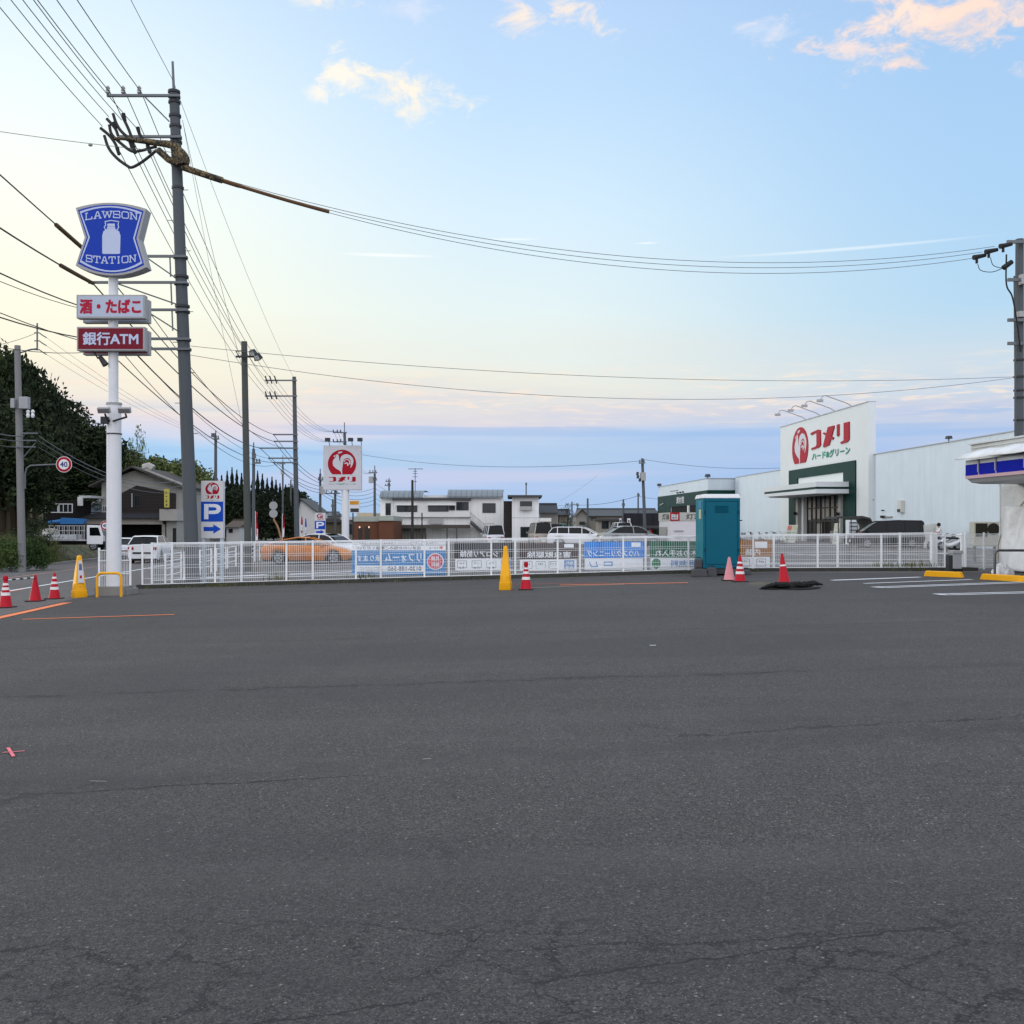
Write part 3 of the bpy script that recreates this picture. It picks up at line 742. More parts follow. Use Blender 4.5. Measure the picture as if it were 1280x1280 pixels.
# waisted sign: traced on the plane y = YS
def zp(x, y, Yd=YS): return (gx(60+x/5.565, Yd), gz(230+y/5.565, Yd))
def smooth_arc(a, m_, c, n=10):
    r = []
    for i in range(n+1):
        t_ = i/n; r.append(((1-t_)**2*a[0]+2*t_*(1-t_)*(2*m_[0]-.5*a[0]-.5*c[0])+t_*t_*c[0], (1-t_)**2*a[1]+2*t_*(1-t_)*(2*m_[1]-.5*a[1]-.5*c[1])+t_*t_*c[1]))
    return r
fs_ = frame((0, YS, 0), (1, 0, 0), (0, 0, 1), (0, -1, 0))
def waisted(k):
    TL, TM, TR = (192+k*1.1, 166+k), (436, 130+k*.9), (682-k*1.1, 172+k)
    BR, BM, BL = (686-k*1.1, 578-k), (440, 636-k*.9), (192+k*1.1, 568-k)
    WR, WL = (630-k*1.0, 378), (255+k*1.0, 372)
    L = smooth_arc(TL, TM, TR) + [WR] + smooth_arc(BR, BM, BL) + [WL]
    return [zp(*p) for p in L]
b = MB(); b.prism(waisted(0), fs_, -.40, 0); shield = b.build('shield_sign', SGREY, sg)
b = MB(); b.prism(waisted(16), fs_, 0, .006); b.build('sign_face', SBL, shield)
b = MB(); o_, i_ = waisted(26), waisted(37)
for k in range(len(o_)):
    j = (k+1) % len(o_); b.prism([o_[k], o_[j], i_[j], i_[k]], fs_, .006, .0085)
b.build('border_line', PALE, shield)
# lettering drawn as slab strokes, bent along the sign
LET = {
 'L': [[(.1,0),(.1,1)], [(0,1),(.28,1)], [(0,0),(.9,0)], [(.9,0),(.9,.32)]],
 'A': [[(.08,0),(.42,1)], [(.42,1),(.58,1)], [(.58,1),(.92,0)], [(.24,.35),(.76,.35)], [(-.04,0),(.26,0)], [(.74,0),(1.04,0)]],
 'W': [[(.02,1),(.25,0)], [(.25,0),(.5,.85)], [(.5,.85),(.75,0)], [(.75,0),(.98,1)], [(-.08,1),(.18,1)], [(.82,1),(1.08,1)], [(.38,.9),(.62,.9)]],
 'S': [[(.92,.72),(.92,1)], [(.88,1),(.12,1)], [(.05,.95),(.05,.58)], [(.1,.52),(.88,.48)], [(.95,.42),(.95,.05)], [(.88,0),(.1,0)], [(.05,0),(.05,.28)]],
 'O': [[(.18,0),(.82,0)], [(.82,0),(.97,.18)], [(.97,.18),(.97,.82)], [(.97,.82),(.82,1)], [(.82,1),(.18,1)], [(.18,1),(.03,.82)], [(.03,.82),(.03,.18)], [(.03,.18),(.18,0)]],
 'N': [[(.12,0),(.12,1)], [(.12,1),(.88,0)], [(.88,0),(.88,1)], [(-.04,0),(.28,0)], [(-.04,1),(.2,1)], [(.74,1),(1.04,1)]],
 'T': [[(.5,0),(.5,1)], [(0,1),(1,1)], [(0,1),(0,.7)], [(1,1),(1,.7)], [(.32,0),(.68,0)]],
 'I': [[(.5,0),(.5,1)], [(.3,0),(.7,0)], [(.3,1),(.7,1)]],
}
def slab(b, word, xs, ytop, ybot, sag, fr, t0):
    """xs: left/right px of the word on the crop; ytop/ybot mid heights; sag bends the line"""
    n = len(word); x0, x1 = xs; ws = {'W': 1.3, 'I': .62}
    tot = sum(ws.get(c, 1.0)+.22 for c in word)-.22; u = (x1-x0)/tot; x = x0; k = 0
    for c in word:
        w_ = ws.get(c, 1.0)*u
        for st in LET[c]:
            pts = []
            for (lx, ly) in st:
                qx = x+lx*w_; s_ = (qx-(x0+x1)/2)/((x1-x0)/2)
                qy = ybot+(ytop-ybot)*ly + sag*s_*s_
                pts.append(zp(qx, qy))
            b.stroke(pts, .028, fr, t0, t0+.003+k*.00015); k += 1
        x += w_+.22*u
b = MB(); slab(b, 'LAWSON', (262, 622), 190, 234, 16, fs_, .006); slab(b, 'STATION', (266, 612), 508, 552, -14, fs_, .006); b.build('lettering', PALE, shield)
b = MB()
bot = [(378, 480), (384, 487), (496, 487), (502, 480), (505, 360), (495, 330), (468, 312), (412, 312), (386, 330), (378, 360)]
b.prism([zp(*p) for p in bot], fs_, .006, .010)
b.prism([zp(*p) for p in [(412, 298), (468, 298), (468, 311), (412, 311)]], fs_, .006, .009); b.prism([zp(*p) for p in [(414, 276), (466, 276), (466, 296), (414, 296)]], fs_, .006, .009)
b.stroke([zp(*p) for p in [(400, 318), (392, 300), (402, 286), (398, 262), (440, 254), (492, 262), (488, 286), (492, 300), (484, 318)]], .026, fs_, .006, .008)
b.build('milk_churn_emblem', PALE, shield)
# box signs: a near and a far one either side of the pole
def boxsign(y0, xa, xb, za, zb_, dep, facem, word, wm, bold, wfrac=.86, hfrac=.62, nm='box_sign'):
    """x and z in pixels on the plane y0"""
    x0, x1, z0, z1 = gx(xa, y0), gx(xb, y0), gz(zb_, y0), gz(za, y0)
    h = MB().bb(x0, x1, y0, y0+dep, z0, z1).build(nm, SGREY, sg, bevel=.012)
    fr = frame((0, y0, 0), (1, 0, 0), (0, 0, 1), (0, -1, 0))
    b = MB(); b.rect(x0+.045, x1-.045, z0+.045, z1-.045, fr, 0, .005); b.build('sign_face', facem, h)
    if word:
        b = MB(); b.text(word, (x0+x1)/2, (z0+z1)/2, (x1-x0)*wfrac, (z1-z0)*hfrac, fr, .009, bold); b.build('lettering', wm, h)
LBF = mat('pale sign face', (.40,.45,.55), .4, var=.05); DRED = mat('wine red sign face', (.15,.004,.016), .4, var=.06); DRED2 = mat('wine red print', (.36,.008,.035), .4, var=.05)
boxsign(YS, 95.4, 180.8, 368.3, 398, .24, LBF, '酒・たばこ', DRED2, .062, .9)
boxsign(YS+.72, 103.5, 186, 374.5, 403.5, .22, LBF, None, None, 0)
boxsign(YS, 95.8, 180.8, 408.3, 438.3, .24, DRED, '銀行ATM', PALE, .04, .82, .55)
boxsign(YS+.72, 103.5, 186, 413.5, 443.5, .22, DRED, None, None, 0)
for px, sgn in ((134.5, -1), (160, 1)):
    x = gx(px, YS); z = gz(514, YS); 
    lp = MB().box((x, YS-.25, z), (.34, .10, .16), 0, 1.0, R(28)).build('floodlight', SGREY, sg, bevel=.015)
    MB().box((x, YS-.31, z-.03), (.29, .012, .11), 0, 1.0, R(28)).build('lens', glassmat('lamp lens', (110,110,112), .2), lp)
    MB().tube([(x, YS-.18, z-.1), (x+.0, YS-.1, z-.17), (SX+sgn*.05, YS+.12, z-.26)], .028, 8).build('bracket', DARKST, sg)
MB().box((SX-.17, YS+.08, gz(525, YS)), (.2, .12, .2)).build('junction_box', DARKST, sg, bevel=.01)
MB().cyl((SX, YS+.3, gz(542, YS)), (SX, YS+.3, gz(540.5, YS)), .213, n=20).build('strap', DARKST, sg)
# camera / old lamp under the signs
MB().tube([(gx(112, YS), YS+.3, gz(438, YS)), (gx(117, YS), YS+.3, gz(446, YS)), (gx(121, YS), YS+.2, gz(443, YS))], .02, 6).tube([(gx(121, YS), YS+.2, gz(444, YS)), (gx(128.5, YS), YS+.2, gz(455, YS))], [.06, .09], 8).build('loudspeaker', DARKST, sg)

# ================================================================== yellow hoop guard
hx0, hx1 = gx(121.5, 27.6), gx(151.5, 27.6); hb = g(-11.3); ht = hb+.66
b = MB(); r_ = .12
pts = [(hx0, 27.6, hb), (hx0, 27.6, ht-r_)] + [(hx0+r_-r_*math.cos(R(a)), 27.6, ht-r_+r_*math.sin(R(a))) for a in (25, 50, 70, 90)] + [(hx1-r_+r_*math.sin(R(a)), 27.6, ht-r_+r_*math.cos(R(a))) for a in (0, 25, 50, 70, 90)] + [(hx1, 27.6, hb)]
b.tube(pts, .034, 12); tag(b.build('hoop_guard', YEL, smooth=True), 'yellow steel hoop guarding the concrete foot of the white sign pole', 'bollard')

# ================================================================== tall yellow sign cones
def sign_cone(label, p, rz, panel=True, k=.9):
    t = thing('sign_cone', label, 'sign stand', group='tall yellow sign cones')
    b = MB(); b.lathe((0, 0, 0), [(.205, 0), (.215, .02), (.20, .20), (.185, .205), (.17, .38), (.165, .385), (.145, .56), (.14, .565), (.12, .74), (.115, .745), (.07, 1.08), (.062, 1.12), (.045, 1.145), (.0, 1.15)], 20, .55)
    b.build('body', YEL, t, smooth=True)
    b = MB(); fr = frame((0, -.135, .62), (1, 0, 0), (0, .17, 1), (0, -1, .17))
    b = MB(); b.prism([(-.09, -.22), (.09, -.22), (.05, .38), (-.05, .38)], fr, .02, .035)
    if panel:
        pn = b.build('notice_panel', mat('pale notice', (.50,.52,.58), .4), t)
        b = MB(); b.prism([(-.045, .12), (.045, .12), (.035, .30), (-.035, .30)], fr, .035, .039); b.build('picture', mat('notice blue', (.08,.12,.22), .5), pn)
        b = MB(); b.prism([(-.03, -.1), (.03, -.1), (.03, -.02), (-.03, -.02)], fr, .035, .039); b.build('red_mark', RED, pn)
    b = MB(); b.lathe((0, 0, 0), [(.008, 0), (.015, .01)], 8); 
    MB().cyl((-.02, -.175, .30), (-.02, -.18, .30), .014, n=8).build('bolt', DARKST, t)
    t.scale = (k, k, 1)
    return settle(t, (p[0], p[1], g(p[0])), rz)
p = gp(99, 747); sign_cone('tall yellow sign cone with a notice panel, left of the white sign pole', p, R(38))
p = gp(632, 737.5); sign_cone('tall yellow sign cone standing alone in front of the middle of the fence', p, R(80), False, .8)

# ================================================================== traffic cones
def cone(label, px, py, mcol, bands, group, base=BLACK, h=.70, rz=0.0, top=None):
    t = thing('traffic_cone', label, 'traffic cone', group=group)
    b = MB(); rr = lambda z: .150-(.150-.030)*(z-.03)/(h-.03)
    b.lathe((0, 0, 0), [(rr(.03)+.02, .03), (rr(.05), .05), (rr(h-.02), h-.02), (.022, h), (0, h)], 24); b.build('body', mcol, t, smooth=True)
    for z0, z1 in bands:
        b = MB(); b.lathe((0, 0, 0), [(rr(z0)+.004, z0), (rr(z1)+.004, z1), (rr(z1), z1+.001)], 24); b.build('reflective_band', BANDW, t, smooth=True)
    b = MB(); b.box((0, 0, .018), (.38, .38, .036)); b.build('base', base, t, bevel=.008)
    if top: MB().lathe((0, 0, h-.08), [(.055, 0), (.062, .05), (.05, .1), (.0, .12)], 12).build('top_cap', mcol, t, smooth=True)
    p = gp(px, py); return settle(t, (p.x, p.y, g(p.x)), rz)
B3 = [(.30, .37), (.43, .49), (.54, .59)]
c1 = cone('red and white striped cone at the left edge holding a chequered bar', 7, 760, REDC, B3, 'striped traffic cones', top=True, h=.74)
c2 = cone('plain red cone holding the right end of the chequered bar', 44, 752, REDC, [], 'plain traffic cones')
c3 = cone('striped red cone just left of the yellow sign cone by the road', 68, 749, REDC, [(.26, .33), (.41, .47), (.55, .60)], 'striped traffic cones')
c4 = cone('striped red cone right of the yellow sign cone at mid fence', 657.5, 737.5, REDC, [(.27, .34), (.42, .48), (.54, .58)], 'striped traffic cones', top=True)
c5 = cone('faded pink plain cone leaning close to the teal toilet', 911.5, 726, PINKC, [], 'plain traffic cones', h=.66)
c6 = cone('striped red cone beside the faded pink one at the toilet', 925, 727.5, REDC, [(.22, .29), (.36, .42), (.50, .55)], 'striped traffic cones', h=.72)
c7 = cone('plain red cone with one thin white band standing in the black netting', 980.5, 730, REDC, [(.46, .50)], 'plain traffic cones', h=.78, base=REDC)
c7.rotation_euler = (R(-3), R(-4), 0)
# chequered bar between the two left cones
a = Vector(c1.location)+Vector((0, 0, .66)); c_ = Vector(c2.location)+Vector((0, 0, .62))
t = thing('cone_bar', 'black and white chequered bar spanning two red cones at the left edge', 'bar', (a.x, a.y, a.z))
MB().cyl(a, c_, .018, n=8).build('rod', BLACK, t)
for k in range(4):
    q0 = a.lerp(c_, k/4+.06); q1 = a.lerp(c_, k/4+.18); MB().cyl(q0, q1, .020, n=8).build('white_sleeve', BANDW, t)
# netting heap
rnd = random.Random(5)
def heap(name, c, rx, ry, h, m, label, cat, n=46, nm=30, sd=1):
    r = random.Random(sd); ph = [r.uniform(0, 6.28) for _ in range(6)]
    b = MB(); vs = []; fs = []
    for j in range(nm+1):
        for i in range(n+1):
            x = -1+2*i/n; y = -1+2*j/nm; q = math.hypot(x, y); rr = max(0, 1-q**2.2)
            ang = math.atan2(y, x); edge = 1+.13*math.sin(3*ang+ph[0])+.09*math.sin(7*ang+ph[1])
            z = h*(rr**.4)*(.30+.45*abs(math.sin(5*x+ph[2]+3*y))+.40*abs(math.sin(9*x*y+4*y+ph[3]))**2+.25*abs(math.sin(13*y-6*x+ph[4])))
            if q > 1: x /= q; y /= q
            X_ = c.x+x*rx*edge; vs.append((X_, c.y+y*ry*edge, g(X_)+.006+max(z, 0)+.03*(1-min(q, 1))))
    for j in range(nm):
        for i in range(n): a = j*(n+1)+i; fs.append((a, a+1, a+n+2, a+n+1))
    b.add(vs, fs); return tag(b.build(name, m, smooth=True), label, cat)
c = gp(985, 736); NETM = mat('black netting', (.016,.017,.017), .85, var=.5, vs_=9, bump=.6, bs=80); b = MB(); r = random.Random(4)
t = thing('netting', 'crumpled black netting laid around a red cone on the asphalt', 'netting', (c.x, c.y, g(c.x)))
out_ = [(-.98, -.05), (-.62, -.30), (-.30, -.18), (.05, -.44), (.52, -.42), (.95, -.20), (.82, .05), (.55, .12), (.30, .34), (-.12, .30), (-.35, .10), (-.66, .16)]
b.prism([(c.x+x*.72, c.y+y*1.5) for x, y in out_], frame((0, 0, 0), (1, 0, .024), (0, 1, 0), (-.024, 0, 1)), .012, .035); b.build('flat_sheet', NETM, t)
for k in range(9):
    a0 = r.uniform(-.75, .3); yy = r.uniform(-.35, .35); L_ = r.uniform(.3, .75); b = MB()
    pts = [Vector((c.x+a0+L_*q/6+r.gauss(0, .03), c.y+yy+.12*math.sin(q+k)+r.gauss(0, .03), g(c.x)+.035+.035*math.sin(math.pi*q/6)*r.uniform(.6, 1.5)+(.05 if k < 4 else 0))) for q in range(7)]
    b.tube(spl(pts, 4), [.02+.045*math.sin(math.pi*q/24)*r.uniform(.7, 1.3) for q in range(25)], 7); b.build('fold', NETM, t, smooth=True)
heap('matting_strip', gp(951, 731), .34, .35, .04, mat('muddy canvas', (.10,.095,.075), .9, var=.3, bump=.6), 'flat muddy canvas scrap beside the black netting', 'sheet', 24, 16, sd=8)

# ================================================================== portable toilet
TY = 31.0
tx0, tx1 = gx(879, TY), gx(925, TY); tz0 = g(6)+.24; tz1 = gz(617.5, TY)
xr0 = gx(868.5, TY+1.15) ; 
t = thing('portable_toilet', 'teal portable toilet with a white roof standing in front of the fence', 'toilet', ((tx0+tx1)/2, TY+.55, g(6)))
D_ = 1.30
b = MB(); b.bb(tx0+.02, tx1-.02, TY+.02, TY+D_, tz0, tz1-.13); body = b.build('cabin', TEAL, t, bevel=.02)
b = MB(); b.bb(tx0-.0, tx0+.018, TY+.05, TY+D_-.05, tz0+.05, tz1-.15); b.build('side_panel', TEALD, t)
b = MB()
for x in (tx0+.0, tx1-.06): b.bb(x, x+.06, TY-.01, TY+.05, tz0, tz1-.12)
b.bb(tx0+.06, tx1-.06, TY-.008, TY+.04, tz0, tz0+.10); b.bb(tx0+.06, tx1-.06, TY-.008, TY+.04, tz1-.22, tz1-.12); b.build('door_frame', TEAL, t, bevel=.006)
b = MB(); b.bb(tx0+.075, tx1-.075, TY-.004, TY+.02, tz0+.115, tz1-.235); dr = b.build('back_panel', TEAL, t, bevel=.01)
b = MB()
for k in range(5): b.box(((tx0+tx1)/2, TY-.012, tz1-.36-k*.045), (.40, .022, .018), 0, 1, R(20))
b.build('vent_slats', TEAL, t)
b = MB()
for z in (tz1-.55, tz0+.55):
    b.bb(tx0+.02, tx0+.07, TY-.03, TY-.011, z-.05, z+.05); b.bb(tx1-.07, tx1-.02, TY-.03, TY-.011, z-.05, z+.05)
b.build('hinge', mat('dark teal plastic', (.0,.05,.08), .5), t)
b = MB(); b.box(((tx0+tx1)/2, TY+D_/2+.01, tz1-.065), (tx1-tx0+.05, D_+.06, .13), 0, .93); b.build('roof', WHITE, t, bevel=.025)
b = MB(); b.bb(tx0-.012, tx0-.001, TY+.25, TY+.75, tz1-.42, tz1-.20); b.build('notice', mat('notice teal blue', (.05,.2,.35), .5), t)
b = MB(); b.bb(tx0-.012, tx0-.001, TY+.35, TY+.65, tz1-.75, tz1-.46); b.build('notice', mat('notice cream', (.5,.46,.3), .6), t)
b = MB(); b.bb(tx0+.0, tx1-.0, TY+.02, TY+D_, tz0-.12, tz0); b.bb(tx0-.1, tx0+.12, TY+.1, TY+D_-.1, tz0-.22, tz0-.12); b.bb(tx1-.14, tx1+.05, TY+.1, TY+D_-.1, tz0-.22, tz0-.12); b.build('skid_base', mat('dark grey plastic', (.05,.052,.055), .6, var=.2), t)
MB().cyl((tx1+.02, TY+.7, tz0+1.45), (tx1+.22, TY+.7, tz0+1.45), .02, n=6).build('vent_pipe', DARKST, t)
WG = mat('grey ballast plastic', (.06,.062,.066), .6, var=.25, vs_=6, bump=.3)
def weight(label, x, y, sx_, sy, h, z=0, rz=0):
    t = thing('ballast_weight', label, 'weight', group='grey ballast weights at the toilet')
    b = MB(); b.box((0, 0, h/2), (sx_, sy, h), 0, .86); b.build('block', WG, t, bevel=.03)
    MB().tube([(-.1, 0, h), (-.08, 0, h+.05), (.08, 0, h+.05), (.1, 0, h)], .014, 6).build('handle', BLACK, t)
    settle(t, (x, y, g(x)+z), rz)
weight('grey ballast block at the front left foot of the teal toilet', gx(874, TY-.3), TY-.3, .46, .4, .24)
weight('upright dark block leaning on the left side of the teal toilet', gx(873, TY+.1), TY+.15, .22, .3, .30, .22)
weight('grey ballast block under the middle of the teal toilet', gx(889, TY-.25), TY-.25, .30, .35, .27)
weight('grey ballast block behind the two cones right of the toilet', gx(921, TY-.15), TY-.12, .42, .35, .2)
weight('grey ballast block on the ground right of the striped cone at the toilet', gx(932, TY+.2), TY+.2, .28, .35, .16)

# ================================================================== wheel stops, hoop rail, bin
def wheelstop(label, a, b_, h=.17):
    a, b_ = gp(*a), gp(*b_); c = (a+b_)/2; L_ = (b_-a).length
    t = thing('wheel_stop', label, 'wheel stop', group='yellow wheel stops')
    b = MB(); b.box((0, 0, h/2), (L_, .17, h), 0, .90); b.build('block', YEL, t, bevel=.02)
    b = MB(); 
    for k in (-1, 1): b.box((k*L_*.30, 0, h+.003), (.05, .05, .012))
    b.build('bolt', DARKST, t)
    settle(t, (c.x, c.y, g(c.x)), math.atan2(b_.y-a.y, b_.x-a.x))
wheelstop('shorter yellow wheel stop nearer the fence gate', (1156, 720.5), (1204, 722.5))
wheelstop('longer yellow wheel stop at the right edge before the wrapped shop', (1227, 724.5), (1290, 728.5))
GREYP = mat('dark grey rail', (.10,.10,.105), .35, .6)
YR = 30.0; rx0 = gx(1243.5, YR); zr = gz(688, YR); gr = g(20)
b = MB(); b.tube([(rx0, YR, gr), (rx0, YR, zr-.12), (rx0+.035, YR, zr-.04), (rx0+.12, YR, zr), (rx0+2.4, YR-.1, zr), (rx0+2.5, YR-.1, zr-.05), (rx0+2.53, YR-.1, zr-.13), (rx0+2.53, YR-.1, gr)], .036, 12)
tag(b.build('hoop_rail', GREYP, smooth=True), 'grey steel hoop rail standing before the wrapped shop wall', 'rail')
t = thing('ash_bin', 'narrow steel bin with a dark base in front of the gate', 'bin', (gx(1195, 31.8), 31.8, .19))
x = gx(1195, 31.8); MB().bb(x-.14, x+.14, 31.7, 31.95, .34, gz(692, 31.8)).build('body', mat('brushed steel', (.45,.46,.48), .35, .6), t, bevel=.01)
MB().bb(x-.16, x+.16, 31.68, 31.97, .19, .34).build('base', BLACK, t); MB().bb(x-.17, x+.17, 31.66, 32.0, gz(692, 31.8), gz(688, 31.8)).build('top_tray', SGREY, t, bevel=.01)
MB().bb(x-.26, x-.145, 31.7, 31.95, .25, gz(694, 31.8)).build('side_box', DARKST, t)

# ================================================================== pedestrian rails along the road
def ped_rail(label, y):
    t = thing('pedestrian_rail', label, 'railing', group='white roadside railings')
    Lr = 2.7; b = MB()
    for k in range(4): b.cyl((0, 0, .28+k*.235), (0, Lr, .28+k*.235), .022, n=8)
    b.build('rails', FENCEW, t)
    for yy in (0, Lr): MB().cyl((0, yy, 0), (0, yy, 1.02), .03, n=10).build('post', FENCEW, t)
    x = rd(-12.3)(y)
    settle(t, (x, y, g(x)), math.atan(.125))
for k, y in enumerate((34.2, 37.4, 40.6, 44.6, 47.8, 55, 60, 65)):
    ped_rail(('nearest white roadside railing beside the sign pole', 'second white roadside railing from the sign pole', 'third white roadside railing, left of the big utility pole', 'white roadside railing behind the big utility pole', 'white roadside railing behind the tall parking sign', 'white roadside railing left of the floodlight pole', 'white roadside railing just past the floodlight pole', 'farthest white roadside railing beyond the floodlight pole')[k], y)
# short chain-link piece around the sign tower
t = thing('mesh_fence', 'short white mesh fence piece directly behind the white sign pole', 'fence', (gx(140, 31), 31, g(-12)))
xs = [gx(124, 31.0), gx(135, 31), gx(163, 31)]
for x in xs: MB().box((x, 31, g(x)+.65), (.05, .05, 1.30)).build('post', FENCEW, t)
b = MB()
for i in range(20): x = xs[0]+(xs[2]-xs[0])*(i+.5)/20; b.box((x, 30.98, g(x)+.68), (.008, .008, 1.1))
for z in (.14, .5, .9, 1.22): b.cyl((xs[0], 30.96, g(xs[0])+z), (xs[2], 30.96, g(xs[2])+z), .012, n=6)
b.build('mesh_panel', FENCEW, t)

# ================================================================== store signs on the lot
def pylon(label, px0, px1, yt, ymid, ypb, ybot, Yd, dep=.22):
    x0, x1 = gx(px0, Yd), gx(px1, Yd); W = x1-x0; gz0 = g(x0)
    t = thing('parking_sign', label, 'sign', ((x0+x1)/2, Yd, gz0), group='parking arrow signs')
    fr = front(x0, Yd, 0); zt, zm, zpb, zbt = gz(yt, Yd), gz(ymid, Yd), gz(ypb, Yd), gz(ybot, Yd)
    MB().bb(x0, x1, Yd, Yd+dep, zbt, zt).build('panel_box', mat('cream sign panel', (.55,.55,.56), .45, var=.06), t, bevel=.01)
    b = MB(); b.rect(.0, W, zpb, zm, fr, .001, .006); b.build('blue_panel', BLUE, t)
    for xx in (x0+.03*W, x1-.15*W): MB().bb(xx, xx+.12*W, Yd+.03, Yd+dep-.03, gz0, zbt).build('leg', mat('pale blue post', (.45,.52,.58), .5), t)
    b = MB(); h = zm-zpb
    P = lambda L: [(W*.14+W*.76*a/1.0, zpb+h*(.12+.76*c)) for a, c in L]
    b.prism(P([(0, 0), (.26, 0), (.26, 1), (0, 1)]), fr, .006, .010)
    o_ = [(.27, 1.0), (.62, 1.0), (.82, .96), (.96, .85), (1, .68), (.96, .50), (.82, .38), (.62, .34), (.27, .34)]
    i_ = [(.27, .79), (.55, .79), (.66, .77), (.73, .73), (.745, .68), (.73, .62), (.66, .58), (.55, .56), (.27, .56)]
    for k in range(8): b.prism(P([o_[k], o_[k+1], i_[k+1], i_[k]]), fr, .006, .0095)
    b.build('letter_p', PALE2, t)
    za = gz(ypb+(ybot-ypb)*.5, Yd) if ybot-ypb < 20 else gz(ypb+.40*(ybot-ypb)*1.1, Yd)
    hh = W*.21; b = MB(); b.prism([(W*.12, za-hh*.45), (W*.56, za-hh*.45), (W*.56, za-hh), (W*.9, za), (W*.56, za+hh), (W*.56, za+hh*.45), (W*.12, za+hh*.45)], fr, .001, .005); b.build('arrow', BLUE, t)
    roundel(t, fr, W*.20, W*.82, zm+(zt-zm)*.36, zm+(zt-zm)*.92, LBF2, .001, .004)
    shopname(t, fr, W*.2, W*.82, zm+(zt-zm)*.14, zm+(zt-zm)*.30, .001, .004)
    subname(t, fr, W*.2, W*.82, zm+(zt-zm)*.04, zm+(zt-zm)*.10, .003, .02)
PALE2 = mat('white sign print', (.62,.64,.70), .4, var=.04); LBF2 = mat('off white sign face', (.50,.51,.54), .45, var=.05)
pylon('tall blue parking sign with an arrow beside the big utility pole', 251.3, 279.0, 601, 627, 652, 673, 34.4)
pylon('small distant blue parking sign with an arrow beyond the orange car', 393.5, 406.5, 641, 651, 661.5, 668.5, 72)
# big square store sign
Yd = 60; x0, x1 = gx(404, Yd), gx(451.3, Yd); z0, z1 = gz(612.5, Yd), gz(556.5, Yd); W = x1-x0
t = thing('store_sign', 'square pale sign with a red rooster roundel on a white post', 'sign', ((x0+x1)/2, Yd, g(-10)))
MB().bb(x0, x1, Yd, Yd+.45, z0, z1).build('sign_box', LBF2, t, bevel=.02)
fr = front(x0, Yd, z0); s_ = W/872.0; H = z1-z0
roundel(t, fr, W*.125, W*.872, H*.35, H*.90, LBF2, .001, .01)
shopname(t, fr, W*.15, W*.86, H*.185, H*.295, .001, .008); subname(t, fr, W*.15, W*.86, H*.115, H*.155, .004, .04)
xc = gx(431, Yd); MB().cyl((xc, Yd+.22, g(xc)), (xc, Yd+.22, z0), .22, n=16).build('post', WHITE, t, smooth=True)
for px in (412, 440.5, 452):
    x = gx(px, Yd); MB().tube([(x, Yd, z1), (x, Yd-.3, z1+.25), (x, Yd-.6, z1+.3)], .02, 6).box((x, Yd-.65, z1+.27), (.28, .22, .2)).build('floodlight', DARKST, t)

# ================================================================== utility poles
def wire(a, b_, sag, r=.012, m=None, label='thin overhead cable', name='power_line', group='overhead cables', n=22):
    a, b_ = Vector(a), Vector(b_); pts = []
    for i in range(n+1):
        f = i/n; p = a.lerp(b_, f); p.z -= 4*sag*f*(1-f); pts.append(p)
    b = MB(); b.tube(pts, r, 5, False); return tag(b.build(name, m or WIRE), label, 'cable', group)
def insul(b, p, h=.22, r=.06): b.lathe(p, [(r*.5, 0), (r, h*.15), (r*.7, h*.3), (r, h*.45), (r*.7, h*.6), (r, h*.75), (r*.4, h)], 8)
def pole(label, px_t, px_b, ytop, Yd, rt, rb, m=POLEC, name='utility_pole', group='utility poles', steps=True):
    xb = gx(px_b, Yd); xt = gx(px_t, Yd); zt = gz(ytop, Yd); zb_ = g(xb) if Yd < 300 else 0
    t = thing(name, label, 'pole', (xb, Yd, zb_), group=group)
    MB().cyl((xb, Yd, zb_-.3), (xt, Yd, zt), rb, rt, 16).build('shaft', m, t, smooth=True)
    at = lambda py: Vector((xb+(xt-xb)*(gz(py, Yd)-zb_)/(zt-zb_), Yd, gz(py, Yd)))
    return t, at
# the big pole
P1, at1 = pole('big grey utility pole behind the tall blue parking sign, cable bundle wrapped at its top', 217.5, 241.5, 113, 34, .16, .235)
Y1 = 34
p = at1(113); MB().cyl(p-Vector((0, 0, .2)), (gx(215.7, Y1), Y1, gz(77, Y1)), .05, .04, 8).build('top_rod', STEEL, P1)
b = MB()
for py in (115, 121, 128, 145, 158, 172, 178, 235, 322, 346, 355, 383, 390, 425, 437): q = at1(py); b.cyl(q-Vector((0, 0, .04)), q+Vector((0, 0, .04)), .24 if py > 300 else .20, n=14)
b.build('bands', DARKST, P1)
def arm(P, at, py, pxl, pxr=None, Yd=34, h=.08, brace=None, nm='crossarm', dy=-.22):
    q = at(py); xl = gx(pxl, Yd); xr = gx(pxr, Yd) if pxr else q.x+.25
    b = MB(); b.bb(xl, xr, Yd+dy-.04, Yd+dy+.04, q.z-h/2, q.z+h/2)
    if brace: b.cyl((gx(brace[0], Yd), Yd+dy, q.z-h/2), (q.x-.1, Yd+dy, gz(brace[1], Yd)), .025, n=6)
    return b.build(nm, STEEL, P)
arm(P1, at1, 123, 137, brace=(184, 155)); arm(P1, at1, 174, 150)
arm(P1, at1, 322.5, 118, brace=(186, 349)); arm(P1, at1, 355, 114, brace=(150, 382)); arm(P1, at1, 389, 120, brace=(186, 415)); arm(P1, at1, 425, 120); arm(P1, at1, 437.5, 130)
for a_, c_ in ((322, 348), (356, 383), (390, 415)):
    MB().cyl((at1(a_).x-.28, Y1-.22, gz(a_, Y1)), (at1(c_).x-.28, Y1-.22, gz(c_, Y1)), .025, n=6).build('arm_strut', STEEL, P1)
b = MB()
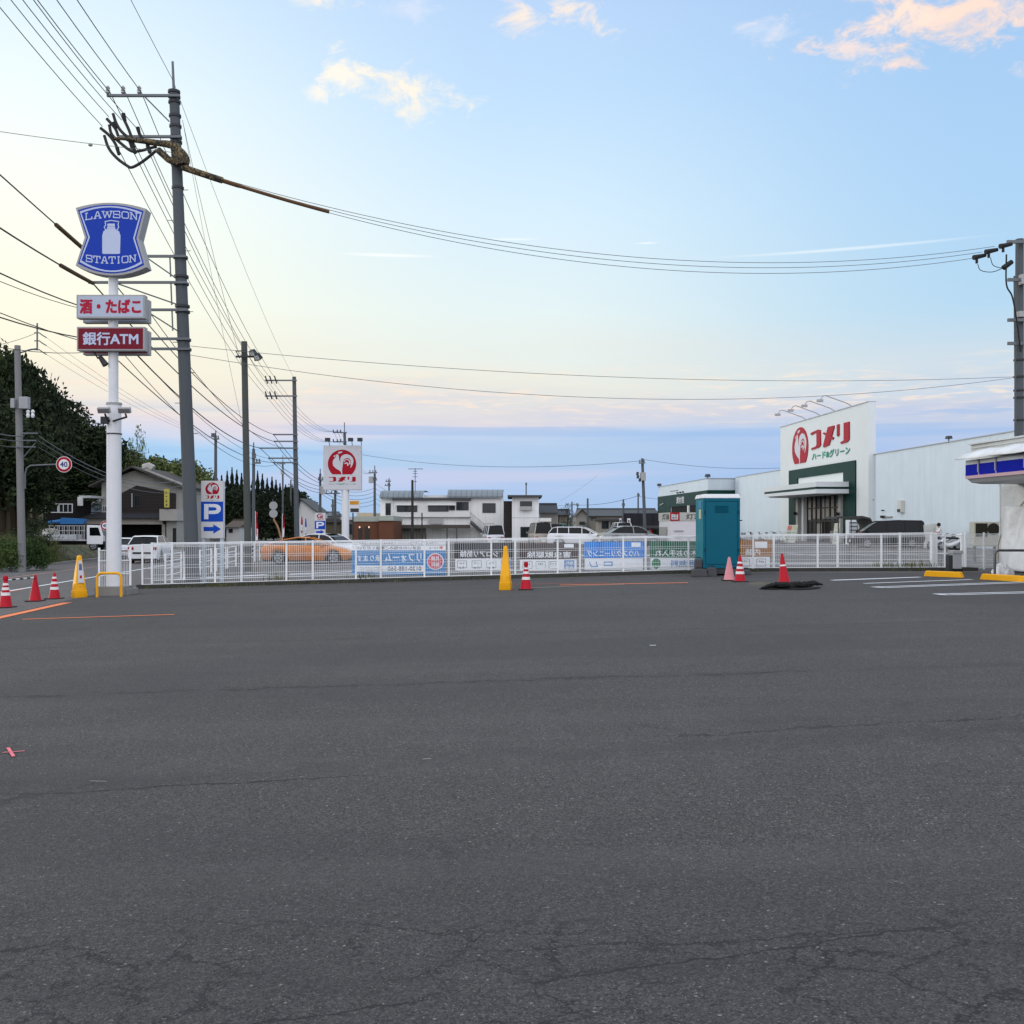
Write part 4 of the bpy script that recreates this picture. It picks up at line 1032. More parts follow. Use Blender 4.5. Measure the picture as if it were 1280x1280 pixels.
for px in (138, 157, 177): insul(b, (gx(px, Y1), Y1-.22, gz(121, Y1)), .27, .075)
b.build('insulators', SGREY, P1)
b = MB()
for k in range(12): q = at1(200+k*38); sd = 1 if k % 2 else -1; b.cyl(q, q+Vector((sd*.36, -.05, 0)), .012, n=5)
b.build('step_bolts', STEEL, P1)
# hanging jumper cables and the wrapped bundle
def z2(x, y, d=0): return PX(110+x/6.4, 60+y/6.4, Y1+d)
WRAP = mat('mottled cable wrap', (.10,.085,.05), .8, var=.5, vs_=9)
wrapm = bpy.data.materials.new('black and yellow wrap'); wrapm.use_nodes = True; tw = NT(wrapm.node_tree); pw = tw.n['Principled BSDF']
cow = tw.n.new('ShaderNodeTexCoord').outputs['Object']
tw.l.new(tw.mix(tw.ss(tw.noise(cow, 11, 3, .6, 1.5), .50, .58), lin(26,25,24), lin(122,102,62)), pw.inputs['Base Color']); pw.inputs['Roughness'].default_value = .8
for pts in ([(200,525),(225,600),(265,665),(330,720),(360,715)], [(170,615),(190,690),(260,760),(350,825),(430,820),(500,800),(550,790)], [(130,700),(165,800),(230,880),(310,940),(350,955),(420,920),(500,860),(550,815)],
            [(100,640),(170,700),(220,770),(250,850)], [(150,565),(215,640),(240,700)], [(275,545),(340,690),(372,840)], [(400,640),(420,700),(480,780),(495,840)]):
    MB().tube(spl([z2(x, y, -.25) for x, y in pts]), .05, 8).build('jumper_cable', WIRE, P1, smooth=True)
b = MB()
for x, y in ((240, 830), (370, 820), (345, 780), (485, 815), (405, 670), (215, 630), (290, 560)): b.cyl(z2(x-8, y-35, -.25), z2(x+8, y+25, -.25), .07, .05, 8)
b.build('sleeves', BLACK, P1)
b = MB(); 
b.tube(spl([z2(215,725,-.3), z2(300,728,-.3), z2(430,745,-.3), z2(560,760,-.32), z2(640,775,-.35), z2(700,800,-.36), z2(730,870,-.36), z2(745,930,-.34)]), [.05]*7+[.08]*7+[.10]*14+[.17]*15, 10)
b.tube(spl([z2(560,815,-.3), z2(610,860,-.3), z2(660,900,-.3), z2(740,915,-.3)]), .11, 8)
b.tube(spl([z2(560,760,-.2), z2(660,770,-.25), z2(760,840,-.2), z2(790,900,-.2), z2(780,950,-.2)]), .10, 8)
b.build('wrapped_bundle', wrapm, P1, smooth=True)
# bundle running off to the right-hand pole
PR, atR = pole('grey concrete utility pole at the right edge behind the wrapped shop', 1274.5, 1273.8, 299, 40, .15, .185, POLEC)
YRp = 40
start = z2(750, 960, -.25); 
def along(f, a, b_, sag): p = a.lerp(b_, f); p.z -= 4*sag*f*(1-f); return p
endR = [PX(1215, 323, 39.2), PX(1228, 315, 39.6), PX(1243, 308, 40.0)]
for k in range(3):
    wire(start+Vector((0, .04*k, .03*k)), endR[k], 1.72-.03*k, .011, WIREG, 'long sagging cable from the wrapped pole top to the right-hand pole', group='three cables crossing the sky', n=50)
dist = lambda px: 0
b = MB(); pts = [along(f/40*.165, start, endR[0], 1.72)+Vector((0, 0, .03)) for f in range(0, 41)]
b.tube(pts, [.09]*10+[.075]*6+[.06]*25, 8)
tag(b.build('cable_cover', mat('brown cable cover', (.11,.06,.03), .7, var=.35, vs_=4), smooth=True), 'brown protective cover sleeved over the sagging cables right of the big pole', 'cable cover')
b = MB(); pts = [along(f/20*.045, start, endR[0], 1.72)+Vector((0, -.02, .03)) for f in range(0, 21)]
b.tube(pts, .11, 8); b.build('bundle_tail', wrapm, P1, smooth=True)
# right pole fittings
b = MB()
for py, pxl, pr_, dz in ((305, 1254, 1290, 0), (352, 1255, 1280, 0), (402, 1255, 1282, 0), (431, 1255, 1282, 0)):
    b.box(((gx(pxl, YRp)+gx(pr_, YRp))/2, YRp-.3, gz(py, YRp)), (gx(pr_, YRp)-gx(pxl, YRp), .1, .12), 0)
b.build('crossarm', STEEL, PR)
b = MB()
for (px, py) in ((1217, 322), (1232, 315), (1250, 308)):
    q = PX(px, py, YRp-.6); b.cyl(q, q+Vector((.5, .1, .12)), .10, .07, 8); b.cyl(q+Vector((.12, 0, 0)), q+Vector((.12, 0, -.22)), .05, n=6)
b.tube(spl([PX(1222, 330, 39.5), PX(1226, 338, 39.5), PX(1240, 340, 39.5), PX(1254, 335, 39.5)]), .015, 5); b.tube(spl([PX(1238, 322, 39.5), PX(1242, 332, 39.5), PX(1256, 336, 39.5)]), .015, 5)
b.cyl(PX(1254, 335, 39.5), PX(1265, 327, 39.5), .10, .09, 8); b.tube(spl([PX(1258, 318, 39.5), PX(1258, 355, 39.5), PX(1265, 370, 39.5), PX(1270, 395, 39.5), PX(1276, 440, 39.6)]), .03, 6)
b.build('insulator_set', BLACK, PR)
b = MB(); b.bb(gx(1270, YRp), gx(1281, YRp), YRp-.45, YRp-.2, gz(358, YRp), gz(346, YRp)); b.bb(gx(1268, YRp), gx(1283, YRp), YRp-.35, YRp-.15, gz(398, YRp), gz(391, YRp)); b.build('switch_box', SGREY, PR)
b = MB()
for py in (450, 471, 488, 497, 525): b.cyl((gx(1274, YRp), YRp, gz(py, YRp)-.03), (gx(1274, YRp), YRp, gz(py, YRp)+.03), .215, n=12)
b.build('bands', DARKST, PR)
MB().tube([PX(1268, 345, 39.7), PX(1269, 470, 39.7), PX(1269, 545, 39.7)], .035, 6).build('conduit', POLEC, PR)

# floodlight pole
P2, at2 = pole('dark lighting pole with two floodlights near its top, right of the big pole', 305.2, 310.5, 427, 44, .13, .15, mat('dark pole', (.075,.08,.075), .8, var=.15))
b = MB(); b.bb(gx(297, 44), gx(322, 44), 43.7, 43.78, gz(447, 44)-.04, gz(447, 44)+.04); b.bb(gx(297, 44), gx(310, 44), 43.7, 43.78, gz(440, 44)-.02, gz(440, 44)+.02); b.cyl((gx(297, 44), 43.7, gz(440, 44)), (gx(302, 44), 43.7, gz(449, 44)), .02); b.build('crossarm', DARKST, P2)
for px, py in ((316, 441), (322, 446)):
    c = PX(px, py, 43.5); lp = MB().box(c, (.30, .28, .26), R(-30), .7, R(35)).build('floodlight', DARKST, P2, bevel=.02)
    MB().box(c+Vector((0, -.15, -.07)), (.22, .02, .18), R(-30), 1, R(35)).build('lens', glassmat('bright lens', (190,190,185), .15), lp)
# second tall road pole
P3, at3 = pole('grey utility pole with many crossarms, between the floodlight pole and the store sign', 367.7, 371.5, 471, 80, .15, .21)
for py, pxl in ((476, 332), (495.5, 332), (543.5, 342), (552, 343), (560.5, 325), (573, 336), (578.5, 342)): arm(P3, at3, py, pxl, None, 80, .11)
b = MB()
for py in (476, 495.5):
    for px in (333.5, 339, 345): q = PX(px, py, 79.6); b.cyl(q+Vector((-.12, 0, .38)), q+Vector((.06, 0, -.22)), .055, n=6)
b.build('insulators', DARKST, P3)
P4, at4 = pole('grey utility pole standing directly behind the square rooster sign', 430.7, 434.5, 540, 122, .16, .21)
MB().cyl(PX(430.7, 540, 122), PX(430.5, 528, 122), .06, n=6).build('top_rod', STEEL, P4)
for py, a_, c_ in ((540.8, 417, 434), (552.5, 417, 434)): 
    arm(P4, at4, py, a_, c_, 122, .13)
    b = MB()
    for px in (417, 422, 426): q = PX(px, py, 121.7); b.cyl(q, q+Vector((-.05, 0, .35)), .07, n=6)
    b.build('insulators', DARKST, P4)
def small_pole(label, px, ytop, Yd, r, arms=(), m=POLEC, tr=None, rod=0, group='distant utility poles', pxb=None):
    P, at = pole(label, px, pxb or px, ytop+rod, Yd, r*.75, r, m, group=group)
    if rod: MB().cyl(PX(px, ytop+rod, Yd), PX(px, ytop, Yd), r*.35, n=5).build('top_rod', STEEL, P)
    for py, a_, c_ in arms: 
        b = MB(); b.bb(gx(a_, Yd), gx(c_, Yd), Yd-.3, Yd-.2, gz(py, Yd)-.06, gz(py, Yd)+.06)
        for k in range(3): q = gx(a_+(c_-a_)*(k+.5)/3, Yd); b.cyl((q, Yd-.25, gz(py, Yd)), (q, Yd-.25, gz(py, Yd)+.3), .06, n=6)
        b.build('crossarm', STEEL, P)
    if tr: 
        c = PX(tr[0], tr[1], Yd-.3); MB().cyl(c-Vector((0, 0, .35)), c+Vector((0, 0, .4)), .28, n=10).build('transformer', SGREY, P)
    return P, at
P5, at5 = small_pole('slim grey pole left of the rooster sign with stubby side brackets', 400.3, 586, 100, .15, [(600, 398, 405)], rod=6, tr=(402.5, 613))
small_pole('grey pole with a transformer right of the rooster sign', 468.4, 582, 118, .17, [(591, 461, 472), (600, 463, 472)], tr=(463.7, 600), rod=10)
small_pole('short pole with two crossarms above the long white building roof', 486.3, 597, 150, .15, [(602, 482, 489), (607, 481, 489)], rod=6)
small_pole('dark pole just left of the rooster sign post', 419, 612, 110, .16, [(617, 405, 425)], m=mat('dark pole', (0,0,0)))
small_pole('thin distant pole left of the rooster sign post', 416, 624, 170, .2, [(633, 414, 418)])
small_pole('thin pole between the big pole and the parking sign, rising from the woods', 269.6, 538, 90, .16, [(546, 265, 270), (549, 268, 275)], rod=8)
small_pole('slim pole right behind the floodlight pole', 317, 553, 75, .14, [(572, 316, 321), (579, 317, 327)], rod=8)
small_pole('thin pole with a dark fitting between the floodlight pole and the crossarm pole', 353.5, 569, 160, .17, [(580, 350, 357)], tr=(353, 590), rod=8)
small_pole('thin pole above the roofs, right of the floodlight pole over the conifers', 353.5+10, 600, 210, .2, [(606, 360, 367)])
P8, at8 = small_pole('grey pole with a transformer cluster left of the green-banded annex', 802.8, 573, 96, .17, [(579, 798, 806)], tr=(803.5, 596), pxb=807)
b = MB()
for px, py in ((797, 598), (799.5, 602), (796.5, 594)): q = PX(px, py, 95.6); b.cyl(q, q+Vector((.05, 0, .3)), .12, n=8)
b.build('switchgear', DARKST, P8)
for px, yt, Yd, ars, nm in ((715, 627, 180, [(631, 713, 722)], 'thin far pole right of the small tree between the roofs'), (722, 629, 200, [(632, 720, 724)], 'farther thin pole just left of the long grey roof'), (734.6, 623, 120, [], 'bare grey post in front of the left end of the long grey roof'),
                            (779.2, 624, 130, [(632, 777, 781)], 'slim pole before the right half of the long grey roof'), (797.7, 616, 150, [(620, 796, 799.5)], 'slim pole just left of the leaning transformer pole'), (657.7, 603, 190, [(606, 656.5, 659)], 'thin pole above the small white box building')):
    small_pole(nm, px, yt, Yd, .14, ars)
small_pole('dark bare pole in front of the long white building', 515.5, 600, 95, .14, [], m=mat('blackened wood', (.035,.033,.032), .8))
small_pole('short dark post beside the bare pole in front of the white building', 527.5, 641, 100, .08, [], m=mat('blackened wood', (0,0,0)))
# left pole across the road
PL, atL = pole('light grey utility pole on the verge across the road, speed sign on its arm', 21.8, 28, 432, 50, .14, .19, POLEL)
YL = 50
b = MB(); b.tube([PX(25, 441, YL), PX(38, 437, YL), PX(46, 436, YL)], .04, 6); b.cyl(PX(46.5, 438, YL), PX(46.5, 404, YL), .04, n=6)
for py in (416, 426, 437): b.tube([PX(43, py, YL), PX(49, py, YL), PX(53, py+3, YL), PX(58, py+6, YL)], .03, 6)
b.build('crossarm', STEEL, PL)
b = MB(); b.bb(gx(17, YL), gx(22, YL), YL-.35, YL-.1, gz(511, YL), gz(499, YL)); b.bb(gx(28, YL), gx(39.5, YL), YL-.4, YL-.1, gz(512, YL), gz(497, YL)); b.build('transformer', mat('pale grey tank', (.30,.31,.32), .5), PL, bevel=.03)
b = MB()
for px in (35, 41): b.lathe(PX(px, 522, YL-.25), [(.06, 0), (.09, .1), (.06, .2), (.09, .3), (.04, .38)], 8)
b.build('insulators', WHITE, PL)
b = MB()
for py, a_, c_ in ((542, 29, 50), (551, 29, 48), (559, 22, 47)): b.bb(gx(a_, YL), gx(c_, YL), YL-.25, YL-.18, gz(py, YL)-.03, gz(py, YL)+.03)
b.cyl(PX(30, 571, YL-.2), PX(44, 554, YL-.2), .025, n=6); b.build('lower_brackets', STEEL, PL)
MB().tube([PX(31.5, 611, YL-.2), PX(31.5, 592, YL-.2), PX(33.5, 585, YL-.2), PX(38.5, 582, YL-.2), PX(72, 580.5, YL-.2)], .04, 8).build('sign_arm', STEEL, PL, smooth=True)
def roundsign(parent, px, py, Yd, rpx, word, nm='speed_sign'):
    c = PX(px, py, Yd); r = rpx/F*Yd; fr = front(c.x, Yd, c.z)
    D = lambda q: [(q*math.cos(k/32*6.283), q*math.sin(k/32*6.283)) for k in range(32)]
    h = MB().prism(D(r), fr, 0, .01).build(nm, WHITE, parent)
    MB().prism(D(r*.93), fr, .010, .016).build('red_ring', RED, h); MB().prism(D(r*.64), fr, .016, .022).build('inner_disc', WHITE, h)
    MB().text(word, 0, 0, r*.92, r*.66, fr, .027, .035).build('lettering', mat('navy print', (.01,.03,.14), .5), h)
roundsign(PL, 80, 580.5, YL-.3, 10, '40')
t = thing('speed_limit_sign', 'small round speed limit sign on a post beside the white pole, across the road', 'sign', (gx(131.5, 62), 62, g(-25)))
MB().cyl((gx(132, 62), 62.1, g(-25)), PX(132, 652, 62.1), .04, n=8).build('post', STEEL, t); roundsign(t, 131.5, 657, 62, 6, '40')
# round mirrors seen from behind
t = thing('road_mirror', 'pair of round road signs seen from behind on a bent rusty post', 'sign', (gx(352, 64), 64, g(-14)))
MB().tube([(gx(357.5, 64), 64, g(-14)), PX(349, 664, 64), PX(346.5, 657, 64), PX(342.5, 650, 64), PX(342, 628, 64)], .06, 8).build('post', mat('rusty post', (.30,.17,.09), .8, var=.4), t, smooth=True)
for py in (632, 642): MB().cyl(PX(341.6, py, 63.9), PX(341.6, py, 63.9)+Vector((0, .04, 0)), .26, n=24).build('disc', mat('sign back grey', (.30,.31,.31), .5), t)
# promotional flags
def flag(label, px, yt, yb, wpx, Yd, m, ph, lab=None):
    t = thing('banner_flag', label, 'flag', (gx(px, Yd), Yd, g(gx(px, Yd))), group='promotional flags by the road')
    MB().cyl((gx(px, Yd), Yd, g(gx(px, Yd))), PX(px, yt-1, Yd), .02, n=6).build('pole', WHITE, t)
    b = MB(); w_ = wpx/F*Yd; z1_, z0_ = gz(yt, Yd), gz(yb, Yd); vs = []; n = 10
    for i in range(n+1):
        z = z1_+(z0_-z1_)*i/n; s_ = .08*math.sin(i*.8+ph)
        vs += [(gx(px, Yd)+.03, Yd-.01, z), (gx(px, Yd)+w_*.5, Yd-.02+s_, z), (gx(px, Yd)+w_, Yd-.01-s_, z)]
    fs = []
    for i in range(n): a = i*3; fs += [(a, a+1, a+4, a+3), (a+1, a+2, a+5, a+4)]
    b.add(vs, fs); b.use(0); o = b.build('cloth', m, t)
    s = o.modifiers.new('thickness', 'SOLIDIFY'); s.thickness = .006
    MB().bb(gx(px, Yd)+.03, gx(px, Yd)+w_, Yd-.06, Yd-.05, z0_+(z1_-z0_)*.15, z0_+(z1_-z0_)*.5).build('white_print', PALE2, t)
flag('red and white tall flag right of the floodlight pole', 319.5, 640, 682, 3, 60, RED, 0)
flag('red flag nearer the crossarm pole', 353, 643, 676, 2.6, 64, RED, 1)
flag('red flag left of the far parking sign', 376, 646, 666, 2.2, 76, RED, 2)
flag('blue flag left of the far parking sign', 381, 648, 670, 2, 74, BLUE, 2)

# ================================================================== cables
BK = Vector((5.2, -40, 0)); FW = Vector((gx(335, 80), 80, 0))
def q1(px, py, d=-.22): return PX(px, py, Y1+d)
hv = 'high cable running back over the road from the big pole'; hf = 'high cable running on along the road from the big pole to the next pole'
tops = [(138, 116), (157, 116), (177, 116)]
for k, (px, py) in enumerate(tops):
    wire(q1(px, py), q1(px, py)+BK, 1.1, .014, WIRE, hv, group='cables from the big pole towards the viewer')
    wire(q1(px, py), PX((333, 339, 345)[k], 474, 79.6), .9, .014, WIRE, hf, group='cables along the road')
for k, (px, py) in enumerate(((128, 158), (136, 146), (152, 150), (175, 165))):
    wire(q1(px, py), q1(px, py)+BK, 1.0+.1*k, .012, WIRE, hv, group='cables from the big pole towards the viewer')
for k, (px, py) in enumerate(((150, 190), (168, 192), (187, 192))):
    wire(q1(px, py), PX((333, 339, 345)[k], 495, 79.6), .8, .013, WIRE, hf, group='cables along the road')
wire(PX(216, 100, Y1), PX(216, 100, Y1)+BK, .6, .010, WIREG, 'thin earth wire running back from the rod on the big pole', group='cables from the big pole towards the viewer')
wire(PX(216, 100, Y1), PX(367, 472, 80), .6, .008, WIREG, hf, group='cables along the road')
lowl = 'low communication cable running back over the road from the big pole arms'
for (px, py, r_, sg_) in ((118, 323, .030, .2), (116, 354, .035, .9), (121, 389, .03, 1.3), (126, 391, .016, 1.6), (121, 425, .028, 1.5), (150, 437, .018, 1.3), (135, 437, .014, 2.2)):
    wire(q1(px, py), q1(px, py)+BK, sg_, r_*.66, WIRE, lowl, group='low cables from the big pole towards the viewer')
for (pa, ya, pb, yb_, r_, sg_) in ((118, 323, 342, 543, .03, 1.0), (116, 354, 343, 552, .035, .9), (121, 389, 325, 560, .04, .9), (126, 391, 336, 573, .016, 1.0), (121, 425, 342, 578, .028, 1.0), (150, 437, 350, 579, .018, 1.5), (186, 389, 362, 560, .02, 1.2)):
    wire(q1(pa, ya), PX(pb, yb_, 79.7), sg_, r_*.7, WIRE, 'low communication cable running on along the road to the next pole', group='low cables along the road')
for a_, b_, r_ in (((62, 280), (95, 307), .05), ((75, 328), (116, 356), .06)):
    A_ = q1(a_[0], a_[1]); 
# dark sleeves on two of the low cables
for (px, py, sg_, f0, f1) in ((118, 323, .2, .02, .10), (116, 354, .9, .0, .085)):
    a_, b_ = q1(px, py), q1(px, py)+BK
    MB().tube([along(f0+(f1-f0)*k/8, a_, b_, sg_) for k in range(9)], .065, 8).build('cable_sleeve', mat('brown cable cover', (0,0,0)), P1)
for k, px in enumerate((333, 339, 345)):
    wire(PX(px, 474, 79.6), PX((417, 422, 426)[k], 539, 121.7), 1.3, .013, WIRE, 'high cable from the crossarm pole to the pole behind the rooster sign', group='cables along the road')
    wire(PX(px, 495, 79.6), PX((417, 422, 426)[k], 551, 121.7), 1.3, .013, WIRE, 'second-tier cable from the crossarm pole to the pole behind the rooster sign', group='cables along the road')
    wire(PX((417, 422, 426)[k], 539, 121.7), PX(463+k*3, 590, 190), 2, .015, WIRE, 'distant cable beyond the rooster sign', group='far cables')
for k, (pa, ya) in enumerate(((342, 543), (343, 552), (325, 560), (336, 573), (342, 578))):
    wire(PX(pa, ya, 79.7), PX(400, 600+k*4, 100), .5, .022, WIRE, 'low cable from the crossarm pole to the slim pole by the rooster sign', group='low cables along the road')
    wire(PX(400, 600+k*4, 100), PX(468, 610+k*5, 118), .8, .02, WIRE, 'low cable passing behind the rooster sign', group='low cables along the road')
    wire(PX(468, 604+k*6, 118), PX(560-k*8, 640+k*2, 190), .8, .015, WIRE, 'low cable leaving the transformer pole', group='far cables')
# cross-sky service lines
wire(PX(233, 432, 34), PX(1268, 471, 40), .55, .009, WIREG, 'upper thin line crossing the sky low between the big pole and the right pole', group='two thin lines crossing the sky', n=40)
wire(PX(233, 443, 34), PX(1268, 472, 40), 1.15, .009, WIREG, 'lower thin line crossing the sky low between the big pole and the right pole', group='two thin lines crossing the sky', n=40)
wire(PX(228, 150, 34), PX(306, 470, 44), .3, .008, WIREG, 'thin stay line from the big pole down to the floodlight pole', group='stay lines')
wire(PX(230, 160, 34), PX(309, 560, 44), .3, .006, WIREG, 'thin stay line from the big pole down to the floodlight pole', group='stay lines')
wire(PX(-30, 160, 30), PX(222, 191, 34), .05, .010, WIREG, 'thin line with a ball entering from the left edge to the big pole')
c = PX(113, 181, 32.0); b = MB(); b.lathe(c, [(0, -.06), (.06, -.03), (.07, 0), (.06, .03), (0, .06)], 10)
b.build('line_ball', SGREY, P1)
wire(PX(434, 565, 122), PX(802, 576, 96), 1.1, .018, WIRE, 'long line from behind the rooster sign to the leaning transformer pole', n=30)
wire(PX(803, 574, 96), PX(975, 585, 98), .35, .016, WIRE, 'line from the leaning transformer pole to the store tower')
wire(PX(715, 631, 180), PX(797, 620, 150), .5, .03, WIRE, 'far line above the long grey roof', group='far cables'); wire(PX(797, 620, 150), PX(830, 624, 150), .1, .02, WIRE, 'far line behind the annex corner', group='far cables')
wire(PX(658, 631, 180), PX(715, 631, 180), .2, .02, WIRE, 'far line left of the long grey roof', group='far cables')
wire(PX(700, 626, 150), PX(746, 595, 140), .2, .012, WIREG, 'slanting far line above the low roofs', group='far cables')
wire(PX(-20, 434, 50), PX(46, 416, 50), .1, .012, WIRE, 'thin line reaching the left verge pole from the edge')
lv = 'cable from the verge pole across the road into the distance'
for k, py in enumerate((422, 432, 443)):
    wire(PX(58, py, 50), PX(269, 548+k, 90), .5, .008, WIREG, lv, group='cables from the verge pole')
for k, (py, r_) in enumerate(((545, .025), (551, .02), (559, .014))):
    wire(PX(48, py, 49.8), PX(225+8*k, 600+k*6, 78), 1.0, r_, WIREG, lv, group='cables from the verge pole'); wire(PX(-20, py-8, 46), PX(30, py, 49.8), .1, r_, WIREG, 'cable reaching the verge pole from the left edge', group='cables from the verge pole')
# ================================================================== the white store on the right
NN = math.sqrt(1+.0049)
def WF(X0): return frame((X0, 0, 0), (.07, -1, 0), (0, 0, 1))
def wp(px, py, X0):
    Yd = X0/((px-640)/F+.07); return (-Yd*NN, gz(py, Yd))
WALLM = stripes('store wall panels', (192,202,209), (176,186,193), (.07, -1), 1.0, .02, .55, bump=.08)
XM = 36.0
st_ = thing('store_building', 'long white store with a tall entrance block, green portal and red rooster sign', 'store', (30, 85, g(30)))
fr = WF(XM); zT = 7.6
zG = g(30)-.1
yA = 125.0; sA = -yA*NN; sB = -40*NN
b = MB(); b.rect(sA, sB, zG, zT, fr, -30, 0); b.build('main_hall', WALLM, st_)
b = MB(); b.rect(sA, sB, zT, zT+.07, fr, -.35, .06); b.build('coping', mat('grey coping', (.34,.36,.37), .5), st_)
# entrance block
XT = 35.5; fT = WF(XT)
pTL, pTR = wp(975.5, 534, XT), wp(1085.5, 503.3, XT)
s0, s1, zt = pTL[0], pTR[0], (pTL[1]+pTR[1])/2
TOWM = mat('entrance block panel', (.58,.61,.61), .55, var=.05, vs_=.5)
gl0, gl1 = wp(1004, 640, XT)[0], wp(1050, 640, XT)[0]       # glass opening
zgl = wp(1027, 617.5, XT)[1]
b = MB(); b.prism([(s0, zG), (gl0, zG), (gl0, zgl), (gl1, zgl), (gl1, zG), (s1, zG), (s1, zt), (s0, zt)], fT, -.62, 0); tow = b.build('entrance_block', TOWM, st_)
b = MB(); b.rect(s0, s1, zt, zt+.08, fT, -.66, .05); b.build('coping', mat('grey coping', (0,0,0)), tow)
# green portal: legs and lintel
go0, go1 = wp(987.3, 600, XT)[0], wp(1070.5, 600, XT)[0]; gi0, gi1 = wp(998, 600, XT)[0], wp(1055.5, 600, XT)[0]
zgo = (wp(987.3, 588.7, XT)[1]+wp(1070, 575, XT)[1])/2; zgi = (wp(998, 598, XT)[1]+wp(1055.5, 590, XT)[1])/2
b = MB(); b.prism([(go0, zG), (gi0, zG), (gi0, zgi), (gi1, zgi), (gi1, zG), (go1, zG), (go1, zgo), (go0, zgo)], fT, .002, .12); b.build('green_portal', GREEN, st_)
# recessed glass front
b = MB(); b.rect(gl0-.01, gl1+.01, zG, zgl, fT, -.49, -.45); gf = b.build('glass_front', glassmat('shop glass', (46,44,42), .35), st_)
b = MB(); n = 8
for i in range(n+1): s = gl0+(gl1-gl0)*i/n; b.rect(s-.06, s+.06, zG, zgl, fT, -.45, -.37)
for f in (.45, .72): z = zG+(zgl-zG)*f; b.rect(gl0, gl1, z-.06, z+.06, fT, -.45, -.35)
b.build('mullions', mat('dark bronze frame', (.04,.038,.036), .5), gf)
b = MB()
for i, (c0, c1_, z0_, z1_) in enumerate(((.02, .10, .48, .95), (.16, .22, .5, .96), (.28, .35, .5, .7), (.42, .6, .5, .9), (.66, .73, .5, .95), (.80, .93, .5, .8), (.27, .4, .05, .40), (.62, .7, .02, .25))):
    b.rect(gl0+(gl1-gl0)*c0, gl0+(gl1-gl0)*c1_, zG+(zgl-zG)*z0_, zG+(zgl-zG)*z1_, fT, -.45, -.43)
b.build('window_blind', mat('pale blinds', (.26,.245,.23), .8, var=.2), gf)
b = MB(); b.rect(gl0+(gl1-gl0)*.42, gl0+(gl1-gl0)*.62, zG, zG+2.2, fT, -.45, -.42); b.build('open_doorway', mat('dark interior', (.012,.012,.013), .9), gf)
for s in (gi0+.25, gi1-.55): MB().rect(s, s+.55, zG, wp(1027, 617, XT)[1], fT, .002, .35).build('pilaster', mat('grey pilaster', (.30,.295,.28), .6), st_)
b = MB(); 
for s, f in ((gi0+.5, .62), (gi1-.3, .58)): c = WF(XT); O, U, V, N = c; q = O+U*s+V*(zG+(zgl-zG)*f)+N*.55; b.box(q, (.3, .3, .28))
b.build('wall_lamps', BLACK, st_)
# canopy
XC = 32.5; fC = WF(XC)
c0 = wp(955.5, 615, XC)[0]; c1_ = wp(1020.5, 602, XC)[0]; zc1 = (wp(1020.5, 602, XC)[1]); zc0 = wp(1020.5, 617, XC)[1]; zcm = wp(1020.5, 609.5, XC)[1]
b = MB(); b.rect(c0, c1_, zcm+.08, zc1, fC, -2.9, 0); b.rect(c0+.4, c1_-.4, zc0, zc0+.15, fC, -2.9, -.35)
b.prism([(c0, zc0+.12), (c1_, zc0+.02), (c1_, zcm-.12), (c0, zcm-.12)], fC, -2.9, 0)
cn = b.build('entrance_canopy', mat('canopy white', (.56,.58,.585), .5, var=.05), st_)
b = MB(); b.rect(c0+.02, c1_-.02, zcm-.12, zcm+.08, fC, -2.9, .012); b.build('dark_stripe', GREEN, cn)
O, U, V, N = fC
# roundel and lettering on the block
r0, r1 = wp(990.8, 556, XT), wp(1010.7, 556, XT); ry1 = (wp(1001, 534, XT)[1]); ry0 = wp(1001, 579, XT)[1]
roundel(st_, fT, r0[0], r1[0], ry0, ry1, LBF2, 0, .06)
shopname(st_, fT, wp(1014.5, 550, XT)[0], wp(1062.5, 550, XT)[0], (wp(1014.5, 562, XT)[1]+wp(1062, 553.5, XT)[1])/2, (wp(1014.5, 538, XT)[1]+wp(1062, 528.5, XT)[1])/2, 0, .10)
subname(st_, fT, wp(1015.5, 570, XT)[0], wp(1063, 570, XT)[0], (wp(1016, 575.3, XT)[1]+wp(1062, 568, XT)[1])/2, (wp(1016, 565.5, XT)[1]+wp(1062, 558, XT)[1])/2, .05, .05)
# gooseneck lamps on the block
for px, py in ((1006, 524), (1023.5, 519), (1042, 514.5), (1063, 508)):
    s = wp(px, py, XT)[0]; O, U, V, N = fT
    a_ = O+U*s+V*zt+N*(-.3); lp = MB().tube([a_, a_+V*.35+N*.6, a_+V*1.0+N*2.5, a_+V*.95+N*2.75, a_+V*.65+N*2.95], .045, 6).build('lamp_arm', SGREY, st_)
    MB().box(a_+V*.55+N*3.0, (.5, .35, .2)).build('lamp_head', SGREY, lp)
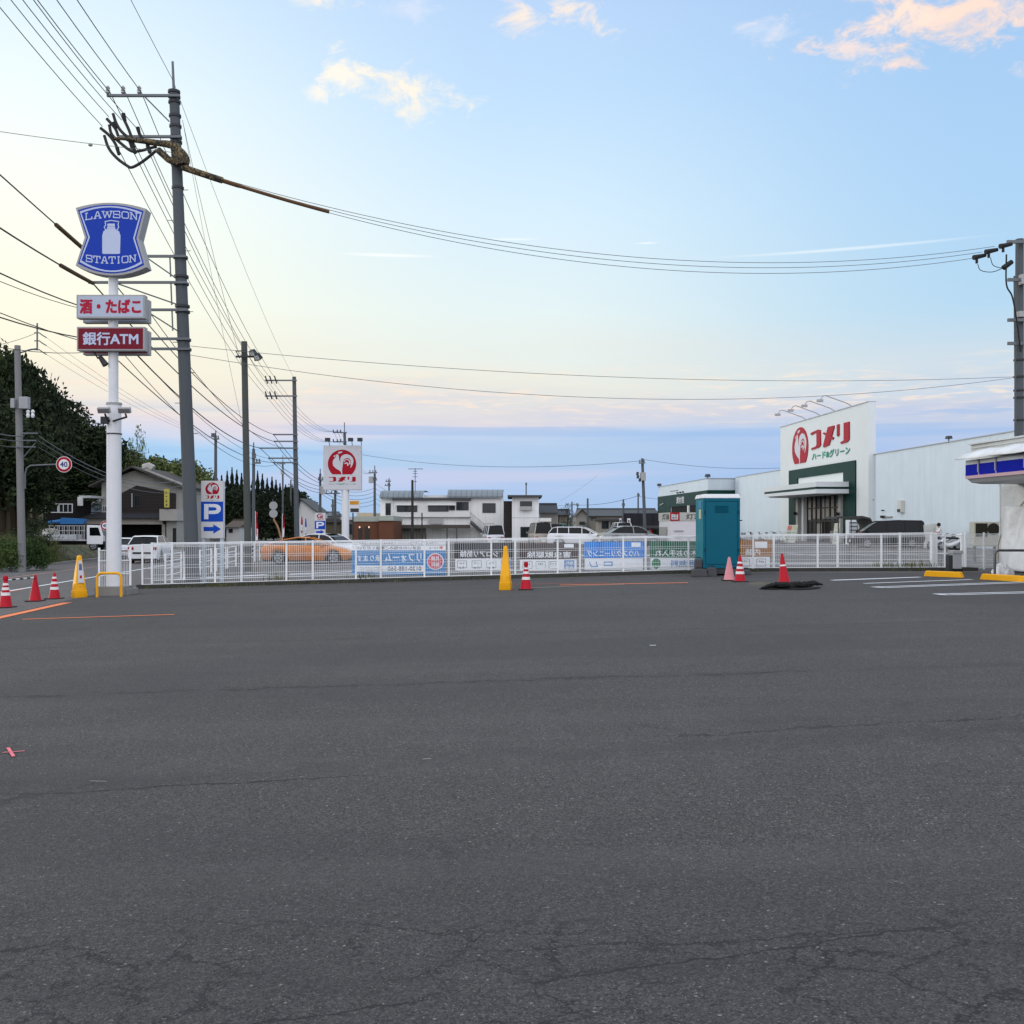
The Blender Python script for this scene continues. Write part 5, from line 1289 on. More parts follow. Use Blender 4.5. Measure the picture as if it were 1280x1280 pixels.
# roof-edge floodlights and wall fixtures
O, U, V, N = fr
for px, py in ((1186, 551),):
    s, z = wp(px, py, XM); q = O+U*s+V*(zT+.35); MB().box(q, (.35, .5, .2), 0, .8).cyl(q, q-V*.4, .04).build('roof_floodlight', DARKST, st_)
for px, py in ((1128, 633),):
    s, z = wp(px, py, XM); q = O+U*s+V*z+N*.12; b = MB(); b.box(q, (.3, .7, .95)); v_ = b.build('wall_vent', mat('cream vent', (.52,.52,.48), .5), st_); MB().box(q+V*(-.32)+N*.1, (.25, .45, .22)).build('vent_louvre', DARKST, v_)
b = MB()
for px, py, a_ in ((1104, 646, .2), (1107, 646, .2), (1105, 638, .1)): s, z = wp(px, py, XM); b.box(O+U*s+V*z+N*.12, (.2, a_, a_))
b.build('wall_camera', BLACK, st_)
b = MB()
for (xa, xb, py) in ((1108, 1116, 646), (1088, 1093, 625)): s, z = wp(xa, py, XM); s2, _ = wp(xb, py, XM); b.rect(s, s2, z-.05, z+.05, fr, 0, .15)
b.build('wall_bracket', SGREY, st_)

# annex with the green band
XA = 32.7; fA = WF(XA); Yc = XA/((885-640)/F+.07); sC = -Yc*NN; sF = wp(823, 620, XA)[0]
an = thing('warehouse_annex', 'white annex with a dark green band, set forward at the left end of the store', 'building', (XA-.07*Yc, Yc, g(20)))
zaT = gz(598, Yc)
b = MB(); b.rect(sF, sC, zG, zaT, fA, -14, 0); b.build('wall', WALLM, an)
b = MB(); b.rect(sF-.1, sC+.1, zaT, zaT+.06, fA, -14.1, .08); b.build('coping', mat('grey coping', (0,0,0)), an)
zb1 = (wp(824, 621, XA)[1]+wp(885, 612.6, XA)[1])/2; zb0 = (wp(840, 634, XA)[1]+wp(867, 631, XA)[1])/2
b = MB(); b.rect(sF, sC+.12, zb0, zb1, fA, -6, .12); b.rect(sF, wp(838.5, 640, XA)[0], zG, zb0, fA, .0, .119); b.build('green_band', GREEN, an)
b = MB(); b.rect(wp(839.5, 640, XA)[0], sC-.5, zG, zb0, fA, .002, .05); op = b.build('dark_opening', mat('dark interior', (0,0,0)), an)
b = MB()
for px in (862,): s = wp(px, 640, XA)[0]; b.rect(s-.3, s+.3, zG, zb0, fA, .05, .25)
b.build('opening_post', WHITE, an)
b = MB(); sa, sb = wp(846.8, 625, XA)[0], wp(856.5, 625, XA)[0]; b.text('資材館', (sa+sb)/2, (wp(852, 620.5, XA)[1]+wp(852, 629.5, XA)[1])/2, sb-sa, wp(852, 620.5, XA)[1]-wp(852, 629.5, XA)[1], fA, .15, .04); b.build('lettering', LBF2, an)
b = MB(); sa, sb = wp(838, 614, XA)[0], wp(846, 614, XA)[0]; 
for k in range(3): s = wp(847.5+k*3.5, 616, XA)[0]; b.rect(s-.25, s+.25, wp(850, 616.5, XA)[1], wp(850, 614.8, XA)[1], fA, .01, .2)
b.rect(sa, sb+1.0, wp(842, 614, XA)[1], wp(842, 613.4, XA)[1], fA, .01, .05); b.build('small_fixings', DARKST, an)
b = MB(); sa, sb = wp(826.5, 631, XA)[0], wp(830.5, 631, XA)[0]; b.prism([(sa, wp(827, 632, XA)[1]), (sb, wp(830, 630, XA)[1]), (sb, wp(830, 629, XA)[1]), (sa+.3, wp(827, 631, XA)[1])], fA, .13, .25); b.build('wall_lamp', LBF2, an)
for px, py in ((824, 608), (884.5, 597)):
    s, z = wp(px, py, XA); O, U, V, N = fA; q = O+U*s+V*(zaT+.35); MB().box(q, (.6, .8, .35), 0, .8).cyl(q, q-V*.4, .06).build('roof_floodlight', DARKST, an)

# kerosene hut
hx, hy = (838-640)/F*88, 88.0
ht_ = thing('kerosene_hut', 'small white hut with a sign band reading lamp oil, left of the teal toilet', 'kiosk', (hx, hy, g(9)))
zh1 = gz(640.5, 88); zh0 = gz(651, 88)
dx = .07*4.5
b = MB(); P4_ = [(hx, hy), (hx+4.6, hy+.32), (hx+4.6-dx, hy+4.8), (hx-dx, hy+4.5)]
b.add([(x, y, g(9)) for x, y in P4_]+[(x, y, zh0) for x, y in P4_], [(3,2,1,0), (4,5,6,7), (0,1,5,4), (1,2,6,5), (2,3,7,6), (3,0,4,7)]); b.build('wall', mat('hut white', (.58,.56,.58), .6, var=.06), ht_)
b = MB(); P5_ = [(hx-.03, hy-.04), (hx+4.65, hy+.28), (hx+4.65-dx, hy+4.85), (hx-dx-.05, hy+4.55)]
b.add([(x, y, zh0+.002) for x, y in P5_]+[(x, y, zh1) for x, y in P5_], [(3,2,1,0), (4,5,6,7), (0,1,5,4), (1,2,6,5), (2,3,7,6), (3,0,4,7)]); sb_ = b.build('sign_band', mat('grey sign band', (.40,.40,.37), .6), ht_)
fh = frame((hx-.03, hy-.04, 0), (1, .07, 0), (0, 0, 1)); b = MB(); b.rect(.0, .82, zh0, zh1, fh, .002, .02); b.build('red_panel', RED, sb_)
fs2 = frame((hx-dx-.05, hy+4.55, 0), (.07, -1, 0), (0, 0, 1)); 
b = MB(); b.rect(.12, .68, zh0+.12, zh1-.15, fh, .02, .03); b.build('white_square', WHITE, sb_)
b = MB(); b.text('火', .28, zh0+.50, .22, .2, fh, .034, .02); b.text('気', .52, zh0+.50, .22, .2, fh, .034, .02); b.text('厳', .28, zh0+.27, .22, .2, fh, .034, .02); b.text('禁', .52, zh0+.27, .22, .2, fh, .034, .02); b.text('灯油', 2.05, (zh0+zh1)/2, 1.3, .48, fh, .006, .04); b.text('灯油', 2.9, (zh0+zh1)/2, 2.6, .50, fs2, .006, .04); b.build('lettering', mat('dark print', (.03,.035,.035), .6), sb_)
b = MB(); b.rect(3.6, 4.5, zh0, zh1, fs2, .001, .01) ; 
b = MB(); b.rect(.35, 1.15, .2+1.0, .2+1.12, fh, .001, .02); b.rect(.45, 1.05, .2+.45, .2+.65, fh, .001, .02); b.build('meter_box', SGREY, ht_)
b = MB(); b.rect(.4, 3.4, .2, 1.6, fs2, .001, .02); b.build('shutter', mat('grey shutter', (.30,.29,.28), .5), ht_)

# ================================================================== things in front of the store
def board(label, px, ytop, ybot, Yd, wd, lean, strip):
    z0 = g(20); z1 = gz(ytop, Yd); x = gx(px, Yd)
    t = thing('sign_board', label, 'signboard', (x, Yd, z0), group='leaning signboards at the entrance')
    fr_ = frame((x-wd/2, Yd, z0), (1, 0, 0), (lean, .12, 1), (0, -1, .1)); h = z1-z0
    MB().rect(0, wd, 0, h, fr_, -.04, 0).build('panel', mat('cream board', (.56,.56,.50), .5), t)
    MB().rect(.1*wd, .9*wd, h*.72, h*.96, fr_, .001, .01).build('picture', strip, t)
    b = MB()
    for k in range(4): b.rect(.15*wd, .85*wd, h*(.15+k*.13), h*(.21+k*.13), fr_, .001, .008)
    b.build('print', mat('pale green print', (.30,.42,.33), .6), t)
board('leaning signboard with a pale red picture, leftmost at the store entrance', 984, 655.5, 680, 92, .50, .22, mat('pale red print', (.6,.2,.15), .6))
board('leaning cream signboard, second from the left at the store entrance', 990, 655.5, 680, 91, .50, .22, mat('pale yellow print', (.5,.52,.35), .6))
board('leaning cream signboard right of the glass entrance', 1043.5, 653.5, 680, 84, .42, .16, mat('pale yellow print', (0,0,0)))
# shopping cart shelter
Yd = 76; cs = thing('cart_shelter', 'dark curved-roof shelter between the entrance and the black van', 'shelter', (gx(1075, Yd), Yd, .19))
x0, x1 = gx(1046, Yd), gx(1093, Yd); z1 = gz(646, Yd)
b = MB(); prof = [(x0, z1-.03), (x1-.9, z1+.02), (x1-.3, z1-.12), (x1-.05, z1-.55), (x1, z1-.95)]
fsx = front(0, Yd, 0)
for k in range(len(prof)-1):
    (xa, za), (xb_, zb2) = prof[k], prof[k+1]; b.prism([(xa, za-.10), (xb_, zb2-.10), (xb_, zb2+.05), (xa, za+.05)], fsx, -3.2, 0)
b.build('roof', mat('smoked roof sheet', (.05,.05,.048), .4), cs)
for x in (x0+1.1, x1-.1):
    for y in (Yd+.1, Yd+3.1): MB().cyl((x, y, .19), (x, y, z1-.9 if x > x1-.2 else z1-.1), .04, n=8).build('post', DARKST, cs)
b = MB()
for k in range(9): b.tube([(x0+1.6+k*.15, Yd+1, 1.15), (x0+1.6+k*.15, Yd+1.5, 1.2), (x0+1.75+k*.15, Yd+1.5, .6), (x0+1.75+k*.15, Yd+1, .6)], .012, 4)
def vending(label, px0, px1, yt, Yd, mcol, front_m, cat='vending machine'):
    x0, x1, z1 = gx(px0, Yd), gx(px1, Yd), gz(yt, Yd); t = thing('vending_machine', label, cat, ((x0+x1)/2, Yd, .19), group='vending machines by the entrance')
    MB().bb(x0, x1, Yd, Yd+.8, .19, z1).build('cabinet', mcol, t, bevel=.02); fr_ = front(x0, Yd, .19); W, H = x1-x0, z1-.19
    MB().rect(.08*W, .92*W, .42*H, .92*H, fr_, .001, .02).build('display', front_m, t)
    b = MB()
    for r_ in range(3):
        for k in range(6): b.rect(W*(.12+k*.13), W*(.20+k*.13), H*(.46+r_*.15), H*(.56+r_*.15), fr_, .02, .03)
    b.build('sample_row', WHITE, t); MB().rect(.15*W, .85*W, .1*H, .2*H, fr_, .001, .02).build('slot', DARKST, t)
vending('white vending machine with dark rows, left one by the cart shelter', 1061, 1073, 650, 82, WHITE, mat('machine front dark', (.08,.10,.13), .4))
vending('cream vending machine just left of the black van windscreen', 1077, 1090, 656, 81, mat('cream machine', (.5,.48,.42), .5), mat('machine front dark', (0,0,0)))
# white cabinets right of the van
for px0, px1, yt, lb in ((1155, 1166.5, 656, 'squat cream cabinet with a small mark, right of the black van'), (1162, 1171, 654.5, 'taller grey-white outdoor cabinet behind the cream one, left of the rider')):
    Yd = 69 if px0 < 1160 else 70.5; t = thing('outdoor_cabinet', lb, 'cabinet', (gx((px0+px1)/2, Yd), Yd, .19))
    x0, x1, z1 = gx(px0, Yd), gx(px1, Yd), gz(yt, Yd); MB().bb(x0, x1, Yd, Yd+.6, .19, z1).build('case', mat('cream cabinet', (.50,.50,.47), .5), t, bevel=.03); MB().bb(x0+.1, x1-.1, Yd-.02, Yd-.001, .5, z1-.3).build('door', mat('cabinet door', (.44,.45,.44), .5), t)
# outdoor units by the wrapped shop
b = None
Yd = 41; t = thing('air_conditioner', 'cream double-fan outdoor unit on a wall bracket left of the wrapped shop', 'air conditioner', (gx(1233, Yd), Yd, .19))
x0, x1 = gx(1217, Yd), gx(1250, Yd); z0_, z1_ = gz(667.5, Yd)-.5, gz(652, Yd)
CRM = mat('cream casing', (.42,.41,.34), .55); MB().bb(x0, x1, Yd, Yd+.4, z0_, z1_).build('casing', CRM, t, bevel=.03)
MB().bb(x0+.08, x0+.55, Yd-.02, Yd-.001, z0_+.4, z1_-.07).build('grille', mat('dark grille', (.02,.018,.012), .7), t)
b = MB(); c = Vector((x1-.26, Yd-.012, z1_-.30)); b.cyl(c+Vector((0, .011, 0)), c, .24, n=24); b.build('fan_opening', mat('dark grille', (0,0,0)), t)
b = MB(); b.bb(x0+.1, x0+.14, Yd+.1, Yd+.3, .19, z0_); b.bb(x1-.14, x1-.1, Yd+.1, Yd+.3, .19, z0_); b.build('stand', STEEL, t)

# ================================================================== wrapped convenience store on the right
cv = thing('convenience_store', 'small shop at the right edge, blue striped canopy over walls wrapped in white sheeting', 'shop', (15.2, 31, .19))
def fasc(px, Yn): return None
XF = 16.9   # fascia plane X = XF - .07Y
fF = WF(XF)
Yf = XF/((1207-640)/F+.07); sf0 = -Yf*NN; sf1 = -12*NN
z_t, z_bt, z_bb, z_b = gz(576, Yf), gz(581.5, Yf), gz(595, Yf), gz(603.5, Yf)
SHW = mat('canopy pale panel', (.50,.52,.54), .45, var=.06)
prof = [(0, z_b+.28), (-.05, z_b+.12), (-.20, z_b), (-.5, z_b-.04), (-3.0, z_b-.04), (-3.0, z_t), (0, z_t)]   # (depth, z)
O, U, V, N = fF
b = MB()
def ext(b, prof, s0_, s1_):
    vs = [O+U*s0_+N*d+V*z for d, z in prof]+[O+U*s1_+N*d+V*z for d, z in prof]; n = len(prof)
    b.add(vs, [tuple(range(n))[::-1], tuple(range(n, 2*n))]+[(i, (i+1) % n, n+(i+1) % n, n+i) for i in range(n)])
ext(b, prof, sf0, sf1); can = b.build('canopy', SHW, cv)
fE = frame(O+U*sf0, (-1/NN*1, -.07/NN, 0), (0, 0, 1))
b = MB(); cur = sf0; k = 0
edges = [sf0]+[wp(px, 590, XF)[0] for px in (1224, 1245.5)]+[wp(1282, 590, XF)[0]]+[sf1]
for a_, c_ in zip(edges, edges[1:]): b.rect(a_+.03, c_-.03, z_bb, z_bt, fF, .001, .02)
b.build('blue_stripe', mat('canopy blue', (.001,.008,.30), .5, var=.04, spec=.05), can)
b = MB()
for e in edges[1:4]: b.rect(e-.03, e+.03, z_b+.3, z_t, fF, .001, .05)
b.build('panel_joint', SGREY, can)
b = MB(); b.rect(sf0, sf1, z_b+.30, z_bb-.10, fF, .001, .015); b.build('pink_stripe', mat('faded pink stripe', (.50,.33,.37), .5), can)
# roof parapet and torn sheet edge above
b = MB(); XR = XF+1.0; fR = WF(XR); sR0 = wp(1214, 560, XR)[0]; zR0, zR1 = wp(1214, 576, XR)[1], wp(1214, 556.5, XR)[1]
b.rect(sR0, sf1, zR0-.1, zR1, fR, -6, 0); b.build('roof_parapet', mat('roof cream', (.50,.51,.48), .6), cv)
b = MB()
for k in range(2): b.rect(sR0, sf1, zR1-.10-.18*k-.03, zR1-.10-.18*k, fR, .001, .03)
b.rect(sR0-.05, sf1, zR1, zR1+.05, fR, -6, .08); b.build('parapet_trim', SHW, cv)
SHEET = bpy.data.materials.new('white plastic sheeting'); SHEET.use_nodes = True; ts = NT(SHEET.node_tree); ps = ts.n['Principled BSDF']
co = ts.n.new('ShaderNodeTexCoord').outputs['Object']; nz = ts.noise(co, 1.3, 7, .62, .25)
ts.l.new(ts.mix(ts.ss(nz, .35, .65), (.54,.54,.545,1), (.64,.64,.64,1)), ps.inputs['Base Color']); ps.inputs['Roughness'].default_value = .38
bb_ = ts.n.new('ShaderNodeBump'); bb_.inputs['Strength'].default_value = .5; bb_.inputs['Distance'].default_value = .15; ts.l.new(nz, bb_.inputs['Height']); ts.l.new(bb_.outputs[0], ps.inputs['Normal'])
def sheeting(name, X0, pxa, Y1_, zlo, zhi, lean=0, amp=.07, n=70, m=28, sd=1, top_in=0):
    f_ = WF(X0); O, U, V, N = f_; r = random.Random(sd); ph = [r.uniform(0, 6.28) for _ in range(8)]
    sa = wp(pxa, 640, X0)[0] if pxa else -Yf*NN; sb = -Y1_*NN; vs = []; fs = []
    for j in range(m+1):
        for i in range(n+1):
            s = sa+(sb-sa)*i/n; z = zlo+(zhi-zlo)*j/m; h = 1-j/m
            d = amp*(math.sin(3.1*s+ph[0]+1.3*z)+.6*math.sin(7.3*s+ph[1]-2.2*z)+.35*math.sin(13*s+ph[2]+3*z))+lean*h*h
            vs.append(O+U*s+V*z+N*d)
    for j in range(m):
        for i in range(n): a = j*(n+1)+i; fs.append((a, a+1, a+n+2, a+n+1))
    b = MB(); b.add(vs, fs); o = b.build(name, SHEET, cv, smooth=True); md = o.modifiers.new('thickness', 'SOLIDIFY'); md.thickness = .01; return o
XW = XF+1.75
sheeting('wall_sheeting', XW, 1249, 14, .19, z_b, 0, .02)
sheeting('hanging_sheet', XW-.35, 1256, 22, .25, 2.3, .25, .08, sd=4)
# end wall return of the shop, wrapped too
sw = wp(1249, 640, XW)[0]; O, U, V, N = WF(XW); a_ = O+U*sw
b = MB(); fe = frame(a_, (1, .07, 0), (0, 0, 1)); 
b = MB(); b.add([a_+V*.19, a_+V*z_b, a_-N*8+V*z_b, a_-N*8+V*.19, a_+V*.19+U*.05, a_+V*z_b+U*.05, a_-N*8+V*z_b+U*.05, a_-N*8+V*.19+U*.05], [(0,1,2,3), (7,6,5,4), (0,4,5,1), (1,5,6,2), (2,6,7,3)]); b.build('end_wall', SHEET, cv)
b = MB(); pts = [O+U*(sw+.62)+N*.40+V*.55, O+U*(sw+.7)+N*.40+V*1.2, O+U*(sw+1.2)+N*.28+V*1.95, O+U*(sw+1.9)+N*.10+V*2.6]
b.tube(spl(pts), .035, 6); b.build('tape_edge', mat('cream tape', (.52,.49,.40), .6), cv, smooth=True)
# torn flap lying along the canopy top
b = MB(); O, U, V, N = fF; vs = []; fs = []; n = 60; r = random.Random(9)
sfl = wp(1200, 570, XF-.1)[0]
for i in range(n+1):
    f = i/n; s = sfl+(sf1-sfl)*f; wv = .02*math.sin(5*s)+.012*math.sin(17*s+1)
    zz = z_t+.05+.015*math.sin(3*s)
    vs += [O+U*s+N*(.30+wv)+V*(zz-.02), O+U*s+N*(.05)+V*(zz+.14+wv), O+U*s+N*(-.5)+V*(zz+.30+wv), O+U*s+N*(-1.0)+V*(zz+.34)]
for i in range(n):
    for k in range(3): a = i*4+k; fs.append((a, a+4, a+5, a+1))
b.add(vs, fs); o = b.build('roof_sheet_flap', SHEET, cv, smooth=True); md = o.modifiers.new('thickness', 'SOLIDIFY'); md.thickness = .02
t = thing('rubble_bag', 'crumpled white plastic bag at the foot of the wrapped shop wall behind the hoop rail', 'bag', (gx(1254, 30.6), 30.6, .19))
o = heap('bag_body', Vector((gx(1254, 30.6), 30.7)), .30, .25, .26, SHEET, None, None, 60, 50, 12); o.parent = t; o.location = -Vector(t.location); 
for k in ('label', 'category'):
    if k in o: del o[k]

# ================================================================== middle-distance buildings
SID = stripes('cream vertical siding', (222,222,220), (190,190,188), 0, .9, .04, .6, bump=.2)
SID2 = stripes('pale cream siding', (216,216,216), (180,182,184), 0, 1.1, .03, .6, bump=.2)
GSID = stripes('grey corrugated wall', (136,136,130), (100,100,96), 0, .35, .3, .6)
SEAM = stripes('standing seam grey roof', (120,128,134), (84,92,100), 0, .62, .14, .45, .3)
DTILE = stripes('dark tiled roof', (52,54,58), (28,30,34), 1, .3, .25, .6)
BTILE = stripes('blue grey tiled roof', (84,90,100), (50,56,66), 0, .35, .25, .55)
DWOOD = stripes('dark timber cladding', (46,42,40), (26,24,24), 2, .3, .12, .8)
BRICK = mat('brown brick', (.13,.055,.032), .8, var=.2, vs_=2); DKW = mat('dark fence panel', (.022,.022,.028), .8, var=.2)
TRIM = mat('dark roof trim', (.06,.06,.062), .6)
def win(parent, x0, x1, z0, z1, y, fm=None, name='window', mull=1, dep=.05):
    w_ = MB(); t_ = min(.08, (x1-x0)*.12); w_.bb(x0, x1, y-dep, y-.001, z1-t_, z1).bb(x0, x1, y-dep, y-.001, z0, z0+t_).bb(x0, x0+t_, y-dep, y-.001, z0+t_, z1-t_).bb(x1-t_, x1, y-dep, y-.001, z0+t_, z1-t_)
    for k in range(mull): xm = x0+(x1-x0)*(k+1)/(mull+1); w_.bb(xm-.025, xm+.025, y-dep, y-.001, z0+t_, z1-t_)
    o = w_.build(name, fm or DARKST, parent)
    MB().bb(x0+t_, x1-t_, y-.02, y-.002, z0+t_, z1-t_).build('pane', GLASS, o); return o
Yd = 122.0
def X_(px): return gx(px, Yd)
def Z_(py): return gz(py, Yd)
gb = g(-10)
t = thing('apartment_house', 'long two-storey white building with curved grey roof ends and an outside stair', 'building', (X_(550), Yd, gb))
b = MB(); b.bb(X_(475.5), X_(629), Yd, Yd+9, gb, Z_(622)); b.build('wall', SID, t)
b = MB(); b.bb(X_(493), X_(588), Yd-.35, Yd, gb+3.0, Z_(625)); b.build('front_bay', mat('front bay white', (.66,.66,.65), .6, var=.06), t)
b = MB(); b.bb(X_(491), X_(589), Yd-.7, Yd, Z_(625.5), Z_(622.5)); b.build('eave', TRIM, t)
def barrel(px0, px1, zlow, zhi, parent):
    b = MB(); vs = []; fs = []; n = 8
    for k in range(n+1):
        a = math.pi*k/n*.5; y = Yd-.4+3.4*math.sin(a)*0+3.2*(1-math.cos(a)); z = zlow+(zhi-zlow)*math.sin(a)
        vs += [(X_(px0), y, z), (X_(px1), y, z)]
    vs += [(X_(px0), Yd+9, zhi), (X_(px1), Yd+9, zhi)]; n += 1
    for k in range(n): fs.append((2*k, 2*k+1, 2*k+3, 2*k+2))
    fs.append(tuple(range(0, 2*n+2, 2))+()); 
    b.add(vs, fs); b.bb(X_(px0)-.0, X_(px1), Yd-.45, Yd-.38, zlow-.15, zlow+.05)
    return b.build('curved_roof', SEAM, parent)
barrel(475, 529.5, Z_(621.5), Z_(612.2), t); barrel(559.5, 629, Z_(620.5), Z_(611), t)
b = MB(); b.bb(X_(529.6), X_(559.4), Yd+.5, Yd+8.5, Z_(621.5), Z_(618.8)); b.build('flat_roof', mat('pale roof', (.45,.46,.47), .6), t)
for (a_, c_, y0_, y1_, fy_) in ((482, 488.5, 629, 644, 0), (496.5, 522, 632, 640, -.35), (535.5, 561, 632, 639.5, -.35), (561.5, 569, 632, 638, -.35), (570.5, 586, 627.5, 638, -.35), (603, 619.5, 629, 641, 0)):
    o = win(t, X_(a_), X_(c_), Z_(y1_), Z_(y0_), Yd+fy_)
b = MB()
for px0, px1 in ((496, 522), (535, 569)): b.bb(X_(px0), X_(px1), Yd-.9, Yd-.36, Z_(631.8), Z_(631)); 
b.build('window_hood', WHITE2, t)
b = MB(); b.bb(X_(493), X_(588), Yd-2.0, Yd-.36, Z_(660.5), Z_(656)); b.build('porch_roof', mat('brown porch roof', (.07,.062,.055), .7), t)
for px in (498, 534, 560, 572): MB().bb(X_(px)-.06, X_(px)+.06, Yd-1.9, Yd-1.78, gb, Z_(660.5)).build('porch_post', TRIM, t)
b = MB(); b.bb(X_(493), X_(533), Yd-.42, Yd-.36, gb, Z_(660.5)); b.build('lower_wall', GSID, t)
b = MB(); b.bb(X_(535.5), X_(554), Yd-.42, Yd-.37, Z_(655), Z_(648.5)); b.build('balcony_rail', SGREY, t)
# stair on the right
b = MB(); n = 12
for k in range(n): xa = X_(588.5+k*1.65); b.bb(xa, xa+.22, Yd-1.0, Yd-.02, Z_(651+k*1.55)-.12, Z_(651+k*1.55))
b.prism([(X_(588), Z_(652)), (X_(607), Z_(668)), (X_(607), Z_(670.5)), (X_(588), Z_(655))], front(0, Yd-1.0, 0), 0, .06); b.build('stair', TRIM, t)
b = MB(); b.cyl((X_(588), Yd-1.05, Z_(640.5)), (X_(607), Yd-1.05, Z_(656.5)), .035, n=5); b.cyl((X_(607), Yd-1.05, Z_(654.5)), (X_(618), Yd-1.05, Z_(654.5)), .035, n=5)
for k in range(14): f = k/13; px = 588+19*f; b.cyl((X_(px), Yd-1.05, Z_(640.5+16*f)), (X_(px), Yd-1.05, Z_(651+16*f)), .014, n=4)
for k in range(6): b.cyl((X_(607+k*2.2), Yd-1.05, Z_(654.5)), (X_(607+k*2.2), Yd-1.05, Z_(666)), .014, n=4)
b.build('stair_rail', SGREY, t)
b = MB(); b.cyl((X_(517), Yd+2, Z_(613)), (X_(517), Yd+2, Z_(584)), .04, n=5)
b.cyl((X_(508), Yd+2, Z_(585)), (X_(527), Yd+2, Z_(585)), .035, n=4)
for k in range(5): b.cyl((X_(509+k*4), Yd+1.6, Z_(585.5)), (X_(509+k*4), Yd+2.4, Z_(584.5)), .02, n=4)
for py, w_ in ((588, 2.5), (591, 3), (595, 3), (601, 2)): b.cyl((X_(517-w_), Yd+2, Z_(py)), (X_(517+w_), Yd+2, Z_(py)), .03, n=4)
b.build('roof_antenna', DARKST, t)
# the small white box house
Yd = 112.0; gb = g(0)
t = thing('box_house', 'small flat-roofed white two-storey house with one upper window, centre right of the long building', 'house', (X_(655), Yd, gb))
b = MB(); b.bb(X_(640), X_(673.5), Yd, Yd+8, gb, Z_(621.5)); b.build('wall', SID2, t); b = MB(); b.bb(X_(634.5), X_(677.5), Yd-.6, Yd+8.6, Z_(621.5), Z_(619)); b.build('roof', TRIM, t)
b = MB(); b.bb(X_(629.5), X_(640), Yd+1.0, Yd+7, gb, Z_(626)); b.build('side_wing', DWOOD, t)
b = MB(); b.bb(X_(640), X_(673.5), Yd-.01, Yd-.001, Z_(647.6), Z_(647)); b.build('wall_joint', SGREY, t)
win(t, X_(650), X_(665), Z_(638), Z_(626.5), Yd); win(t, X_(650.5), X_(665), Z_(672), Z_(658.5), Yd)
b = MB(); b.bb(X_(650), X_(665), Yd-.35, Yd-.3, Z_(638), Z_(633)); b.build('window_rail', SGREY, t)
# brown brick restaurant
Yd = 112.0; gb = g(-16)
t = thing('brick_restaurant', 'low brown brick restaurant with a pale fascia and two lit wall lamps', 'restaurant', (X_(468), Yd, gb))
b = MB(); b.bb(X_(442.5), X_(474.3), Yd, Yd+10, gb, Z_(652)); b.bb(X_(474.4), X_(492.5), Yd-.6, Yd+8, gb, Z_(651)); b.build('wall', BRICK, t)
b = MB(); b.bb(X_(442), X_(474.2), Yd-.1, Yd+10.1, Z_(651.9), Z_(645.5)); b.bb(X_(474.3), X_(493), Yd-.75, Yd+8.1, Z_(650.9), Z_(645)); b.build('fascia', mat('greenish fascia', (.34,.37,.33), .6), t)
b = MB(); b.bb(X_(448), X_(453), Yd-.05, Yd-.001, gb, Z_(660)); b.bb(X_(456), X_(462), Yd-.05, Yd-.001, gb, Z_(658)); b.build('door', mat('dark bronze frame', (0,0,0)), t)
for px in (449.8, 461.5): MB().lathe((X_(px), Yd-.2, Z_(659)), [(.02, -.12), (.08, -.05), (.08, .06), (.02, .1)], 8).build('lit_lamp', mat('lit lamp glass', (255,214,190), .5, emit=.55), t)
t = thing('board_sign', 'yellow and white roadside board on a thin pole right of the rooster sign post', 'sign', (gx(442, 90), 90, g(-14)))
Yd = 90; MB().bb(X_(436.5), X_(449.5), Yd, Yd+.2, Z_(641), Z_(625)).build('panel', WHITE, t); MB().cyl((X_(441), Yd+.1, g(-14)), (X_(441), Yd+.1, Z_(641)), .06, n=6).build('post', DARKST, t)
MB().rect(X_(437.5), X_(448.5), Z_(630.5), Z_(626.3), front(0, Yd, 0), .001, .02).build('yellow_strip', mat('sign amber', (.55,.25,.02), .5), t)
b = MB(); b.rect(X_(438), X_(448.5), Z_(640), Z_(635.5), front(0, Yd, 0), .001, .02); b.build('dark_strip', DARKST, t)
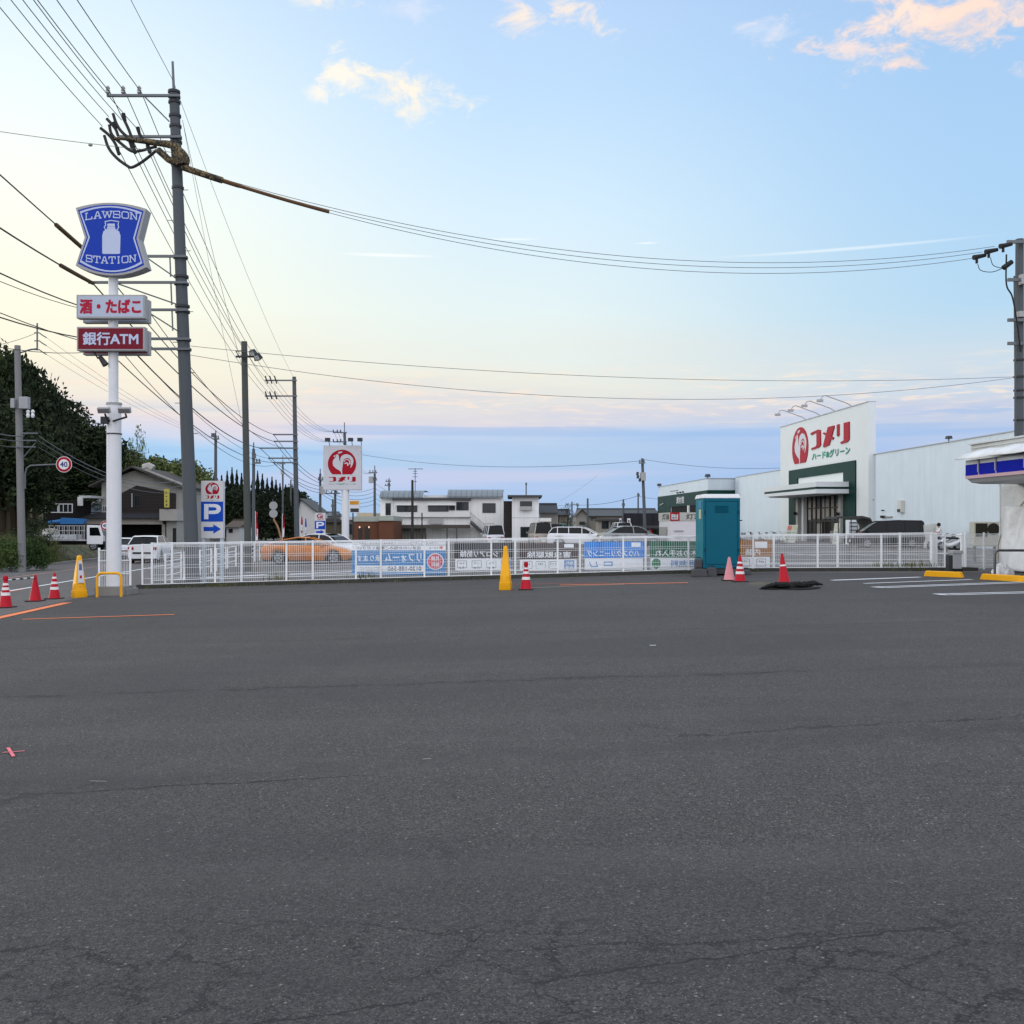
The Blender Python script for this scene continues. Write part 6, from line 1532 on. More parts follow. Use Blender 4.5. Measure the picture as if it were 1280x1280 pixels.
# low buildings and roofs further left
def house(name, label, px0, px1, yw, yr, Yd_, wm, rm, kind='gable', cat='house', over=1.5, wins=(), dep=8, lf=.5, ybase=None):
    global Yd; Yd = Yd_
    gb = g(X_((px0+px1)/2)) if ybase is None else Z_(ybase)
    t = thing(name, label, cat, (X_((px0+px1)/2), Yd, gb)); x0, x1, zw, zr = X_(px0), X_(px1), Z_(yw), Z_(yr); ov = over/F*Yd*1.0
    MB().bb(x0, x1, Yd, Yd+dep, gb, zw).build('wall', wm, t)
    b = MB()
    if kind == 'gable':      # gable end towards us
        xm = x0+(x1-x0)*lf; fr_ = front(0, Yd, 0)
        MB().prism([(x0, zw), (x1, zw), (xm, zr-.12)], fr_, -dep, 0).build('gable_wall', wm, t)
        k1 = (zr-zw)/(xm-x0); k2 = (zr-zw)/(x1-xm)
        b.prism([(x0-ov, zw-k1*ov), (xm, zr), (xm, zr+.14), (x0-ov, zw-k1*ov+.14)], fr_, -dep-.4, .4); b.prism([(xm+.001, zr), (x1+ov, zw-k2*ov), (x1+ov, zw-k2*ov+.14), (xm+.001, zr+.14)], fr_, -dep-.4, .4)
    elif kind == 'ridge':    # slope towards us
        ym = Yd+dep/2; e = .5
        A_ = [(x0-ov, Yd-e, zw), (x1+ov, Yd-e, zw), (x1+ov, ym, zr), (x0-ov, ym, zr), (x0-ov, Yd+dep+e, zw), (x1+ov, Yd+dep+e, zw)]
        b.add(A_, [(0, 1, 2, 3), (3, 2, 5, 4), (0, 3, 4), (1, 5, 2), (0, 4, 5, 1)]); b.bb(x0-ov, x1+ov, ym-.15, ym+.15, zr-.02, zr+.16)
    else: b.bb(x0-ov, x1+ov, Yd-.4, Yd+dep+.4, zw, zr)
    b.build('roof', rm, t)
    for w_ in wins: win(t, X_(w_[0]), X_(w_[1]), Z_(w_[3]), Z_(w_[2]), Yd)
    return t
PLAS = mat('grey plaster', (.22,.21,.19), .8, var=.15); BEI = mat('beige plaster', (.30,.27,.22), .8, var=.15); WPL = mat('white plaster', (.52,.52,.51), .7, var=.08)
house('tiled_house', 'dark slope-roofed house directly right of the small white box house', 676, 697, 641, 629.5, 120, PLAS, DTILE, 'ridge', wins=((679, 684, 652, 660),), over=1)
house('brown_house', 'small brown house with stepped tiled roofs beside the dark-roofed one', 699, 712, 644, 637, 125, BEI, DTILE, 'ridge', over=2)
house('garden_shed', 'low shed with a rounded white roof before the dark-roofed house', 676, 688, 652, 647.5, 108, BRICK, WHITE2, 'flat', cat='shed', over=1, dep=3)
t = house('factory_hall', 'long grey-roofed hall with beige walls behind the parked white wagon', 726, 826, 645, 635.5, 150, mat('beige hall wall', (.25,.235,.20), .8, var=.15), mat('dark grey roof', (.06,.063,.065), .6, var=.15), 'ridge', cat='hall', wins=((739, 745, 647, 650.5),), dep=14)
Yd = 148
house('gate_house', 'flat-roofed beige building with garage doors in front of the long grey hall', 748, 775, 651, 648.5, 140, mat('beige hall wall', (0,0,0)), TRIM, 'flat', cat='building', over=4, wins=((752, 761, 651.5, 661), (763, 771, 653, 668)), dep=5)
house('side_hall', 'low grey gabled hall at the left end of the long grey roof', 720, 735, 645, 637, 146, PLAS, TRIM, 'gable', cat='hall', over=.5, wins=((724, 731, 652, 656),))
t = thing('dark_fence', 'tall dark board fence between the leaning pole and the green-banded annex', 'fence', (gx(801, 128), 128, .1))
Yd = 128; MB().bb(X_(780), X_(826), Yd, Yd+.15, g(9), Z_(641.5)).build('boards', DKW, t)
for k in range(6): MB().bb(X_(780+k*9)-.06, X_(780+k*9)+.06, Yd-.12, Yd-.001, g(9), Z_(641.5)).build('post', DKW, t)
# flat cart shelter / bike roof with small shop front
Yd = 98; t = thing('canopy_shelter', 'thin dark flat roof shelter with red sign below the leaning pole', 'shelter', (gx(800, Yd), Yd, .1))
b = MB(); b.bb(X_(786), X_(832), Yd, Yd+3, Z_(660), Z_(657)); b.bb(X_(770), X_(790), Yd+1, Yd+3, Z_(658.5), Z_(656.5)); b.build('roof', TRIM, t)
for px in (789, 812, 825): MB().cyl((X_(px), Yd+.2, .1), (X_(px), Yd+.2, Z_(660)), .06, n=8).build('post', STEEL, t)
b = MB(); b.bb(X_(800), X_(817), Yd+.5, Yd+.6, Z_(666.5), Z_(661.5)); b.build('red_sign', RED, t)
MB().scribble(X_(808.5), Z_(664), 1.0, .22, 4, front(0, Yd+.5, 0), .01).build('lettering', WHITE, t)
MB().bb(X_(812), X_(825), Yd+1.5, Yd+1.7, .1, Z_(662)).build('display_rack', mat('plants display', (.05,.09,.04), .8, var=.4), t)
for lb, px, yt, yb_, wd in (('small white arrow sign left of the leaning pole', 786, 648, 656, 4), ('narrow white sign above the shelter roof', 775.5, 648, 657, 2.6)):
    Yd = 97; t = thing('direction_sign', lb, 'sign', (X_(px), Yd, .1)); MB().bb(X_(px-wd/2), X_(px+wd/2), Yd, Yd+.06, Z_(yb_), Z_(yt)).build('panel', WHITE, t); MB().cyl((X_(px), Yd+.05, .1), (X_(px), Yd+.05, Z_(yb_)), .04, n=6).build('post', STEEL, t)
    MB().prism([(X_(px)-.05, Z_(654)), (X_(px)+.05, Z_(654)), (X_(px)+.05, Z_(651.5)), (X_(px)+.12, Z_(651.5)), (X_(px), Z_(649.5)), (X_(px)-.12, Z_(651.5)), (X_(px)-.05, Z_(651.5))], front(0, Yd, 0), .002, .01).build('arrow', DARKST, t)
# left group past the pole
house('white_house', 'white gabled house half hidden behind the crossarm pole', 373, 396, 640, 624, 140, WPL, TRIM, 'gable', lf=.12, over=1)
house('far_house', 'distant low house with a blue-grey roof left of the rooster sign', 402, 418, 645, 640, 180, PLAS, BTILE, 'ridge')
house('roadside_shop', 'low dark roadside shop with an orange-lit front left of the rooster sign post', 404, 426, 653, 648, 125, mat('dim shop front', (.10,.085,.06), .8, var=.4), TRIM, 'flat', cat='shop', over=2)
house('roadside_shop', 'low grey shop between the rooster sign post and the brick restaurant', 428, 442, 650, 646, 118, PLAS, mat('pale roof', (0,0,0)), 'flat', cat='shop', wins=((430, 434, 655, 668), (436, 440, 655, 668)))
house('farm_house', 'small white-walled farmhouse right of the tall parking sign', 283, 299, 659, 650, 130, WPL, mat('brown roof', (.09,.07,.055), .8), 'ridge', wins=((286, 291, 661, 666),), over=2)
house('arched_shop', 'distant shop with a small cream arch above the restaurant roof', 448, 466, 648, 641, 150, BEI, mat('cream arch', (.5,.42,.3), .7), 'flat', cat='shop')

# ------------------------------------------------------------------ large house across the road, left
Yd = 104.0; gb = g(-30)
t = thing('gabled_house', 'large dark timber house with a cream gable and balcony across the road', 'house', (X_(180), Yd, gb))
CRW = mat('cream gable wall', (.30,.295,.27), .8, var=.12)
b = MB(); b.bb(X_(127), X_(226), Yd, Yd+10, gb, Z_(612)); b.build('wall', CRW, t)
fr_ = front(0, Yd, 0)
MB().prism([(X_(127), Z_(612)), (X_(226), Z_(612)), (X_(226), Z_(606)), (X_(168), Z_(588)), (X_(127), Z_(604))], fr_, -10, -.002).build('gable_wall', CRW, t)
b = MB(); b.bb(X_(152), X_(220), Yd-.3, Yd-.001, Z_(649), Z_(617)); b.prism([(X_(152), Z_(617)), (X_(220), Z_(617)), (X_(172), Z_(607))], fr_, .001, .30); b.build('timber_front', DWOOD, t)
b = MB(); b.prism([(X_(115), Z_(609)), (X_(168), Z_(585)), (X_(168), Z_(583)), (X_(115), Z_(607))], fr_, -10.6, .9); b.prism([(X_(168.05), Z_(585)), (X_(231), Z_(610)), (X_(231), Z_(608)), (X_(168.05), Z_(583))], fr_, -10.6, .9)
b.build('roof', mat('brown grey roof', (.06,.055,.05), .7, var=.2), t)
b = MB(); b.prism([(X_(184), Z_(588.5)), (X_(231), Z_(607)), (X_(231), Z_(605)), (X_(184), Z_(586.5))], fr_, .3, .7); b.tube([PX(180, 586, Yd), PX(186, 584, Yd), PX(191, 587, Yd)], .5, 8); b.build('ridge_tiles', mat('pale ridge tiles', (.34,.33,.31), .7, var=.2), t)
win(t, X_(128.5), X_(134), Z_(640), Z_(632), Yd-.02, WHITE); b = MB(); b.bb(X_(166), X_(167.3), Yd-.4, Yd-.31, Z_(634), Z_(617)); b.build('down_pipe', SGREY, t)
win(t, X_(169), X_(177), Z_(634), Z_(619), Yd-.3)
# ground floor: deep eave roof, cream beam, dark carport opening
b = MB(); A_ = [(X_(90), Yd-2.6, Z_(647)), (X_(219), Yd-2.6, Z_(647)), (X_(219), Yd-.32, Z_(641)), (X_(126.5), Yd-.32, Z_(641))]
b.add(A_+[(x, y, z-.12) for x, y, z in A_], [(0,1,2,3), (7,6,5,4), (0,4,5,1), (1,5,6,2), (3,2,6,7), (0,3,7,4)]); b.build('lower_roof', DTILE, t)
b = MB(); b.bb(X_(92), X_(213), Yd-2.3, Yd-2.0, Z_(655.5), Z_(648.3)); b.bb(X_(212), X_(216), Yd-2.3, Yd-.3, gb, Z_(655.5)); b.build('cream_beam', mat('cream beam', (.30,.28,.25), .8), t)
b = MB(); b.bb(X_(93), X_(212), Yd-.2, Yd-.002, gb, Z_(655)); b.build('carport_back', mat('dark interior', (0,0,0)), t)
b = MB(); b.bb(X_(212), X_(233), Yd-3.0, Yd-.5, Z_(651), Z_(637)); b.build('balcony', mat('balcony plaster', (.36,.35,.33), .75), t); b = MB(); b.bb(X_(218), X_(231), Yd-2.4, Yd+4, gb, Z_(651)); b.build('entrance_wall', mat('entrance plaster', (.30,.30,.28), .8), t)
win(t, X_(226), X_(230), Z_(682), Z_(660), Yd-2.4)
sgn = MB().bb(X_(219), X_(224.6), Yd-3.3, Yd-3.1, Z_(635), Z_(612.5)); o = sgn.build('shop_sign', mat('yellow sign board', (.50,.44,.10), .6), t)
b = MB(); 
for k in range(4): b.scribble(X_(221.8), Z_(617+k*5), .30, .30, 1, front(0, Yd-3.3, 0), .006, k+3)
b.build('lettering', mat('dark print', (0,0,0)), o)
# side wing with the blue-grey roof
t = thing('side_wing_house', 'low wing with a blue-grey tiled roof left of the large timber house', 'house', (X_(110), 108, g(-30)))
Yd = 108
b = MB(); b.bb(X_(95), X_(130), Yd, Yd+6, gb, Z_(640)); b.build('wall', DWOOD, t)
b = MB(); A_ = [(X_(89), Yd-1.2, Z_(646.5)), (X_(133), Yd-1.2, Z_(646.5)), (X_(131), Yd+4, Z_(624)), (X_(106), Yd+4, Z_(624))]
b.add(A_+[(x, y, z-.15) for x, y, z in A_], [(0,1,2,3), (7,6,5,4), (0,4,5,1), (1,5,6,2), (3,2,6,7), (0,3,7,4)]); b.build('roof', BTILE, t)
MB().tube([A_[0], A_[3]], .12, 6).build('verge_tile', mat('pale ridge tiles', (0,0,0)), t)
t = thing('garden_house', 'dark shed with a band of white-framed windows among the trees', 'shed', (gx(74, 100), 100, g(-30)))
Yd = 100; MB().bb(X_(54), X_(93), Yd, Yd+4, gb, Z_(626)).build('wall', mat('black timber', (.015,.014,.014), .9), t)
win(t, X_(56.5), X_(73), Z_(641), Z_(629.5), Yd, WHITE, mull=0); win(t, X_(73.5), X_(91), Z_(641), Z_(629.5), Yd, WHITE, mull=2)
b = MB(); b.bb(X_(93), X_(109), Yd+1, Yd+5, Z_(622), Z_(619)); b.build('roof', mat('pale roof', (0,0,0)), t); MB().bb(X_(94), X_(99), Yd+.5, Yd+.9, Z_(632), Z_(621)).build('wall_panel', WHITE2, t)
# ================================================================== vehicles
def carpaint(name, col, metal=.0, rough=.28):
    m = mat(name, col, rough, metal, var=.03); m.node_tree.nodes['Principled BSDF'].inputs['Coat Weight'].default_value = .25 if max(col) > .1 else .08; return m
def wheel_at(parent, x, y, r, side, w_=.2):
    t = MB().cyl((x, y-w_/2, r), (x, y+w_/2, r), r, n=24).build('wheel', mat('tyre rubber', (.02,.02,.021), .8), parent, smooth=True)
    yo = y+side*(w_/2+.004)
    b = MB(); b.cyl((x, yo-side*.02, r), (x, yo, r), r*.66, n=20); b.build('rim', mat('alloy rim', (.30,.31,.32), .35, .7), t)
    b = MB()
    for k in range(5):
        a = k*1.2566; c, s_ = math.cos(a), math.sin(a)
        b.cyl((x+c*r*.2, yo+side*.004, r+s_*r*.2), (x+c*r*.6, yo+side*.004, r+s_*r*.6), .045, .03, 5)
    b.build('spokes', mat('dark rim gap', (.05,.05,.055), .5, .5), t)
def vehicle(name, label, cat, L, W, H, lower, prof, paint, loc, rz, r=.32, axles=None, group=None, roofseg=(2, 4), bpil=(.0,), belt=None, dark_rear=False, lights=True, plate=True):
    """lower: [(x, z)] upper edge of the body from nose to tail; prof: greenhouse profile nose to tail, first and last points on the belt"""
    t = thing(name, label, cat, group=group)
    hw = W/2; z0 = .20
    # body: loft along x
    xs = [p[0] for p in lower]; b = MB(); vs = []; n = 0
    def zt(x):
        for (a, za), (c, zc) in zip(lower, lower[1:]):
            if a >= x >= c: return za+(zc-za)*((a-x)/(a-c) if a != c else 0)
        return lower[-1][1]
    st = sorted(set([round(L/2-L*k/22, 4) for k in range(23)]+xs), reverse=True)
    ax = axles or (L*.31, -L*.30)
    rows = []
    for x in st:
        e = abs(x)/(L/2); k = 1-.10*max(0, (e-.78)/.22)**2; zt_ = zt(x); w_ = hw*k
        zb_ = z0+.10*max(0, (e-.86)/.14)
        for a in ax:
            d = abs(x-a)
            if d < r+.07: zb_ = max(zb_, math.sqrt(max((r+.07)**2-d*d, 0))+r*.95)
        zb_ = min(zb_, zt_-.12)
        mid = zb_+(zt_-zb_)*.55
        half = [(w_*.93, zb_), (w_*.99, zb_+(zt_-zb_)*.25), (w_, mid), (w_*.975, zt_-.05), (w_*.93, zt_), (w_*.5, zt_+.025)]
        rows.append([(x, y, z) for y, z in half]+[(x, -y, z) for y, z in reversed(half)])
    m_ = len(rows[0])
    for rr in rows: vs += rr
    fs = []
    for i in range(len(rows)-1):
        for k in range(m_): k2 = (k+1) % m_; fs.append((i*m_+k, (i+1)*m_+k, (i+1)*m_+k2, i*m_+k2))
    fs += [tuple(range(m_)), tuple((len(rows)-1)*m_+k for k in reversed(range(m_)))]
    b.add(vs, fs); b.build('body', paint, t, smooth=True)
    MB().bb(-L/2+.12, L/2-.12, -hw*.86, hw*.86, .16, .42).build('underbody', mat('underbody black', (.015,.015,.016), .8), t)
    bz = prof[0][1]
    def w_at(z): f = max(0, min(1, (z-bz)/(H-bz))); return hw*(.93-.20*f)
    G = MB(); vs = []
    for x, z in prof: vs += [(x, w_at(z), z-.03), (x, -w_at(z), z-.03)]
    fs = [(2*i, 2*i+1, 2*i+3, 2*i+2) for i in range(len(prof)-1)]
    nb = len(vs); xm = sum(p[0] for p in prof)/len(prof)
    vs += [(xm, w_at(bz), bz-.04), (xm, -w_at(bz), bz-.04)]
    for i in range(len(prof)-1): fs += [(2*i, 2*i+2, nb), (2*i+1, nb+1, 2*i+3)]
    G.add(vs, fs); G.build('windows', CARGL, t)
    Rf = MB(); a, c = roofseg; vs = []; n7 = 6
    for i in range(a, c+1):
        x, z = prof[i]; w_ = w_at(z)+.01
        for k in range(n7+1): y = w_*(1-2*k/n7); vs.append((x, y, z+.03*(1-(y/w_)**2)))
    m_ = n7+1; fs = []
    for i in range(c-a):
        for k in range(n7): q = i*m_+k; fs.append((q, q+1, q+m_+1, q+m_))
    Rf.add(vs, fs)
    for sgn in (1, -1): Rf.tube([(x, sgn*(w_at(z)-.005), z-.012) for x, z in prof], .032, 6)
    for x in bpil:
        # pillar from belt to roof line
        zr = H
        for (xa, za), (xb_, zb2) in zip(prof, prof[1:]):
            if xa >= x >= xb_: zr = za+(zb2-za)*((xa-x)/max(xa-xb_, 1e-5))
        for sgn in (1, -1): Rf.cyl((x, sgn*(w_at(bz)+.0), bz-.03), (x-.03, sgn*(w_at(zr)-.005), zr-.01), .035, n=6)
    Rf.build('roof', paint, t, smooth=True)
    for a in ax:
        for sgn in (1, -1): wheel_at(t, a, sgn*(hw-.12), r, sgn)
    if lights:
        fz, rz_ = zt(L/2)-.14, zt(-L/2)-.16
        for sgn in (1, -1):
            MB().box((L/2-.06, sgn*hw*.68, fz), (.16, hw*.38, .13)).build('headlight', glassmat('headlight glass', (170,175,180), .1), t)
            MB().box((-L/2+.05, sgn*hw*.72, rz_), (.16, hw*.34, .16)).build('taillight', mat('taillight red', (.25,.01,.012), .25), t)
            MB().box((prof[0][0]-.35, sgn*(hw+.07), bz+.06), (.1, .16, .12)).build('mirror', paint, t)
        MB().box((L/2+.005, 0, fz-.02), (.03, hw*.9, .10)).build('grille', BLACK, t)
    if plate:
        for x in (L/2+.02, -L/2-.02): MB().box((x, 0, .48), (.02, .33, .165)).build('number_plate', mat('plate white', (.6,.62,.58), .5), t)
        MB().box((-L/2-.005, 0, .62), (.04, hw*1.2, .10)).build('rear_trim', BLACK, t)
    z = g(loc[0]); return settle(t, (loc[0], loc[1], z), rz)
P_OR = carpaint('orange metallic paint', (.46,.155,.022), .2); P_WH = carpaint('white car paint', (.62,.63,.65)); P_WS = carpaint('silver white paint', (.48,.50,.53), .3)
P_BK = carpaint('black car paint', (.010,.010,.012)); P_GY = carpaint('grey car paint', (.20,.21,.22), .4); P_BE = carpaint('beige car paint', (.30,.27,.24), .2); P_GN = carpaint('teal car paint', (.03,.22,.20), .2)
P_RD = carpaint('red car paint', (.22,.02,.02))
def sx_(px, y): return gx(px, y)
COUPE = dict(L=4.45, W=1.8, H=1.36, lower=[(2.225,.62),(2.0,.74),(1.2,.90),(.9,.93),(-1.75,.98),(-2.1,.95),(-2.225,.80)], prof=[(1.15,.92),(.55,1.22),(.15,1.34),(-.45,1.35),(-1.1,1.24),(-1.9,.98)], roofseg=(2, 4))
SEDAN = dict(L=4.5, W=1.75, H=1.48, lower=[(2.25,.62),(2.1,.78),(1.25,.96),(-1.6,1.0),(-2.15,.98),(-2.25,.8)], prof=[(1.3,.96),(.65,1.36),(.3,1.46),(-.7,1.47),(-1.1,1.38),(-1.75,1.0)], roofseg=(2, 4))
WAGON = dict(L=4.6, W=1.76, H=1.50, lower=[(2.3,.62),(2.1,.80),(1.3,.98),(-2.2,1.02),(-2.3,.8)], prof=[(1.35,.98),(.65,1.36),(.3,1.47),(-1.6,1.48),(-1.9,1.42),(-2.2,1.04)], roofseg=(2, 4))
MINIV = dict(L=4.85, W=1.80, H=1.87, lower=[(2.42,.70),(2.3,.90),(1.75,1.06),(-2.3,1.08),(-2.42,.9)], prof=[(1.85,1.08),(1.0,1.66),(.6,1.81),(-.6,1.87),(-2.15,1.85),(-2.25,1.75),(-2.38,1.10)], roofseg=(2, 4))
KVAN = dict(L=3.4, W=1.48, H=1.78, lower=[(1.7,.75),(1.6,.95),(1.35,1.02),(-1.62,1.04),(-1.7,.9)], prof=[(1.4,1.03),(1.0,1.62),(.8,1.74),(-.4,1.78),(-1.5,1.76),(-1.58,1.68),(-1.66,1.06)], roofseg=(2, 4), r=.27)
KEIV = dict(L=3.4, W=1.48, H=1.90, lower=[(1.7,.8),(1.66,1.0),(1.5,1.04),(-1.66,1.06),(-1.7,.9)], prof=[(1.55,1.05),(1.25,1.72),(1.1,1.84),(-.4,1.9),(-1.5,1.88),(-1.58,1.78),(-1.67,1.08)], roofseg=(2, 4), r=.27)
SUV = dict(L=4.5, W=1.84, H=1.62, lower=[(2.25,.75),(2.1,.95),(1.2,1.08),(-2.0,1.12),(-2.25,1.05)], prof=[(1.3,1.08),(.6,1.48),(.2,1.60),(-1.2,1.61),(-1.6,1.54),(-2.1,1.14)], roofseg=(2, 4), r=.36)
def car(kind, name, label, cat, paint, loc, rz, **k): return vehicle(name, label, cat, paint=paint, loc=loc, rz=R(rz), **{**kind, **k})
car(COUPE, 'parked_car', 'low orange coupe behind the fence left of the square rooster sign', 'car', P_OR, (gx(385, 52), 52), 4)
car(SEDAN, 'parked_car', 'white sedan partly hidden behind the orange coupe', 'car', P_WH, (gx(409, 57), 57), -28)
car(SUV, 'driving_car', 'white suv seen from behind on the road left of the big utility pole', 'car', P_WH, (gx(189, 62), 62), 97)
car(SEDAN, 'driving_car', 'pale car ahead of the white suv, half hidden by the white sign pole', 'car', P_WS, (gx(158, 72), 72), 97)
Y0 = 86
car(KVAN, 'parked_van', 'white van seen from behind in front of the outside stair', 'van', P_WS, (gx(616, 84), 84), 100, bpil=(.3, -.6))
car(KEIV, 'parked_van', 'boxy beige van parked facing away in front of the small white box house', 'van', P_BE, (gx(675, 80), 80), 98, bpil=(.3, -.6))
car(KVAN, 'parked_car', 'teal small car between the beige van and the white wagon', 'car', P_GN, (gx(699, 96), 96), 80)
car(WAGON, 'parked_car', 'long white wagon parked side-on left of the middle of the lot', 'car', P_WH, (gx(724, 77), 77), -14, bpil=(.35, -.65, -1.5))
car(SEDAN, 'parked_car', 'dark car roof just visible behind the long white wagon', 'car', P_GY, (gx(708, 92), 92), 5)
car(KVAN, 'parked_van', 'small white van left of the grey hatchback', 'van', P_WH, (gx(776, 88), 88), 95)
car(SEDAN, 'parked_car', 'grey hatchback right of the small white van, seen from the side', 'car', P_GY, (gx(788, 72), 72), 12)
car(MINIV, 'parked_van', 'large black minivan parked side-on right of the store entrance', 'van', P_BK, (gx(1108, 70), 70), 176, bpil=(.2, -1.0, -2.0))
# small flatbed crane truck across the road
def truck():
    t = thing('crane_truck', 'white dropside truck with a blue crane cover parked on the verge across the road', 'truck')
    b = MB(); b.prism([(2.0, .55), (3.35, .55), (3.4, 1.25), (3.1, 2.15), (2.0, 2.2)], front(0, -.95, 0), -1.9, 0); cab = b.build('cab', P_WH, t, bevel=.04)
    MB().prism([(2.25, 1.3), (3.2, 1.3), (2.98, 2.0), (2.25, 2.0)], front(0, -.955, 0), 0, .01).build('side_window', CARGL, cab)
    MB().add([(3.42, -.8, 1.3), (3.42, .8, 1.3), (3.15, .8, 2.05), (3.15, -.8, 2.05)], [(0, 1, 2, 3)]).build('windscreen', CARGL, cab)
    MB().bb(3.2, 3.46, -.9, .9, .55, .8).build('bumper', BLACK, cab)
    b = MB(); b.bb(-3.1, 1.1, -1.0, -.95, .95, 1.4); b.bb(-3.1, 1.1, .95, 1.0, .95, 1.4); b.bb(-3.1, -3.05, -.95, .95, .95, 1.4); b.bb(-3.1, 1.95, -.95, .95, .85, .95); b.build('dropsides', P_WS, t)
    b = MB()
    for k in range(8): x = -1.2+k*.42; b.bb(x, x+.06, -.93, -.87, .95, 2.15); b.bb(x, x+.06, .87, .93, .95, 2.15)
    for z in (1.7, 2.12): b.bb(-1.25, 1.85, -.94, -.86, z, z+.06)
    b.build('stake_rack', SGREY, t)
    b = MB(); b.tube([(-1.6, 0, 2.45), (-.3, 0, 2.55)], [.12, .2], 8); b.prism([(-.5, 2.3), (1.5, 2.3), (1.6, 2.75), (-.4, 2.85)], front(0, -.35, 0), -.7, 0); b.build('crane_boom', mat('crane blue', (.02,.11,.28), .5), t)
    MB().cyl((1.5, 0, .9), (1.5, 0, 2.4), .16, n=10).build('crane_post', DARKST, t)
    MB().lathe((-1.4, 0, .95), [(.7, 0), (.75, .5), (.6, .9), (.0, 1.0)], 10).build('load', mat('pale tarpaulin', (.36,.35,.32), .8, var=.3), t)
    MB().scribble(-1.2, 1.17, 2.6, .16, 9, front(0, -1.0, 0), .004).build('lettering', DARKST, t)
    for x in (-1.9, 2.55):
        for s in (1, -1): wheel_at(t, x, s*.8, .38, s, .22)
    MB().bb(-2.9, 3.2, -.35, .35, .5, .85).build('chassis', BLACK, t)
    return t
tr = truck(); settle(tr, (gx(84, 66), 66, .10), R(3)); tr.scale = (.74, .74, .74)

# motorcycle / scooter
def scooter(label, loc, rz, body, group=None):
    t = thing('scooter', label, 'scooter', group=group)
    for x in (.62, -.58):
        w_ = MB().cyl((x, -.05, .27), (x, .05, .27), .27, n=18).build('wheel', mat('tyre rubber', (0,0,0)), t); MB().cyl((x, -.055, .27), (x, .055, .27), .16, n=14).build('rim', mat('alloy rim', (0,0,0)), w_)
    b = MB(); b.tube(spl([(.62, 0, .35), (.50, 0, .75), (.42, 0, 1.0)], 4), .06, 8); b.tube(spl([(.5, 0, .7), (.3, 0, .35), (0, 0, .32), (-.35, 0, .42), (-.75, 0, .62)], 4), [.09]*4+[.12]*4+[.14]*4+[.16]*5, 8); b.build('frame_body', body, t, smooth=True)
    MB().box((-.30, 0, .74), (.62, .26, .12), 0, .85).build('seat', BLACK, t, bevel=.03)
    MB().tube([(.38, -.32, 1.03), (.42, -.1, 1.0), (.42, .1, 1.0), (.38, .32, 1.03)], .02, 6).build('handlebar', DARKST, t)
    MB().box((.56, 0, .86), (.16, .18, .18)).build('headlight', glassmat('headlight glass', (170,175,180), .1), t, bevel=.03)
    MB().box((-.78, 0, .86), (.34, .34, .26)).build('rear_box', body, t, bevel=.03)
    return settle(t, (loc[0], loc[1], g(loc[0])), rz)
scooter('black scooter parked just right of the teal toilet against the store wall', (gx(932, 80), 80), R(15), P_BK, 'parked two-wheelers at the store wall')
scooter('second dark scooter with a silver box, a little right of the toilet', (gx(942, 79), 79), R(-20), P_GY, 'parked two-wheelers at the store wall')
scooter('white scooter standing right of the rider near the gate', (gx(1187, 62), 62), R(200), P_WH)
scooter('dark scooter under the rider in a white shirt', (gx(1177, 64), 64), R(170), P_GY)
# bicycles by the wall
def bicycle(label, loc, rz):
    t = thing('bicycle', label, 'bicycle', group='bicycles at the store wall')
    for x in (.52, -.52):
        b = MB(); b.tube([(x+.33*math.cos(a*.3927), 0, .34+.33*math.sin(a*.3927)) for a in range(17)], .022, 5, False)
        for a in range(8): b.cyl((x, 0, .34), (x+.32*math.cos(a*.785), 0, .34+.32*math.sin(a*.785)), .006, n=3)
        b.build('wheel', BLACK, t)
    b = MB(); 
    for p_, q in (((-.52, .34), (-.18, .78)), ((-.52, .34), (-.05, .3)), ((-.05, .3), (-.2, .88)), ((-.05, .3), (.36, .82)), ((-.18, .72), (.36, .78)), ((.52, .34), (.33, .98))): b.cyl((p_[0], 0, p_[1]), (q[0], 0, q[1]), .02, n=6)
    b.build('frame', SGREY, t); MB().box((-.21, 0, .92), (.26, .15, .07)).build('saddle', BLACK, t, bevel=.02)
    MB().tube([(.2, -.27, 1.0), (.33, -.1, 1.02), (.33, .1, 1.02), (.2, .27, 1.0)], .015, 5).build('handlebar', STEEL, t)
    b = MB()
    for k in range(5): z = .72+k*.06; b.tube([(.42, -.17, z), (.72, -.17, z), (.72, .17, z), (.42, .17, z), (.42, -.17, z)], .008, 4)
    b.build('basket', SGREY, t)
    return settle(t, (loc[0], loc[1], g(loc[0])), rz)
bicycle('bicycle with a front basket at the store wall, left of its pair', (gx(961, 86), 86), R(10))
bicycle('bicycle with a front basket at the store wall, right of its pair', (gx(971, 85), 85), R(-8))

